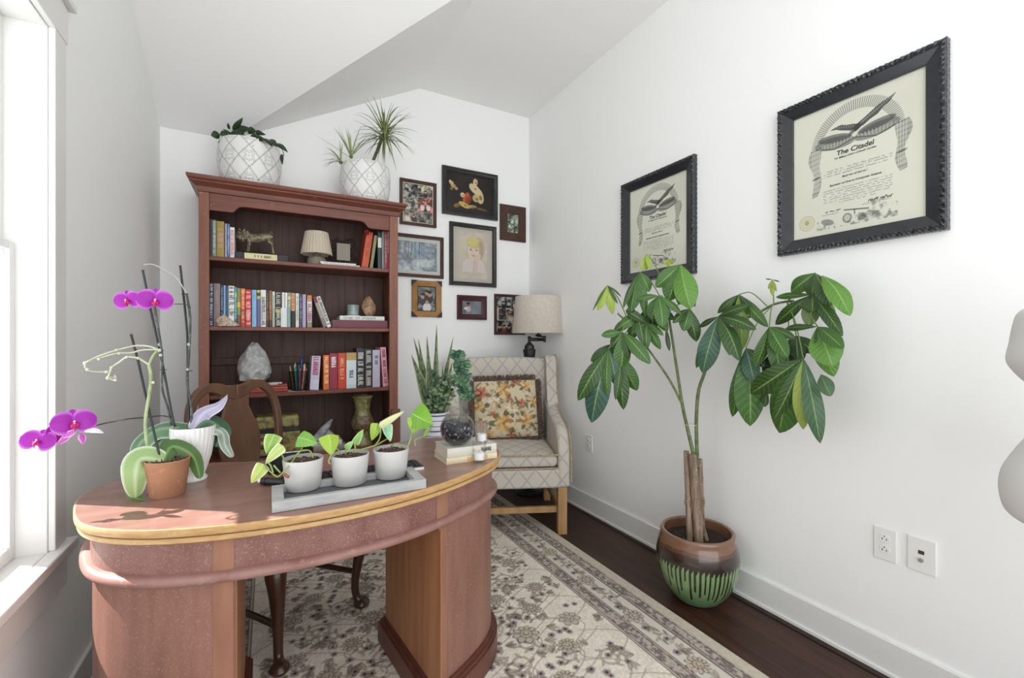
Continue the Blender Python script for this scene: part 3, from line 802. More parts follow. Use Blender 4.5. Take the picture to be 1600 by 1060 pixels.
b.tube([(lx, ly, 1.203), e1], .007, 8); b.tube([(lx, ly, 1.188), (e1.x, e1.y, 1.188)], .005, 8); b.tube([(e1.x, e1.y, 1.175), (e1.x, e1.y, 1.225)], .010, 10)
b.tube([(e1.x, e1.y, 1.215), (scn.x, scn.y, 1.222)], .007, 8)
b.build('swing_arm', blk, t)
MB().lathe([(.006, 1.215), (.022, 1.225), (.026, 1.235), (.008, 1.240), (.008, 1.30)], (scn.x, scn.y, 0), 16, capt=True).build('socket', blk, t)
shade_m = mat('beige_linen_shade', '#d6ccc0', .9, c2='#ccc1b4', nscale=60, stretch=(1, 1, 1), lo=.35, hi=.65, bump=.1, bscale=500)
b = MB().lathe([(.200, 1.245), (.201, 1.248), (.178, 1.524), (.177, 1.527), (.174, 1.527), (.197, 1.247), (.200, 1.245)], (scn.x, scn.y, 0), 64, capb=False)
b.build('shade', shade_m, t, ang=60)
b = MB()
for k in range(3):
    a = k*2*PI/3; b.tube([(scn.x, scn.y, 1.30), (scn.x+.178*math.cos(a), scn.y+.178*math.sin(a), 1.515)], .0025, 6)
b.build('shade_carrier', blk, t)

# ------------------------------------------------------------ splat-back chair behind the desk
mah = mat('dark_mahogany', '#4a2f20', .3, c2='#2f1a10', nscale=6, stretch=(5, 5, .8), lo=.3, hi=.72, coat=.25)
mahb = mat('mahogany_back', '#6a4a35', .38, c2='#553828', nscale=6, stretch=(5, 5, .8), lo=.3, hi=.72, coat=.1)
P1, P2 = Vector((.0, 1.79, 0)), Vector((.377, 2.105, 0))
fx = (P2-P1).normalized(); mid = (P1+P2)/2
crz = math.atan2(fx.y, fx.x)
ch = thing('splat_back_chair', (mid.x, mid.y, .0), 'dark wooden chair with a vase-shaped splat back, standing behind the desk', 'chair', rot=crz, local=True)
HZ = .0125
for s in (-1, 1):        # cabriole front legs
    pts = [(s*.215, .005, .40), (s*.225, -.01, .36), (s*.222, -.012, .30), (s*.208, .0, .2), (s*.2, .008, .12), (s*.203, .004, .06), (s*.212, -.012, HZ+.022)]
    b = MB().tube(cr(pts, 5), [float(np.interp(i/30, [0, .17, .33, .5, .67, .83, 1], [.034, .036, .029, .021, .017, .016, .022])) for i in range(31)], 14)
    b.lathe([(.018, HZ), (.031, HZ+.004), (.035, HZ+.014), (.030, HZ+.026), (.018, HZ+.036)], (s*.215, -.016, 0), 18, capt=True)
    b.build('leg', mah, ch)
for s in (-1, 1):
    pts = [(s*.17, .46, HZ+.004), (s*.168, .43, .2), (s*.168, .415, .40)]
    MB().tube(cr(pts, 5), .019, 10).build('leg', mah, ch)
    MB().tube([(s*.203, .01, .165), (s*.168, .432, .165)], .012, 10).build('stretcher', mah, ch)
b = MB().prism([(-.245, -.03), (.245, -.03), (.19, .43), (-.19, .43)], .375, .435); b.build('seat_frame', mah, ch, smooth=False, bevel=.008)
b = MB().prism([(-.225, -.015), (.225, -.015), (.172, .40), (-.172, .40)], .43, .468); b.build('seat_pad', mat('dark_seat_fabric', '#2a2624', .8), ch, bevel=.018, seg=3)
def bz(z, x=0): return .415+.0+(z-.42)*.16+(x*x)*-.25*0
# stiles + yoke crest (hoop shape), splat
b = MB()
def arc(s):
    return cr([(s*.172, bz(.40), .40), (s*.18, bz(.55), .55), (s*.197, bz(.72), .72), (s*.205, bz(.84), .84), (s*.188, bz(.93), .93), (s*.14, bz(.985), .985), (s*.085, bz(.99), .99), (s*.045, bz(.972), .972), (0, bz(.962), .962)], 5)
for s in (-1, 1):
    A = arc(s); k = len(A); b = MB()
    vs = []; fs = []
    for i, p in enumerate(A):
        t_ = (A[min(i+1, k-1)]-A[max(i-1, 0)]).normalized(); nrm = Vector((-t_.z, 0, t_.x)).normalized()*(-s)
        q = i/(k-1); w_ = float(np.interp(q, [0, .45, .7, .85, 1], [.016, .016, .02, .026, .034])); th = .013
        if q > .72: nrm = (nrm*(1-(q-.72)/.28)+Vector((0, 0, 1))*((q-.72)/.28)).normalized()
        for m_, n_ in ((-1, -1), (1, -1), (1, 1), (-1, 1)): vs.append(p+nrm*w_*m_+Vector((0, th*n_, 0)))
    fs = [(i*4+j, i*4+(j+1) % 4, i*4+4+(j+1) % 4, i*4+4+j) for i in range(k-1) for j in range(4)]+[(0, 1, 2, 3), tuple(4*(k-1)+j for j in range(4))]
    b.add(vs, fs); b.build('back_stile', mahb, ch, bevel=.006, seg=3, ang=50)
sp_ = [(.44, .075), (.50, .060), (.56, .058), (.62, .070), (.70, .092), (.76, .098), (.82, .090), (.87, .068), (.90, .058), (.93, .062), (.965, .068)]
zz = np.linspace(.44, .962, 34); ww = np.interp(zz, [a for a, _ in sp_], [w_ for _, w_ in sp_])
b = MB(); vs = []
for z, w_ in zip(zz, ww):
    for m_, n_ in ((-1, -1), (1, -1), (1, 1), (-1, 1)): vs.append((w_*m_, bz(z)+.007*n_, z))
b.add(vs, [(i*4+j, i*4+(j+1) % 4, i*4+4+(j+1) % 4, i*4+4+j) for i in range(33) for j in range(4)]+[(0, 1, 2, 3), (132, 133, 134, 135)])
b.build('splat', mahb, ch, bevel=.003, ang=50)

# ------------------------------------------------------------ dress form at the right edge
df = thing('dress_form', (1.585, .262, 0), 'pale grey dress form torso cut off by the right edge of the photograph', 'dress form')
dm = mat('pale_grey_jersey', '#dfdedb', .85)
prof = [(.001, .765), (.09, .767), (.135, .782), (.150, .81), (.154, .85), (.146, .89), (.120, .94), (.090, .99), (.080, 1.03), (.088, 1.075), (.125, 1.12), (.140, 1.15), (.134, 1.19), (.128, 1.23), (.118, 1.262), (.09, 1.282), (.055, 1.295), (.045, 1.33), (.043, 1.36), (.001, 1.365)]
pp = cr([(r_, 0, z) for r_, z in prof], 4)
MB().lathe([(max(p.x, .0005), p.z) for p in pp], (1.585, .262, 0), 40, fr=lambda q, z, i: math.sqrt(math.cos(q-.7)**2+(.82*math.sin(q-.7))**2)).build('torso', dm, df, ang=80)
MB().lathe([(.014, .03), (.014, .77)], (1.585, .262, 0), 12).build('pole', mat('brushed_metal'), df)
MB().lathe([(.001, 0), (.15, 0), (.15, .012), (.03, .03), (.014, .05)], (1.585, .262, 0), 32).build('base', mat('brushed_metal'), df)
# ------------------------------------------------------------ framed pictures
print_m = mat('printed_paper', attr=True, rough=.5)
glassy = mat('printed_under_glass', attr=True, rough=.12, spec=.5)
def framed(wall, u0, u1, z0, z1, fw, prof, m, label, canvas, cat='framed picture', group=None, mat_c=None, mat_w=0, ornate=0, tilt=0, name='picture_frame', pm=None):
    """wall 'back': u is x; wall 'right': u is y, far end first"""
    if wall == 'back': W = lambda u, z, d: Vector((u, YB-.001-d, z)); loc = ((u0+u1)/2, YB, z0)
    else: W = lambda u, z, d: Vector((XR-.001-d, u, z)); loc = (XR, (u0+u1)/2, z0)
    t = thing(name, loc, label, cat, group)
    s = 1 if u1 > u0 else -1
    N_ = 110 if ornate else 1
    vs = []; k = len(prof); rim = []
    cs_ = [(0, 0), (1, 0), (1, 1), (0, 1)]
    for e in range(4):
        a, c = cs_[e], cs_[(e+1) % 4]
        for q in range(N_): rim.append((e, q/N_, a, c))
    for (e, q, a, c) in rim:
        for ii, (ins, d) in enumerate(prof):
            def cor(p):
                return ((u0+s*ins) if p[0] == 0 else (u1-s*ins), (z0+ins) if p[1] == 0 else (z1-ins))
            p0, p1 = cor(a), cor(c); u = p0[0]+(p1[0]-p0[0])*q; z = p0[1]+(p1[1]-p0[1])*q; dd = d
            if ornate and ii < ornate:
                ph = q*N_
                dd += .0026*math.sin(ph*2.1+ii*1.7)*(ii > 0)+.0018*math.sin(ph*4.9+ii); 
                o_ = .0009*math.sin(ph*3.1+ii*2)
                if e in (0, 2): z += o_
                else: u += o_
            vs.append(W(u, z, dd))
    n = len(rim); b = MB()
    b.add(vs, [(i*k+j, ((i+1) % n)*k+j, ((i+1) % n)*k+j+1, i*k+j+1) for i in range(n) for j in range(k-1)])
    b.build('frame', m, t, ang=28 if not ornate else 20, bevel=0)
    ins, d = prof[-1]
    a0, a1, b0, b1 = u0+s*ins, u1-s*ins, z0+ins, z1-ins
    if mat_c:
        bb = MB(); bb.add([W(a0, b0, d-.003), W(a1, b0, d-.003), W(a1, b1, d-.003), W(a0, b1, d-.003)], [(0, 1, 2, 3)])
        bb.build('mat_board', mat('mat_'+mat_c.strip('#'), mat_c, .8), t, smooth=False)
        a0, a1, b0, b1 = a0+s*mat_w, a1-s*mat_w, b0+mat_w, b1-mat_w
        dd = d-.0024
    else: dd = d-.003
    cw, chh = canvas.w, canvas.h
    if wall == 'back': pl = lambda X, Y: (a0+(a1-a0)*X/cw, X*0+YB-.001-dd, b0+(b1-b0)*Y/chh)
    else: pl = lambda X, Y: (X*0+XR-.001-dd, a0+(a1-a0)*X/cw, b0+(b1-b0)*Y/chh)
    canvas.panel('print', pm or glassy, pl, t)
    return t
def prof_of(w_, d=.018): return [(0, 0), (0, d*.8), (.002, d), (w_*.35, d), (w_*.55, d*.8), (w_*.85, d*.72), (w_, d*.5), (w_, .006)]
brown_f = mat('brown_frame_wood', '#4f3427', .45, c2='#3d261c', nscale=20, lo=.3, hi=.7)
black_f = mat('black_frame', '#1f1e1f', .35, c2='#2b2a2b', nscale=30)
blackp = mat('black_portrait_frame', '#26231f', .3, c2='#3a352e', nscale=40, lo=.5, hi=.7)
gold_f = mat('ochre_frame_wood', '#a97c3e', .4, c2='#8c622c', nscale=14, lo=.3, hi=.7)
red_f = mat('oxblood_frame', '#4c1a1e', .35, c2='#3a1216', nscale=20)
def photo(c, x0, x1, y0, y1, seed, tone='#8a8580', people=0, contrast=1):
    n = c.noise((x1-x0)*.22, seed, 4); n2 = c.noise((x1-x0)*.09, seed+5, 3)
    M_ = ((c.X >= x0) & (c.X <= x1) & (c.Y >= y0) & (c.Y <= y1)).astype(float)
    t = srgb(tone); v = np.clip(.58+(n-.5)*1.7*contrast+(n2-.5)*.8, .12, 1)[..., None]
    k = M_[..., None]; c.a = c.a*(1-k)+np.clip(t*v*1.5, 0, 1)*k
    rnd = random.Random(seed)
    for i in range(people):
        x = x0+(x1-x0)*(i+.7)/(people+.4); y = y0+(y1-y0)*(.42+.12*rnd.random()); r = (x1-x0)*.09
        c.disc(x, y-r*2.2, r*1.7, rnd.choice(['#2c2a2c', '#d9d4cc', '#7c4b45', '#474a52']), r*2.4); c.disc(x, y, r, '#c49a80', r*1.25); c.disc(x, y+r*.8, r*1.02, rnd.choice(['#2a211d', '#5a4334']), r*.6)
# six photographs in a brown frame
w_, h_ = .225, .285; c = Canvas(w_, h_, .003, '#8f857a')
for i, (x0, x1, y0, y1, tn, p) in enumerate([(0, .108, 0, .085, '#8b8276', 2), (0, .108, .09, .175, '#8f8a80', 0), (0, .108, .18, .285, '#7f817c', 0), (.113, .225, 0, .08, '#7c7d70', 0), (.113, .225, .085, .19, '#a06258', 2), (.113, .225, .195, .285, '#908a7c', 1)]): photo(c, x0, x1, y0, y1, 20+i, tn, p)
framed('back', .843, 1.121, 2.045, 2.382, .024, prof_of(.022, .022), brown_f, 'brown frame holding a collage of six small photographs, just right of the bookcase top', c, mat_c='#cfc3ae', mat_w=.006)
# dark figure painting: plain stand-in of the same size and colours
w_, h_ = .40, .29; c = Canvas(w_, h_, .003, '#1c1512')
n = c.noise(.1, 4); c.a *= (.7+.7*n)[..., None]
for x, y, rx, ry, a, col in [(.05, .20, .014, .02, 0, '#c9b277'), (.035, .215, .012, .015, .5, '#d8c89a'), (.065, .185, .016, .014, 0, '#b39a5e'), (.085, .17, .012, .01, 0, '#c4ac75'), (.045, .165, .012, .012, 0, '#8a7038'),
                             (.24, .19, .055, .032, -.6, '#d2bf93'), (.28, .14, .035, .06, .3, '#cdb98a'), (.25, .12, .03, .03, 0, '#bda673'), (.165, .115, .022, .045, -.5, '#b8532f'), (.19, .10, .018, .035, -.4, '#8d3a22'),
                             (.135, .13, .018, .018, 0, '#d6b987'), (.15, .055, .05, .02, -.3, '#c9ad55'), (.21, .05, .045, .012, .1, '#b59a62'), (.09, .045, .03, .014, .3, '#8c6a38'), (.30, .04, .05, .008, -.1, '#6b4f30'), (.245, .245, .02, .026, 0, '#d9bd92')]:
    c.disc(x, y, rx, col, ry, a, .95); c.disc(x+rx*.3, y-ry*.2, rx*.4, '#3a2418', ry*.3, a, .5)
framed('back', 1.167, 1.640, 2.164, 2.534, .036, prof_of(.036, .026), black_f, 'wide dark still-life painting in a black frame, highest on the back wall', c)
w_, h_ = .085, .12; c = Canvas(w_, h_, .003, '#b5b3a2'); photo(c, 0, w_, 0, h_, 61, '#9aa393', 0, .7); c.rect(.004, .08, .055, .058, '#6b675a')
framed('back', 1.666, 1.909, 2.015, 2.310, .07, [(0, 0), (0, .014), (.002, .016), (.066, .016), (.07, .012), (.07, .007)], brown_f, 'small pale print in a wide plain brown frame, nearest the room corner', c)
# woodland scene
w_, h_ = .33, .22; c = Canvas(w_, h_, .003, '#68737a'); n = c.noise(.02, 7, 3); n2 = c.noise(.09, 8)
c.a = (srgb('#56636b')*(1-n[..., None])+srgb('#c9cfd0')*n[..., None]); c.a *= (.55+.8*n2)[..., None]
c.disc(.20, .155, .06, '#8ea6bb', .05, 0, .6); c.disc(.22, .06, .09, '#d5d9da', .03, 0, .5)
for i in range(16): x = random.uniform(.01, .32); c.line([(x, .09+random.random()*.05), (x+.004, .22)], .0025, random.choice(['#2c3330', '#4b534f', '#aeb4b0']), .6)
c.a = np.clip(c.a, 0, 1)
framed('back', .756, 1.178, 1.661, 1.977, .024, prof_of(.024, .022), brown_f, 'bluish woodland print with a pale mat in a brown frame, partly behind the bookcase', c, mat_c='#c6c6c0', mat_w=.026)
# pale pastel portrait of a child
w_, h_ = .27, .36; c = Canvas(w_, h_, .003, '#c3b8aa'); n = c.noise(.06, 3); c.a *= (.92+.16*n)[..., None]
c.put(((c.X < .02) | (c.X > .25)).astype(float), '#b9b0a4', .7)
c.disc(.06, .22, .05, '#b9bba0', .08, 0, .45); c.poly([(.045, .05), (.05, .125), (.09, .15), (.20, .15), (.232, .12), (.235, .05)], '#d0c6c2', .75)
c.disc(.178, .235, .058, '#ab9a84', .085, 0, .75); c.disc(.143, .213, .058, '#d6c2b2', .075, 0, .95); c.disc(.147, .278, .066, '#beb070', .042, 0, .85); c.disc(.13, .286, .05, '#cdc07a', .030, .2, .8)
c.disc(.20, .225, .018, '#a39078', .07, 0, .6)
for x in (.118, .165): c.disc(x, .222, .011, '#a3958a', .006); c.disc(x, .222, .0048, '#5c5f66'); c.line([(x-.011, .233), (x+.009, .234)], .0012, '#a08f72', .7)
c.line([(.139, .222), (.135, .198), (.145, .196)], .0014, '#b99c8c', .8); c.disc(.137, .178, .015, '#ac7a72', .0055, 0, .85); c.disc(.128, .187, .02, '#cfb5a6', .01, 0, .3)
c.poly([(.135, .045), (.172, .045), (.180, .15), (.150, .16)], '#ccb5a7', .9); c.disc(.176, .172, .030, '#d3bdae', .022, .4, .95)
for i in range(4): c.line([(.155+.014*i, .188-.001*i), (.150+.016*i, .163+.001*i)], .0011, '#a98f82', .8)
c.line([(.135, .045), (.150, .155)], .0015, '#9b8578', .7); c.line([(.092, .26), (.088, .20), (.098, .16)], .0016, '#8c7a6d', .6)
framed('back', 1.227, 1.628, 1.619, 2.111, .032, prof_of(.032, .026), blackp, 'pale pastel portrait of a blond child leaning on one hand, in a black frame', c, mat_c='#b6b0a6', mat_w=.030)
# ochre frame with dark corners
w_, h_ = .125, .165; c = Canvas(w_, h_, .0025, '#8b8d8c'); photo(c, 0, w_, 0, h_, 71, '#5b5d5c', 0); c.rect(0, w_, .1, h_, '#8f9293', .5)
for x, y, r, cl in [(.035, .10, .016, '#6b4a42'), (.065, .125, .014, '#8a3d35'), (.085, .115, .016, '#7d5a50')]: c.disc(x, y-.03, r*1.5, '#3a3b3f', r*2.2); c.disc(x, y, r, '#bd927b', r*1.2); c.disc(x, y+r*.9, r, '#2b211d', r*.6)
c.disc(.065, .02, .03, '#d4d5d6', .035); c.disc(.065, .058, .012, '#b58b74', .014)
t = framed('back', .933, 1.162, 1.367, 1.639, .045, prof_of(.043, .018), gold_f, 'ochre wooden frame with dark corners around a family photograph, beside the bookcase', c, mat_c='#241f1c', mat_w=.005)
for u, z, a, e in ((.933, 1.367, 1, 1), (1.162, 1.367, -1, 1), (1.162, 1.639, -1, -1), (.933, 1.639, 1, -1)):
    MB().prism([(u-a*.002, z-e*.002), (u+a*.042, z-e*.002), (u-a*.002, z+e*.042)], YB-.021, YB-.0005, axis='y').build('corner_piece', mat('dark_leather_corner', '#2e2622', .6), t, smooth=False, bevel=.001)
w_, h_ = .16, .115; c = Canvas(w_, h_, .0025, '#70787f'); n = c.noise(.06, 4); c.a *= (.75+.5*n)[..., None]
c.poly([(.08, 0), (.16, .03), (.16, .115), (.10, .115)], '#7d8890', .6); c.disc(.05, .045, .02, '#c9a9ab', .024); c.disc(.03, .05, .014, '#d9d5d3', .01); c.disc(.048, .082, .012, '#8d5c50', .014); c.disc(.05, .094, .015, '#3a2320', .009); c.disc(.02, .02, .015, '#4e6b60', .014)
framed('back', 1.291, 1.544, 1.353, 1.545, .044, prof_of(.044, .02), red_f, 'smallest photograph, of a seated person, in an oxblood red frame on the back wall', c)
w_, h_ = .235, .285; c = Canvas(w_, h_, .003, '#bdb7ad')
for i, (x0, x1, y0, y1, tn, p) in enumerate([(0, .13, .195, .285, '#7f8783', 1), (.135, .235, .19, .285, '#6f6e6b', 2), (.02, .085, .10, .19, '#4c4a4a', 1), (.09, .235, .10, .185, '#8d7f76', 2), (0, .14, 0, .095, '#97918c', 3), (.145, .235, 0, .095, '#8a857e', 1)]): photo(c, x0, x1, y0, y1, 40+i, tn, p)
framed('back', 1.615, 1.900, 1.234, 1.569, .022, prof_of(.022, .02), brown_f, 'brown framed collage of small photographs half hidden by the lamp shade', c)

# diplomas on the right wall
ornf = mat('black_carved_frame', '#191b20', .3, c2='#24262c', nscale=40, spec=.6, coat=.3)
def diploma():
    w_, h_ = .44, .50; c = Canvas(w_, h_, .0016, '#d6d6c6'); n = c.noise(.2, 2, 2); c.a *= (.97+.05*n)[..., None]
    ink = '#3c3e3c'; sof = '#6f716c'; rnd = random.Random(9)
    cx, cy = .225, .335
    for i in range(60):
        a = PI*(.02+.96*i/59); r0, r1 = .120, .154
        ex = 1.0
        c.line([(cx+r0*math.cos(a), cy+r0*.95*math.sin(a)), (cx+r1*math.cos(a), cy+r1*.98*math.sin(a))], .0017, sof, .8)
    # eagle spread over a draped banner: simple engraving masses
    c.poly([(.232, .372), (.25, .376), (.275, .392), (.300, .402), (.318, .420), (.338, .432), (.356, .455), (.330, .444), (.312, .438), (.292, .428), (.270, .414), (.250, .402), (.232, .392)], ink, .85)
    c.poly([(.238, .390), (.220, .398), (.198, .402), (.180, .410), (.158, .408), (.140, .402), (.162, .398), (.176, .390), (.196, .382), (.216, .374), (.234, .370)], ink, .85)
    c.disc(.233, .380, .020, ink, .011, .6, .9); c.disc(.214, .366, .012, sof, .007, .9, .9); c.disc(.250, .372, .008, '#d8d8c8', .006, .4)
    for i in range(14): c.line([(.245+.0075*i, .387+.0042*i), (.252+.0075*i, .398+.0042*i)], .0008, '#bdbdae', .8)
    for i in range(9): c.line([(.222-.008*i, .385+.0022*i), (.220-.008*i, .394+.0018*i)], .0008, '#bdbdae', .8)
    for s_, x0 in ((-1, .155), (1, .295)):
        c.disc(x0, .348, .072, sof, .024, s_*.12, .75); c.disc(x0, .366, .06, ink, .016, s_*.15, .6)
        for k in range(11):
            q = k/10; c.line([(x0-.06+.12*q, .352), (x0-.055+.11*q, .334+.012*abs(q-.5))], .0012, '#c9c9ba', .75)
        c.line([(x0-.068, .345), (x0, .325), (x0+.068, .345)], .0016, ink, .9)
    for x0, L_, dx in ((.088, .185, -.006), (.372, .165, .006)):
        for k in range(30):
            q = k/29; y = .345-L_*q; wd = .020*(1-.55*q)*(1+.25*math.sin(q*9)); xx = x0+dx*math.sin(q*7)
            c.line([(xx-wd, y-.003), (xx+wd, y+.003)], .0019, sof if k % 3 else ink, .75)
        for k in range(4):
            c.line([(x0-.014+.009*k, .345), (x0-.010+.006*k, .345-L_*.9)], .0013, '#d0d0c1', .7)
        c.disc(x0, .345-L_*.62, .015, ink, .004, .2, .6)
    # lines of script
    def script(x0, x1, y, r=.0009, amp=.0022, al=.6, col=sof):
        x = x0; pts = []
        while x < x1:
            if rnd.random() < .10:
                if len(pts) > 1: c.line(pts, r, col, al)
                pts = []; x += .004; continue
            pts.append((x, y+rnd.uniform(-amp, amp))); x += .0028
        if len(pts) > 1: c.line(pts, r, col, al)
    for y in (.245, .236, .226): script(.105, .345, y, .0011)
    for k, y in enumerate((.170, .161, .152, .143, .134, .125, .116)): script(.115+(k > 5)*.05, .345-(k > 5)*.05, y)
    script(.27, .345, .098, .0014, .005, .85, ink); script(.25, .34, .088); script(.11, .18, .088, .0012, .004, .8, ink); script(.11, .17, .078)
    # landscape vignette with a field gun, seal
    n = c.noise(.012, 6, 3); k = (c.Y < .052+.012*np.sin(c.X*30)) & (c.Y > .022) & (c.X > .09) & (c.X < .36); c.put(k*np.clip((n-.40)*4, 0, 1), sof, .7)
    k = (c.Y < .095) & (c.Y > .04) & (c.X > .28) & (c.X < .36); c.put(k*np.clip((n-.5)*5, 0, 1), sof, .6)
    c.line([(.19, .082), (.27, .070)], .0022, ink, .8); c.line([(.225, .078), (.225, .06)], .0015, ink); c.disc(.20, .05, .016, ink, .018, 0, .55); c.disc(.20, .05, .011, '#c7c7b8', .013, 0, .8); c.disc(.13, .048, .024, sof, .012, -.3, .7); c.disc(.25, .045, .014, ink, .014, 0, .5)
    c.disc(.052, .060, .030, '#b2ab86'); c.disc(.052, .060, .0275, '#d0cdb4'); c.disc(.052, .060, .019, '#b8b28f'); c.disc(.052, .060, .017, '#d0cdb4'); c.disc(.052, .062, .009, '#a9a27c', .010)
    return c
def letter(txt, size, u, z, x_, root, m, bold=0, shear=0, cx=True, wall='right', rot=None, name='lettering'):
    cu = bpy.data.curves.new(name, 'FONT'); cu.body = txt; cu.size = size; cu.shear = shear; cu.offset = bold; cu.align_x = 'CENTER' if cx else 'LEFT'
    o = bpy.data.objects.new(name, cu)
    COL.objects.link(o); bpy.context.view_layer.update()
    me = bpy.data.meshes.new_from_object(o.evaluated_get(bpy.context.evaluated_depsgraph_get())); bpy.data.objects.remove(o)
    me.materials.clear(); me.materials.append(m)
    if rot is None: rot = Matrix(((0, 0, -1, x_), (-1, 0, 0, u), (0, 1, 0, z), (0, 0, 0, 1))) if wall == 'right' else Matrix(((1, 0, 0, u), (0, 0, -1, x_), (0, 1, 0, z), (0, 0, 0, 1)))
    me.transform(rot); ox = Vector(parent_origin(root)); me.transform(Matrix.Translation(-ox))
    o = bpy.data.objects.new(name, me); COL.objects.link(o); o.parent = root; return o
ink_m = mat('printing_ink', '#2f302f', .7)
cv = diploma()
oprof = [(0, 0), (0, .022), (.004, .030), (.010, .031), (.015, .029), (.019, .027), (.024, .024), (.055, .014), (.058, .012), (.058, .006)]
for u0, u1, z0, z1, label, grp in ((1.149, .600, 1.555, 2.177, 'large framed diploma in a black carved frame, upper right, nearest the viewer', None), (2.122, 1.579, 1.541, 2.154, 'framed diploma in a black carved frame, above the tall potted plant', None)):
    t = framed('right', u0, u1, z0, z1, .058, oprof, ornf, label, cv, cat='diploma', ornate=5, name='diploma_frame')
    t['group'] = 'diplomas in black carved frames'
    pr = [o for o in COL.objects if o.parent == t and o.name.startswith('print')][0]
    a0, a1, b0, b1 = u0-.058, u1+.058, z0+.058, z1-.058
    U = lambda x: a0+(a1-a0)*x/.44
    Z_ = lambda y: b0+(b1-b0)*y/.50
    for txt, sz, y, bo in (('The Citadel', .026, .297, .0006), ('The Military College of South Carolina', .0088, .284, .0003), ('Bachelor of Science', .0105, .208, .0003), ('Bachelor of Arts in Computer Science', .011, .184, .0003)):
        letter(txt, sz, U(.225), Z_(y), XR-.0045, pr, ink_m, bo, .12)
# ------------------------------------------------------------ books
page_m = mat('page_edges', '#d9d2c1', .8, c2='#c4bba6', nscale=300, stretch=(1, 1, 1), lo=.4, hi=.6)
book_paint = mat('book_cover_print', attr=True, rough=.4)
DESC = []
def spine_canvas(w, h, base, txt, style, seed, alt=None):
    c = Canvas(w, h, max(.0011, min(w/9, .0022)), base); rnd = random.Random(seed)
    if alt:
        for (f0, f1, col) in alt: c.rect(-1, 1, f0*h, f1*h, col)
    if style:
        # lettering running down the spine as short printed strokes
        y = h*style[1]; y1 = h*style[0]; k = style[2] if len(style) > 2 else .55; gap = .0
        m = w*(1-k)/2
        while y > y1:
            gl = w*k*rnd.uniform(.45, .62)
            gl = min(max(gl, .004), .012)
            if rnd.random() > .16:
                kind = rnd.randrange(4); a, b_ = y-gl, y; x0, x1 = m, w-m; r = max(w*.055, .0007)
                if kind == 0: c.line([(x0, b_-r), (x1, b_-r)], r, txt); c.line([(x0, b_-r), (x0, a+r)], r, txt)
                if kind == 1: c.line([(x0, b_-r), (x1, b_-r)], r, txt); c.line([(x0, a+r), (x1, a+r)], r, txt); c.line([((x0+x1)/2, b_), ((x0+x1)/2, a+r)], r, txt)
                if kind == 2: c.line([(x0, b_-r), (x1, (a+b_)/2)], r, txt); c.line([(x1, (a+b_)/2), (x0, a+r)], r, txt)
                if kind == 3: c.line([(x0, b_-r), (x1, b_-r)], r, txt); c.line([(x0, a+r), (x1, a+r)], r, txt); c.line([(x1, b_), (x1, a+r)], r, txt)
            y -= gl+.0022
    return c
def book(M, w, h, d, col, label, txt='#ffffff', style=(.15, .85), alt=None, group=None, pages=True, seed=0, name='book'):
    """M places a book whose spine faces -y, standing on z=0 with its left edge at x=0"""
    org = M.to_translation()
    cov = MB(); hx_ = hx(col); cov.col = hx_; t = .0016
    for bx in ((0, t, .0, d, 0, h), (w-t, w, .0, d, 0, h)): cov.box(*bx)
    cov.box(t, w-t, .0, t, 0, h)
    cov.v = [tuple(M @ Vector(p)) for p in cov.v]
    o = cov.build(name, book_paint, loc=org, smooth=False)
    tag(o, label, 'book', group)
    pg = MB().box(t, w-t, t+.0005, d-.004, .003, h-.003); pg.v = [tuple(M @ Vector(p)) for p in pg.v]
    pg.build('pages', page_m, o, smooth=False)
    c = spine_canvas(w, h, col, txt, style, seed or len(DESC)+3, alt); DESC.append(label)
    m3 = np.array(M)
    def pl(X, Y):
        x, y, z = X, X*0-.0004-.0016*(1-(2*X/w-1)**2), Y
        return tuple(m3[i, 0]*x+m3[i, 1]*y+m3[i, 2]*z+m3[i, 3] for i in range(3))
    c.panel('spine', book_paint, pl, o)
    return o
YS = 2.975      # plane of the spines
def standing(rows, k, px, py, base_dx=0, group=None, yb=YS, lean=0):
    for r in rows:
        x0, x1, yt, col, txt, style, alt, label = r[:8]
        a, b_ = AY(px(x0), 500, yb), AY(px(x1), 500, yb); z1 = AY(px((x0+x1)/2), py(yt), yb).z
        w = max(b_.x-a.x-.0012, .006); zb = SH[k]+.0004
        book(Matrix.Translation((a.x+.0006, yb, zb)), w, max(z1-zb, .05), .155, col, label, txt, style, alt, group)
def leaning(k, px, py, xt0, xt1, yt, xb0, xb1, col, txt, style, alt, label, group, yb=YS):
    zb = SH[k]+.0006
    tl = AY(px(xt0), py(yt), yb); tr = AY(px(xt1), py(yt), yb); bl = AY(px(xb0), 500, yb); br_ = AY(px(xb1), 500, yb)
    a = math.atan2((tl.x+tr.x)/2-(bl.x+br_.x)/2, tl.z-zb)        # + leans right
    w = (br_.x-bl.x)*math.cos(a)*.97; h = (tl.z-zb)/math.cos(a)-.0*w
    if a < 0: # pivot on bottom right corner... rests on its right bottom edge
        M = Matrix.Translation((br_.x, yb, zb)) @ Matrix.Rotation(a, 4, 'Y') @ Matrix.Translation((-w, 0, 0))
        M = Matrix.Translation((0, 0, 0)) @ M
        # lowest corner is the left one when leaning left
        M = Matrix.Translation((bl.x, yb, zb)) @ Matrix.Rotation(a, 4, 'Y')
        low = min((M @ Vector((w, 0, 0))).z, (M @ Vector((0, 0, 0))).z)
    else:
        M = Matrix.Translation((bl.x, yb, zb)) @ Matrix.Rotation(a, 4, 'Y')
        low = min((M @ Vector((w, 0, 0))).z, (M @ Vector((0, 0, 0))).z)
    M = Matrix.Translation((0, 0, zb-low)) @ M
    book(M, w, h, .155, col, label, txt, style, alt, group)
G2 = 'books on the second shelf'; G1 = 'books on the top shelf'; G3 = 'books on the third shelf'
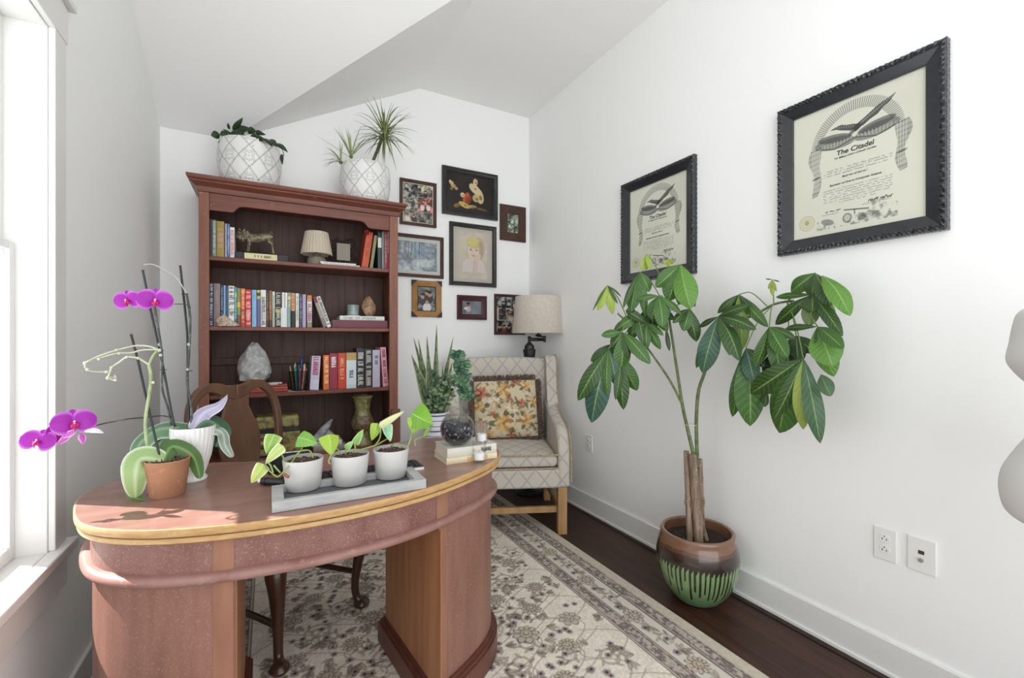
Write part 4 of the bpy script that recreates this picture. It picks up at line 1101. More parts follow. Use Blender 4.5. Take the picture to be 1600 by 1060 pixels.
ax_ = lambda X: 320+.11325*X
ay_ = lambda Y: 410+.11325*Y
standing([
 (60, 115, 285, '#26385c', '#e6e6ea', (.05, .97, .6), None, 'navy book with bold white lettering, leftmost on the second shelf'),
 (120, 213, 293, '#8a7776', '#9d8b89', (.55, .9, .3), [(0, 1, '#8a7776')], 'thick mauve-grey book behind the seashell on the second shelf'),
 (216, 256, 320, '#2d3a56', '#aab4c8', (.1, .95, .6), None, 'narrow dark navy book between the mauve book and the pale blue one'),
 (258, 288, 320, '#8fb0d4', '#dbe7f2', None, None, 'narrow pale blue book right of the narrow navy one'),
 (290, 323, 325, '#45647f', '#9db4c6', None, [(.9, 1, '#36536c')], 'slate blue book beside the white book with black lettering'),
 (326, 408, 327, '#e8e6e2', '#2b2b2d', (.22, .97, .7), [(0, .16, '#d5d2cc')], 'white book with tall black lettering, above the seashell'),
 (411, 441, 342, '#4fa3b8', '#e7f1ef', (.2, .8, .5), [(.75, .86, '#b9d7a0'), (0, .2, '#2f7d8f')], 'narrow turquoise book right of the white book with black lettering'),
 (443, 493, 357, '#8f7a4c', '#5d4630', None, [(.5, .64, '#e0bd3c'), (.64, 1, '#8a8a52'), (.3, .5, '#7f9b55'), (0, .3, '#7c5136')], 'book with a green, yellow and brown spine left of the orange one'),
 (495, 556, 362, '#d4552f', '#f1c9a2', (.12, .95, .5), [(0, .45, '#b8452b'), (.88, 1, '#e2873a')], 'orange book with pale lettering on the second shelf'),
 (559, 640, 380, '#cf2f2e', '#f3dcd6', (.1, .95, .65), None, 'bright red book with white lettering on the second shelf'),
 (648, 714, 382, '#86b5dc', '#6c9bc4', (.7, .9, .3), None, 'plain light blue book right of the bright red one'),
 (717, 768, 386, '#6a6690', '#8d89ac', None, [(.76, 1, '#c9c063'), (.84, .93, '#3f4a3c')], 'slate purple book with a yellow-green top'),
 (771, 845, 382, '#e9e8e4', '#3a3a3c', (.05, .97, .6), None, 'white book with grey and black lettering in the middle of the second shelf'),
 (848, 884, 387, '#4c3b33', '#b7a999', (.2, .9, .4), None, 'dark brown book right of the white lettered one'),
 (886, 926, 392, '#a3633d', '#dcb189', (.4, .7, .3), [(0, .2, '#5b3b34'), (.6, 1, '#8d6b43')], 'orange-brown book next to the dark brown one'),
 (930, 969, 405, '#d5dcd3', '#5d7f66', (.5, .9, .4), [(0, .5, '#a9b9ac')], 'thin white and sage book left of the black lettered one'),
 (972, 1056, 407, '#24251f', '#d9d2b8', (.08, .97, .6), [(.42, .5, '#c2a24c')], 'black book with cream lettering and a gold star band'),
 (1062, 1102, 416, '#e4e3de', '#bab9b2', None, None, 'tall white book just right of the black lettered one'),
 (1105, 1141, 420, '#eeedea', '#cfcdc8', (.4, .9, .2), None, 'second tall white book behind the short pale ones'),
 (1143, 1189, 420, '#8fa38b', '#e8e4c8', (.5, .9, .5), [(.8, .9, '#d5ca74'), (0, .5, '#4c6352')], 'patterned green and cream book left of the peach one'),
 (1192, 1246, 426, '#d9a27c', '#b8573d', (.55, .97, .6), [(0, .48, '#23251f')], 'peach and black book with red lettering'),
 (1252, 1300, 430, '#d7dccb', '#8d9a83', (.2, .9, .35), None, 'pale cream-green book right of the peach and black one'),
 (1303, 1344, 440, '#4b4d62', '#9fa2b8', (.3, .9, .5), None, 'dark slate book beside the lilac one'),
 (1347, 1396, 444, '#b0a2c4', '#e3dcec', None, [(0, 1, '#b3a6c6')], 'lilac book left of the orange-topped one'),
], 2, ax_, ay_, group=G2)
bx2 = lambda X: 460+.10376*X
by2 = lambda Y: 420+.10376*Y
standing([(190, 264, 402, '#c9b7c6', '#8c3440', (.2, .85, .6), [(.86, 1, '#d08132'), (0, .16, '#8e8e68'), (.45, .8, '#e6dcd8')], 'book with an orange-topped white and red spine, beside the two leaning books')], 2, bx2, by2, group=G2)
leaning(2, bx2, by2, 283, 330, 432, 440, 496, '#a2978a', '#6d6459', None, [(.8, 1, '#7d2636'), (0, .3, '#8c7d70')], 'grey-brown book with a crimson top leaning against the upright row', G2)
leaning(2, bx2, by2, 338, 388, 428, 500, 562, '#e7e4df', '#2d2b2b', (.1, .97, .6), None, 'white book with black lettering, outermost of the two leaning ones', G2)
for sx0, sx1, yt, col, lb in ((1048, 1133, 627, '#dfe3e4', 'short pale grey book standing in front of the two tall white ones'), (1136, 1180, 627, '#8ea79f', 'short grey-green book standing in front of the patterned one')):
    a, b_ = AY(ax_(sx0), 500, 2.962), AY(ax_(sx1), 500, 2.962); z1 = AY(ax_(sx0), ay_(yt), 2.962).z
    book(Matrix.Translation((a.x, 2.9605, SH[2]+.0004)), b_.x-a.x, z1-SH[2], .0115, col, lb, '#9aa0a2', None, None, G2)
# flat books under the candle and the small salt lamp
def flat_book(x0, x1, y, z0, z1, col, label, d=.17, txt='#777', style=None, group=None, rz=0):
    M = Matrix.Translation((x0, y, z1)) @ Matrix.Rotation(PI/2, 4, 'Y')
    if rz: M = Matrix.Translation(((x0+x1)/2, y, 0)) @ Matrix.Rotation(rz, 4, 'Z') @ Matrix.Translation((-(x0+x1)/2, -y, 0)) @ M
    return book(M, z1-z0, x1-x0, d, col, label, txt, style, None, group)
a, b_ = AY(519.7, 505, 2.97), AY(605.8, 505, 2.97); z2 = AY(560, 500.6, 2.97).z
flat_book(a.x, b_.x, 2.97, SH[2]+.0005, z2, '#6b2f3b', 'large maroon book lying flat on the right of the second shelf', .2)
a, b_ = AY(531, 495, 2.98), AY(600.6, 495, 2.98); z3 = z2+.027
flat_book(a.x, b_.x, 2.98, z2+.0006, z3, '#d9dbd6', 'white book lying flat on top of the maroon one', .17, '#8f9290', (.1, .8, .4))
p = AY(551.5, 493, 3.05)
t = thing('candle_jar', (p.x, p.y, z3), 'small grey-green glass candle jar standing on the flat white book', 'candle')
MB().lathe([(.001, z3+.0005), (.045, z3+.0005), (.046, z3+.006), (.03, z3+.008)], (p.x, p.y, 0), 32, capt=True).build('saucer', mat('white_ceramic', '#e9e8e4', .25, coat=.3), t)
MB().lathe([(.034, z3+.0085), (.037, z3+.012), (.037, z3+.074), (.034, z3+.074), (.034, z3+.055), (.001, z3+.055)], (p.x, p.y, 0), 32).build('jar', mat('grey_green_glass_glaze', '#70857f', .12, coat=.6, c2='#93a6a3', nscale=9), t)
def rock(c, rx, rz, seed, m, name, label, cat, base=None, flat=.15, ry=None, n=.12, smin=.74):
    ry = ry or rx; rs = random.Random(seed); off = [Vector((rs.uniform(-1, 1), rs.uniform(-1, 1), rs.uniform(-1, 1))).normalized() for _ in range(34)]
    ds = [rs.uniform(smin, 1) for _ in off]
    bm = bmesh.new(); bmesh.ops.create_icosphere(bm, subdivisions=4, radius=1)
    vs = []
    for v in bm.verts:
        d_ = v.co.normalized(); r = 1
        for o, k in zip(off, ds):
            q = d_.dot(o)
            if q > 1e-3: r = min(r, max(k/q, .6))
        r += n*.3*math.sin(d_.x*7+seed)*math.sin(d_.y*6)*math.sin(d_.z*8)
        z = d_.z*r; tz = max(0, (z+1)/2)
        tap = 1.08-.42*tz**1.8
        if smin > .8: tap *= 1+.35*(max(0, 1-tz*2.2))
        vs.append((c[0]+d_.x*r*rx*tap, c[1]+d_.y*r*ry*tap, c[2]+max(z, -1+flat)*rz/2*1.0+rz/2*(1-flat)))
    fs = [tuple(v.index for v in f.verts) for f in bm.faces]; bm.free()
    b = MB(); b.add(vs, fs); 
    if base is None:
        o = b.build(name, m, loc=c, ang=25); return tag(o, label, cat)
    t = thing(name, c, label, cat); b.build('crystal', m, t, ang=25); return t
salt = mat('tan_salt_crystal', '#b59673', .45, c2='#8a6a52', nscale=30, lo=.35, hi=.7, c3='#d9c3a4', n3=(70, .55, .7), sss=.2, bump=.3, bscale=60)
p = AY(576.5, 493, 3.06); rock((p.x, p.y, z3+.0008), .051, .145, 4, salt, 'salt_lamp', 'small tan egg-shaped salt crystal lamp on the flat white book', 'salt lamp')
# seashell at the left
p = AY(355, 506, 2.955); b = MB(); shell_m = mat('seashell', '#cdbba6', .45, c2='#a48e7b', nscale=60, lo=.4, hi=.7, c3='#e3d7c8', n3=(40, .55, .7))
A = AY(337, 497, 2.952); B_ = AY(373.5, 505.5, 2.95); A.z = SH[2]+.033; B_.z = SH[2]+.008
def shl(u, v):
    q = 2*PI*v; r = float(np.interp(u, [0, .08, .25, .45, .7, 1], [.003, .020, .036, .030, .016, .003]))
    r *= 1+.16*math.cos(q*5+u*16)*(u < .5)+.05*math.sin(u*60)
    ax = (B_-A).normalized(); s1 = Vector((0, 1, 0)); s2 = ax.cross(s1)
    c_ = A.lerp(B_, u)
    pt = c_+(s1*math.cos(q)*.75+s2*math.sin(q))*r; pt.z = max(pt.z, SH[2]+.0005); return pt
b.grid(shl, 50, 33); tag(b.build('seashell', shell_m, loc=(p.x, 2.955, SH[2]), ang=60), 'beige spiral seashell lying in front of the left books on the second shelf', 'seashell')

# top shelf
c1x = lambda X: 320+.151*X
c1y = lambda Y: 260+.151*Y
YT = 3.02
standing([
 (50, 74, 545, '#4a3b4f', '#a79fae', None, None, 'dark plum book, leftmost on the top shelf'),
 (76, 118, 556, '#7f8d80', '#c5cfc3', (.1, .95, .5), None, 'grey-green book with pale lettering on the top shelf'),
 (121, 200, 570, '#9d8a3d', '#c98f9d', (.3, .8, .55), None, 'olive-yellow book with pink lettering on the top shelf'),
 (205, 231, 594, '#a9a2b6', '#7f7891', (.1, .9, .5), None, 'narrow lilac-grey book right of the olive-yellow one'),
 (233, 258, 597, '#5f7fa8', '#c3d2e3', (.1, .9, .5), None, 'narrow blue book on the top shelf'),
 (260, 308, 632, '#dcc9cb', '#b8707b', (.1, .9, .45), [(.9, 1, '#efe6e2')], 'shortest pale pink book on the left of the top shelf'),
], 1, c1x, c1y, group=G1)
t0 = AY(366.8, 400, 2.99); t1 = AY(451, 400, 2.99); zb = SH[1]+.0005
case_m = mat('charcoal_box', '#2b2b31', .5)
o = MB().box(t0.x, t1.x, 2.99, 3.13, zb, zb+.042).build('flat_box', case_m, loc=((t0.x+t1.x)/2, 3.06, zb), smooth=False, bevel=.004); tag(o, 'long flat charcoal box under the lion figure on the top shelf', 'box')
p0 = AY(382, 400, 2.972); p1 = AY(433, 400, 2.972)
b = Matrix.Translation((p0.x, 2.968, zb))
flat = book(Matrix.Translation((p0.x, 2.962, zb+.034)) @ Matrix.Rotation(PI/2, 4, 'Y'), .034, p1.x-p0.x, .024, '#d8cf9e', 'small cream paperback lying flat in front of the charcoal box', '#5b5340', (.25, .8, .3), None, G1)
# bronze lion on an oval base
bz_m = mat('aged_bronze', '#958a72', .5, metal=.35, c2='#554d3e', nscale=60, lo=.4, hi=.65, bump=.6, bscale=160, bdist=.003)
o0 = AY(399, 389, 3.05); zz0 = zb+.0425; t = thing('lion_figure', (o0.x, 3.05, zz0), 'small bronze figure of a standing lion on an oval base, atop the charcoal box', 'figurine')
b = MB().lathe([(.001, zz0), (1, zz0), (.97, zz0+.006), (.9, zz0+.010), (.001, zz0+.011)], (0, 0, 0), 32)
b.v = [(o0.x+.006+p_[0]*.092, 3.05+p_[1]*.04, p_[2]) for p_ in b.v]; b.build('base', mat('dark_bronze', '#2e2a24', .4, metal=.5), t)
s = .00056*2.75*1.0
def LP(x, y): q = AY(c1x(x), c1y(y), 3.05); return Vector((q.x, 3.05, q.z))
def lift(v): return v
b = MB()
body = [LP(430, 715), LP(470, 740), LP(530, 748), LP(590, 742), LP(640, 735), LP(675, 735), LP(695, 750)]
b.tube(cr(body, 4), [float(np.interp(i/24, [0, .2, .5, .75, 1], [.024, .031, .027, .024, .020])) for i in range(25)], 14)
b.ball(LP(372, 708), .022, 14, 10, sc=(1.05, .8, .95)); b.ball(LP(346, 722), .011, 10, 8, sc=(1.2, .8, .8)); b.ball(LP(340, 733), .008, 10, 8)
b.build('body', bz_m, t)
b = MB(); rnd = random.Random(2)
for i in range(110):
    a = rnd.uniform(0, 2*PI); r = rnd.uniform(.010, .034); c_ = LP(396, 712)+Vector((r*math.cos(a)*.8, rnd.uniform(-.02, .02), r*math.sin(a)))
    b.ball(c_, rnd.uniform(.006, .010), 6, 5)
b.build('mane', bz_m, t)
for xs_, dy in (([(455, 745), (468, 790), (462, 830), (455, 838)], -.012), ([(440, 745), (452, 790), (450, 825), (440, 832)], .012), ([(675, 745), (660, 780), (690, 810), (712, 850)], -.010), ([(690, 745), (690, 780), (700, 800), (708, 838)], .012)):
    pts = [LP(*q)+Vector((0, dy, 0)) for q in xs_]; pts[-1].z = zz0+.014
    b = MB().tube(cr(pts, 5), [.015-.009*min(1, i/10) for i in range(16)], 9); b.ball(pts[-1]+Vector((-.004, 0, -.001)), .008, 8, 6, sc=(1.3, 1, .7)); b.build('leg', bz_m, t)
pts = [LP(690, 735), LP(700, 715), LP(690, 690), LP(678, 678)]; MB().tube(cr(pts, 4), [.005]*12+[.006], 7).build('tail', bz_m, t)
# small pleated lamp
lx0 = AY(494.8, 400, 3.04); cx_, cy_ = lx0.x, 3.04
t = thing('pleated_table_lamp', (cx_, cy_, zb), 'small table lamp with a pleated cream shade and round stone base, on the top shelf', 'table lamp')
stone = mat('taupe_stone', '#8f8575', .7, c2='#7d7465', nscale=50)
MB().lathe([(.001, zb), (.052, zb), (.056, zb+.015), (.055, zb+.035), (.045, zb+.052), (.018, zb+.060), (.016, zb+.075), (.001, zb+.076)], (cx_, cy_, 0), 36).build('base', stone, t)
MB().lathe([(.012, zb+.076), (.012, zb+.10)], (cx_, cy_, 0), 12, capt=True).build('socket', blk, t)
MB().lathe([(.090, zb+.068), (.0905, zb+.071), (.067, zb+.205), (.0665, zb+.207), (.064, zb+.205), (.087, zb+.070), (.090, zb+.068)], (cx_, cy_, 0), 144, fr=lambda q, z, i: 1+.022*math.cos(q*30), capb=False).build('shade', mat('cream_pleated_fabric', '#c6b9a5', .9), t, ang=80)
# ornate scroll easel with a grey card
e0 = AY(535.5, 407, 3.06); wr = mat('dark_bronze')
t = thing('scroll_easel', (e0.x, 3.06, zb), 'ornate dark metal scroll-work easel on the top shelf right of the pleated lamp', 'easel')
b = MB()
def EP(x, y, d=0): q = AY(bx2(x), 320+.10376*y, 3.06); return Vector((q.x, 3.06+d, q.z))
ccs = [(600, 560, 40, 0), (640, 530, 30, 1), (600, 640, 30, 2), (590, 720, 32, 3), (570, 790, 30, 0), (690, 560, 25, 1), (820, 550, 36, 2), (880, 540, 34, 0), (900, 610, 30, 1), (880, 680, 32, 2), (860, 760, 32, 3), (900, 800, 28, 0), (740, 570, 28, 1), (540, 800, 26, 2)]
for x, y, r, k in ccs:
    pts = []
    for i in range(16): q = i/15; rr = r*(1-.75*q); a = k*1.6+q*2.4*PI; pts.append(EP(x+rr*math.cos(a), y+rr*math.sin(a), .004*math.sin(i)))
    b.tube(pts, .0022, 6)
    for i in range(3): a = k+i*2; b.ball(EP(x+r*math.cos(a), y+r*math.sin(a)), .0045, 6, 5, sc=(1.4, .6, .9))
b.tube([EP(625, 838), EP(640, 620), EP(740, 560), EP(850, 520)], .0028, 6); b.tube([EP(860, 838), EP(865, 620), EP(760, 565)], .0028, 6); b.tube([EP(560, 838), EP(900, 838)], .0028, 6)
bb = EP(740, 838, .06); bb.z = zb+.003; b.tube([EP(740, 570), bb], .003, 6)
for x in (570, 890):
    f_ = EP(x, 838); b.tube([f_, Vector((f_.x, 3.05, zb+.003))], .003, 6)
b.build('scroll_work', wr, t)
q0 = EP(635, 835); q1 = EP(835, 600)
o = MB().box(q0.x, q1.x, 3.046, 3.050, q0.z-.001, q1.z).build('grey_card', mat('grey_card', '#8d8579', .6), loc=((q0.x+q1.x)/2, 3.048, q0.z), smooth=False, bevel=.001); tag(o, 'small blank grey card propped on the ornate easel', 'card')
a, b_ = AY(500.5, 405, 2.965), AY(562, 405, 2.965)
flat_book(a.x+.004, b_.x, 2.965, zb, zb+.009, '#cfccc6', 'thin grey-white booklet lying flat at the shelf edge, lower of two', .07, '#8c8a86', (.1, .9, .3), G1)
flat_book(a.x, b_.x-.022, 2.968, zb+.0095, zb+.019, '#e2dfda', 'thin white booklet lying on the lower booklet at the shelf edge', .065, '#8c8a86', (.1, .9, .3), G1)
b2y = lambda Y: 320+.10376*Y
leaning(1, bx2, b2y, 1095, 1188, 415, 1010, 1112, '#c2502a', '#a03c20', (.3, .7, .3), None, 'bright orange book leaning to the right on the top shelf', G1, YT)
leaning(1, bx2, b2y, 1205, 1252, 466, 1133, 1180, '#8c8a62', '#5c5a42', None, None, 'thin olive book leaning beside the bright orange one', G1, YT)
standing([
 (1256, 1314, 405, '#3a4347', '#cfd2d0', None, [(.58, .84, '#dfe1dc')], 'charcoal book with a white label, right side of the top shelf'),
 (1317, 1357, 405, '#8f938a', '#5d615b', None, None, 'grey book right of the charcoal one with a white label'),
 (1360, 1400, 400, '#c2596b', '#efd9d9', (.2, .9, .4), None, 'rose red book, second from the right on the top shelf'),
 (1403, 1432, 405, '#d9c8b4', '#a5453f', (.1, .9, .5), [(0, .45, '#b35450')], 'cream and red book, last on the right of the top shelf'),
], 1, bx2, b2y, group=G1, yb=YT)
# ribbon bow on the orange book
rc = AY(bx2(1092), b2y(415), YT-.012); b = MB()
for i in range(6):
    a = i*PI/3; b.tube(cr([rc, rc+Vector((.012*math.cos(a), -.006, .012*math.sin(a))), rc+Vector((.017*math.cos(a+.5), -.002, .017*math.sin(a+.5))), rc], 5), .0025, 5)
b.ball(rc, .005); tag(b.build('ribbon_bow', mat('red_ribbon', '#9c1f2b', .4), loc=rc), 'red ribbon bow stuck on the top of the bright orange book', 'bow')

# third shelf
dx = lambda X: 430+.12266*X
dy_ = lambda Y: 520+.12266*Y
leaning(3, dx, dy_, 470, 585, 302, 440, 555, '#c2bbd2', '#a53c57', (.45, .97, .5), [(0, .3, '#cfc9dd')], 'lavender-white book with crimson lettering leaning right beside the pen cup', G3)
standing([
 (612, 688, 287, '#d5692f', '#f2cf9d', (.2, .95, .5), [(0, .12, '#c2792f')], 'orange book with yellow lettering on the third shelf'),
 (692, 796, 266, '#93253d', '#f0e6e4', (.62, .9, .45), None, 'thick crimson book with a white emblem on the third shelf'),
 (800, 903, 262, '#c63f28', '#e9a16b', (.3, .92, .35), None, 'thick vermilion book right of the thick crimson one'),
 (906, 1033, 256, '#d3dbde', '#4a6f84', (.3, .5, .3), [(.79, 1, '#b79a5c'), (0, .1, '#c3d3cc')], 'pale blue-white book with a tan top on the third shelf'),
 (1036, 1140, 200, '#25262a', '#c9c5bb', (.08, .95, .55), None, 'taller black book with white lettering, left of the pair'),
 (1143, 1236, 206, '#2a2a2d', '#bdb7ab', (.08, .95, .55), None, 'black book with white lettering, right of the pair on the third shelf'),
 (1240, 1335, 222, '#bcb3c4', '#6f6678', (.6, .85, .3), None, 'pale mauve book beside the pair of black ones'),
], 3, dx, dy_, group=G3)
leaning(3, dx, dy_, 1340, 1410, 190, 1376, 1446, '#d79aa2', '#7a2e38', (.1, .95, .4), None, 'pink book leaning left at the right end of the third shelf', G3, 2.972)
# mesh pen cup with pens
mesh_m = mat('black_wire_mesh', '#151516', .5, metal=.4)
q = AY(466.5, 600, 3.0); zs = SH[3]+.0005; pcx, pcy = q.x, 3.0
card = MB().box(pcx-.06, pcx+.03, 2.965, 3.05, zs, zs+.001).build('white_card', mat('paper_white', '#dedbd4', .8), loc=(pcx, 3.0, zs), smooth=False); tag(card, 'white card lying under the pen cup on the third shelf', 'card')
t = thing('pen_cup', (pcx, pcy, zs+.001), 'black wire mesh pen cup full of pens on the third shelf', 'pen cup')
b = MB(); zc = zs+.0012
for k in range(34):
    for s_ in (-1, 1):
        pts = []
        for i in range(7):
            q_ = i/6; a = 2*PI*k/34+s_*q_*.8; r = .040+.013*q_; pts.append((pcx+r*math.cos(a), pcy+r*math.sin(a), zc+.003+.112*q_))
        b.tube(pts, .0010, 4, cap=False)
b.build('mesh_wall', mesh_m, t)
b = MB(); 
for r, z in ((.0535, .114), (.0405, .002)): b.lathe([(r-.0015, zc+z), (r+.0015, zc+z), (r+.0015, zc+z+.003), (r-.0015, zc+z+.003), (r-.0015, zc+z)], (pcx, pcy, 0), 32, capb=False)
b.lathe([(.001, zc), (.040, zc), (.040, zc+.002), (.001, zc+.002)], (pcx, pcy, 0), 24); b.build('rim', mesh_m, t)
pens = [('#d9d5cc', 'white'), ('#c94b3c', 'red'), ('#3b6fa8', 'blue'), ('#4f8a55', 'green'), ('#8c3b5f', 'magenta'), ('#d9a53a', 'yellow'), ('#2c2f3f', 'dark blue'), ('#2f9a96', 'teal'), ('#c56d7e', 'pink'), ('#e8e2d4', 'ivory'), ('#d06a2c', 'orange')]
for i, (cl, nm) in enumerate(pens):
    a = 2*PI*i/len(pens)*1.0+.3; r0, r1 = .027, .043
    p0 = Vector((pcx+r0*math.cos(a), pcy+r0*math.sin(a), zc+.006)); p1 = Vector((pcx+r1*math.cos(a), pcy+r1*math.sin(a), zc+.118)); dv = (p1-p0).normalized(); L_ = .145+.02*((i*7) % 5)/4
    o = MB().tube([p0, p0+dv*(L_-.02)], .0038, 8).build('pen', mat('pen_'+nm.replace(' ', '_'), cl, .35), loc=p0)
    tag(o, nm+' pen or pencil standing in the mesh pen cup', 'pen', 'pens in the mesh cup')
    MB().tube([p0+dv*(L_-.02), p0+dv*(L_-.008), p0+dv*L_], [.0036, .0028, .0008], 8).build('tip', mat('pen_tip', '#c9b592' if i % 2 else '#e3e0da', .5) if False else mat('pen_tip_'+('a' if i % 2 else 'b'), '#c9b592' if i % 2 else '#2c2c30', .5), o)
pom = AY(472.5, 558.5, 2.99); b = MB(); rnd = random.Random(6)
for i in range(120):
    v = Vector((rnd.gauss(0, 1), rnd.gauss(0, 1), rnd.gauss(0, 1))).normalized(); b.tube([pom, pom+v*.012], [.0012, .0006], 4)
o = MB().tube([Vector((pcx, pcy, zc+.01)), pom], .003, 8).build('pompom_pen', mat('pen_blue'), loc=(pcx, pcy, zc+.01)); tag(o, 'pen topped with a bright blue pompom in the mesh cup', 'pen', 'pens in the mesh cup')
b.build('pompom', mat('blue_pompom', '#2f4fa3', .9), o)
# stack of flat red books under papers, big white salt lamp
a, b_ = AY(379, 605, 2.97), AY(449, 605, 2.97); zq = SH[3]+.0005
flat_book(a.x, b_.x+.003, 2.968, zq, zq+.015, '#8e3a2e', 'dark orange-red book lying flat on the third shelf, lowest of three', .2)
flat_book(a.x, b_.x, 2.97, zq+.0155, zq+.030, '#a8492f', 'rust-orange book lying flat in the middle of the stack of three', .2)
flat_book(a.x+.01, b_.x-.002, 2.973, zq+.0305, zq+.044, '#8f4030', 'brick-red book lying flat on top of the stack of three', .19)
o = MB().box(a.x-.02, b_.x-.05, 2.965, 3.1, zq+.0445, zq+.049).build('loose_papers', mat('paper_white'), loc=(a.x+.08, 3.0, zq+.0445), smooth=False); tag(o, 'loose white papers on the brick-red book under the white salt lamp', 'papers')
o2 = AY(430, 600, 3.0); o = MB().box(o2.x-.03, o2.x+.035, 2.962, 2.995, zq+.0495, zq+.056, M=None).build('notepad', mat('paper_cream', '#d6cfb8', .8), loc=(o2.x, 2.98, zq+.0495), smooth=False); tag(o, 'small cream notepad lying right of the white salt lamp base', 'notepad')
q = AY(397, 595, 3.05); zr = zq+.0498
t = thing('salt_lamp', (q.x, 3.05, zr), 'large white rock crystal lamp on a dark wooden base, on the third shelf', 'salt lamp')
MB().lathe([(.001, zr), (.075, zr), (.078, zr+.006), (.076, zr+.016), (.001, zr+.017)], (q.x, 3.05, 0), 36).build('base', mat('dark_mahogany'), t)
white_salt = mat('white_salt_crystal', '#b9b9b6', .5, c2='#9c9d9b', nscale=22, lo=.35, hi=.7, c3='#d6d6d4', n3=(50, .55, .7), sss=.35, bump=.35, bscale=40)
r_ = rock((q.x, 3.05, zr+.0175), .088, .262, 9, white_salt, 'crystal', 'x', 'x', flat=.3, ry=.07, n=.25, smin=.86)
for k in ('label', 'category'): del r_[k]
r_.parent = t; r_.location = Vector(r_.location)-Vector(t.location)

# fourth shelf: patterned chest, papers, glass leaf, vase
zf4 = SH[4]+.0005
a, b_ = AY(396, 700, 2.975), AY(469, 700, 2.975); zt_ = AY(430, 651, 2.975).z
chest_m = mat('olive_gold_decoupage', '#93894f', .45, c2='#6b5c33', nscale=26, lo=.45, hi=.6, c3='#4a3a24', n3=(55, .60, .66), coat=.2)
t = thing('decorative_chest', ((a.x+b_.x)/2, 3.06, zf4), 'small olive-gold patterned chest with a black strap band on the lower shelf', 'chest')
lw = b_.x-a.x; zm = zf4+(zt_-zf4)*.62
MB().box(a.x, b_.x, 2.975, 3.15, zf4+.008, zm).build('body', chest_m, t, smooth=False, bevel=.004)
MB().box(a.x-.003, b_.x+.003, 2.972, 3.153, zf4, zf4+.010).build('foot_rim', blk, t, smooth=False, bevel=.002)
MB().box(a.x+.004, b_.x-.004, 2.978, 3.147, zm+.012, zt_).build('lid', chest_m, t, smooth=False, bevel=.016, seg=3)
MB().box(a.x-.002, b_.x+.002, 2.973, 3.152, zm-.008, zm+.016).build('strap_band', blk, t, smooth=False, bevel=.002)
xc = (a.x*.62+b_.x*.38); b = MB().box(xc-.017, xc+.017, 2.966, 2.975, zm-.035, zm+.02); b.lathe([(.008, 0), (.008, .004)], M=Matrix.Translation((xc, 2.966, zm-.012)) @ Matrix.Rotation(PI/2, 4, 'X'), n=14, capt=True)
b.build('latch', mat('dark_bronze'), t, bevel=.002)
cc = Canvas(.055, .075, .002, '#9a9055'); cc.disc(.027, .035, .024, '#2c2418', .034); cc.disc(.027, .035, .014, '#a89c62', .022); cc.disc(.027, .055, .009, '#6b4a2c'); cc.disc(.027, .02, .012, '#6b3a2c', .008)
cc.panel('painted_medallion', paint, lambda X, Y: (X+a.x+.02, X*0+2.9745, Y+zf4+.045), t)
# papers and folded notebooks right of the chest
a2, b2_ = AY(487, 700, 2.975), AY(537, 700, 2.975)
flat_book(a2.x+.01, b2_.x+.012, 2.972, zf4, zf4+.030, '#8f8a7c', 'grey paperback lying flat, lower of two beside the patterned chest', .15)
flat_book(a2.x, b2_.x-.01, 2.974, zf4+.0305, zf4+.058, '#cfc9bd', 'cream paperback lying flat on the grey paperback on the lower shelf', .15, '#8f8979', (.2, .8, .3))
b = MB(); z_ = zf4+.0585
def fold(u, v): return (a2.x+.03+.13*u, 2.98+.12*v, z_+.001+.05*math.sin(PI*min(1, u*1.05))*(.6+.4*v))
b.grid(fold, 14, 8); o = b.build('folded_paper', mat('paper_white'), loc=(a2.x+.09, 3.04, z_), solid=.0008); tag(o, 'curled folded paper on top of the cream paperback, lower shelf', 'paper')
# glass leaf ornament standing on the stack
A = AY(486, 681, 2.97); A.z = z_; B_ = AY(519.5, 655, 2.97)
b = MB()
def gl(u, v):
    p = A.lerp(B_, u); p = p+Vector((0, 0, -.012*math.sin(PI*u))); w_ = .026*math.sin(PI*min(1, .06+u*.94))**.7
    s_ = Vector((.45, -.25, -.85)); return p+s_*(v-.5)*2*w_+Vector((0, -.008*(1-(2*v-1)**2), 0))
b.grid(gl, 24, 9); o = b.build('glass_feather', mat('frosted_grey_glass', '#8f939a', .25, c2='#c9ccd2', nscale=30, trans=.35, alpha=.9), loc=A, solid=.003); tag(o, 'grey translucent glass feather ornament leaning up from the paperbacks', 'ornament')
# vase
vq = AY(566.5, 690, 3.03); vm = mat('olive_crackle_glaze', '#8a8457', .25, c2='#6b6640', nscale=35, stretch=(1, 1, .5), lo=.42, hi=.6, c3='#a9a373', n3=(60, .55, .68), coat=.5)
vb = mat('brown_lattice_glaze', '#7d6b55', .4, c2='#59432f', nscale=70, lo=.45, hi=.58, coat=.2)
t = thing('vase', (vq.x, 3.03, zf4), 'tall olive-green ceramic vase with a bulging brown lattice belly on the lower shelf', 'vase')
ZV = lambda y: AY(566, y, 3.03).z
dz = ZV(692)-zf4; H_ = lambda y: zf4+(ZV(y)-ZV(694))*(ZV(619)-zf4)/(ZV(619)-ZV(694))
r_ = .0043*.89
pr = [(.060, 694), (.062, 692), (.060, 688), (.045, 684), (.040, 678), (.046, 672)]
MB().lathe([(.001, zf4)]+[(r, H_(y)) for r, y in pr], (vq.x, 3.03, 0), 40).build('foot', vm, t, ang=60)
b = MB(); pp = cr([(r, 0, H_(y)) for r, y in [(.046, 672.5), (.062, 668), (.072, 661), (.066, 654), (.052, 648)]], 5)
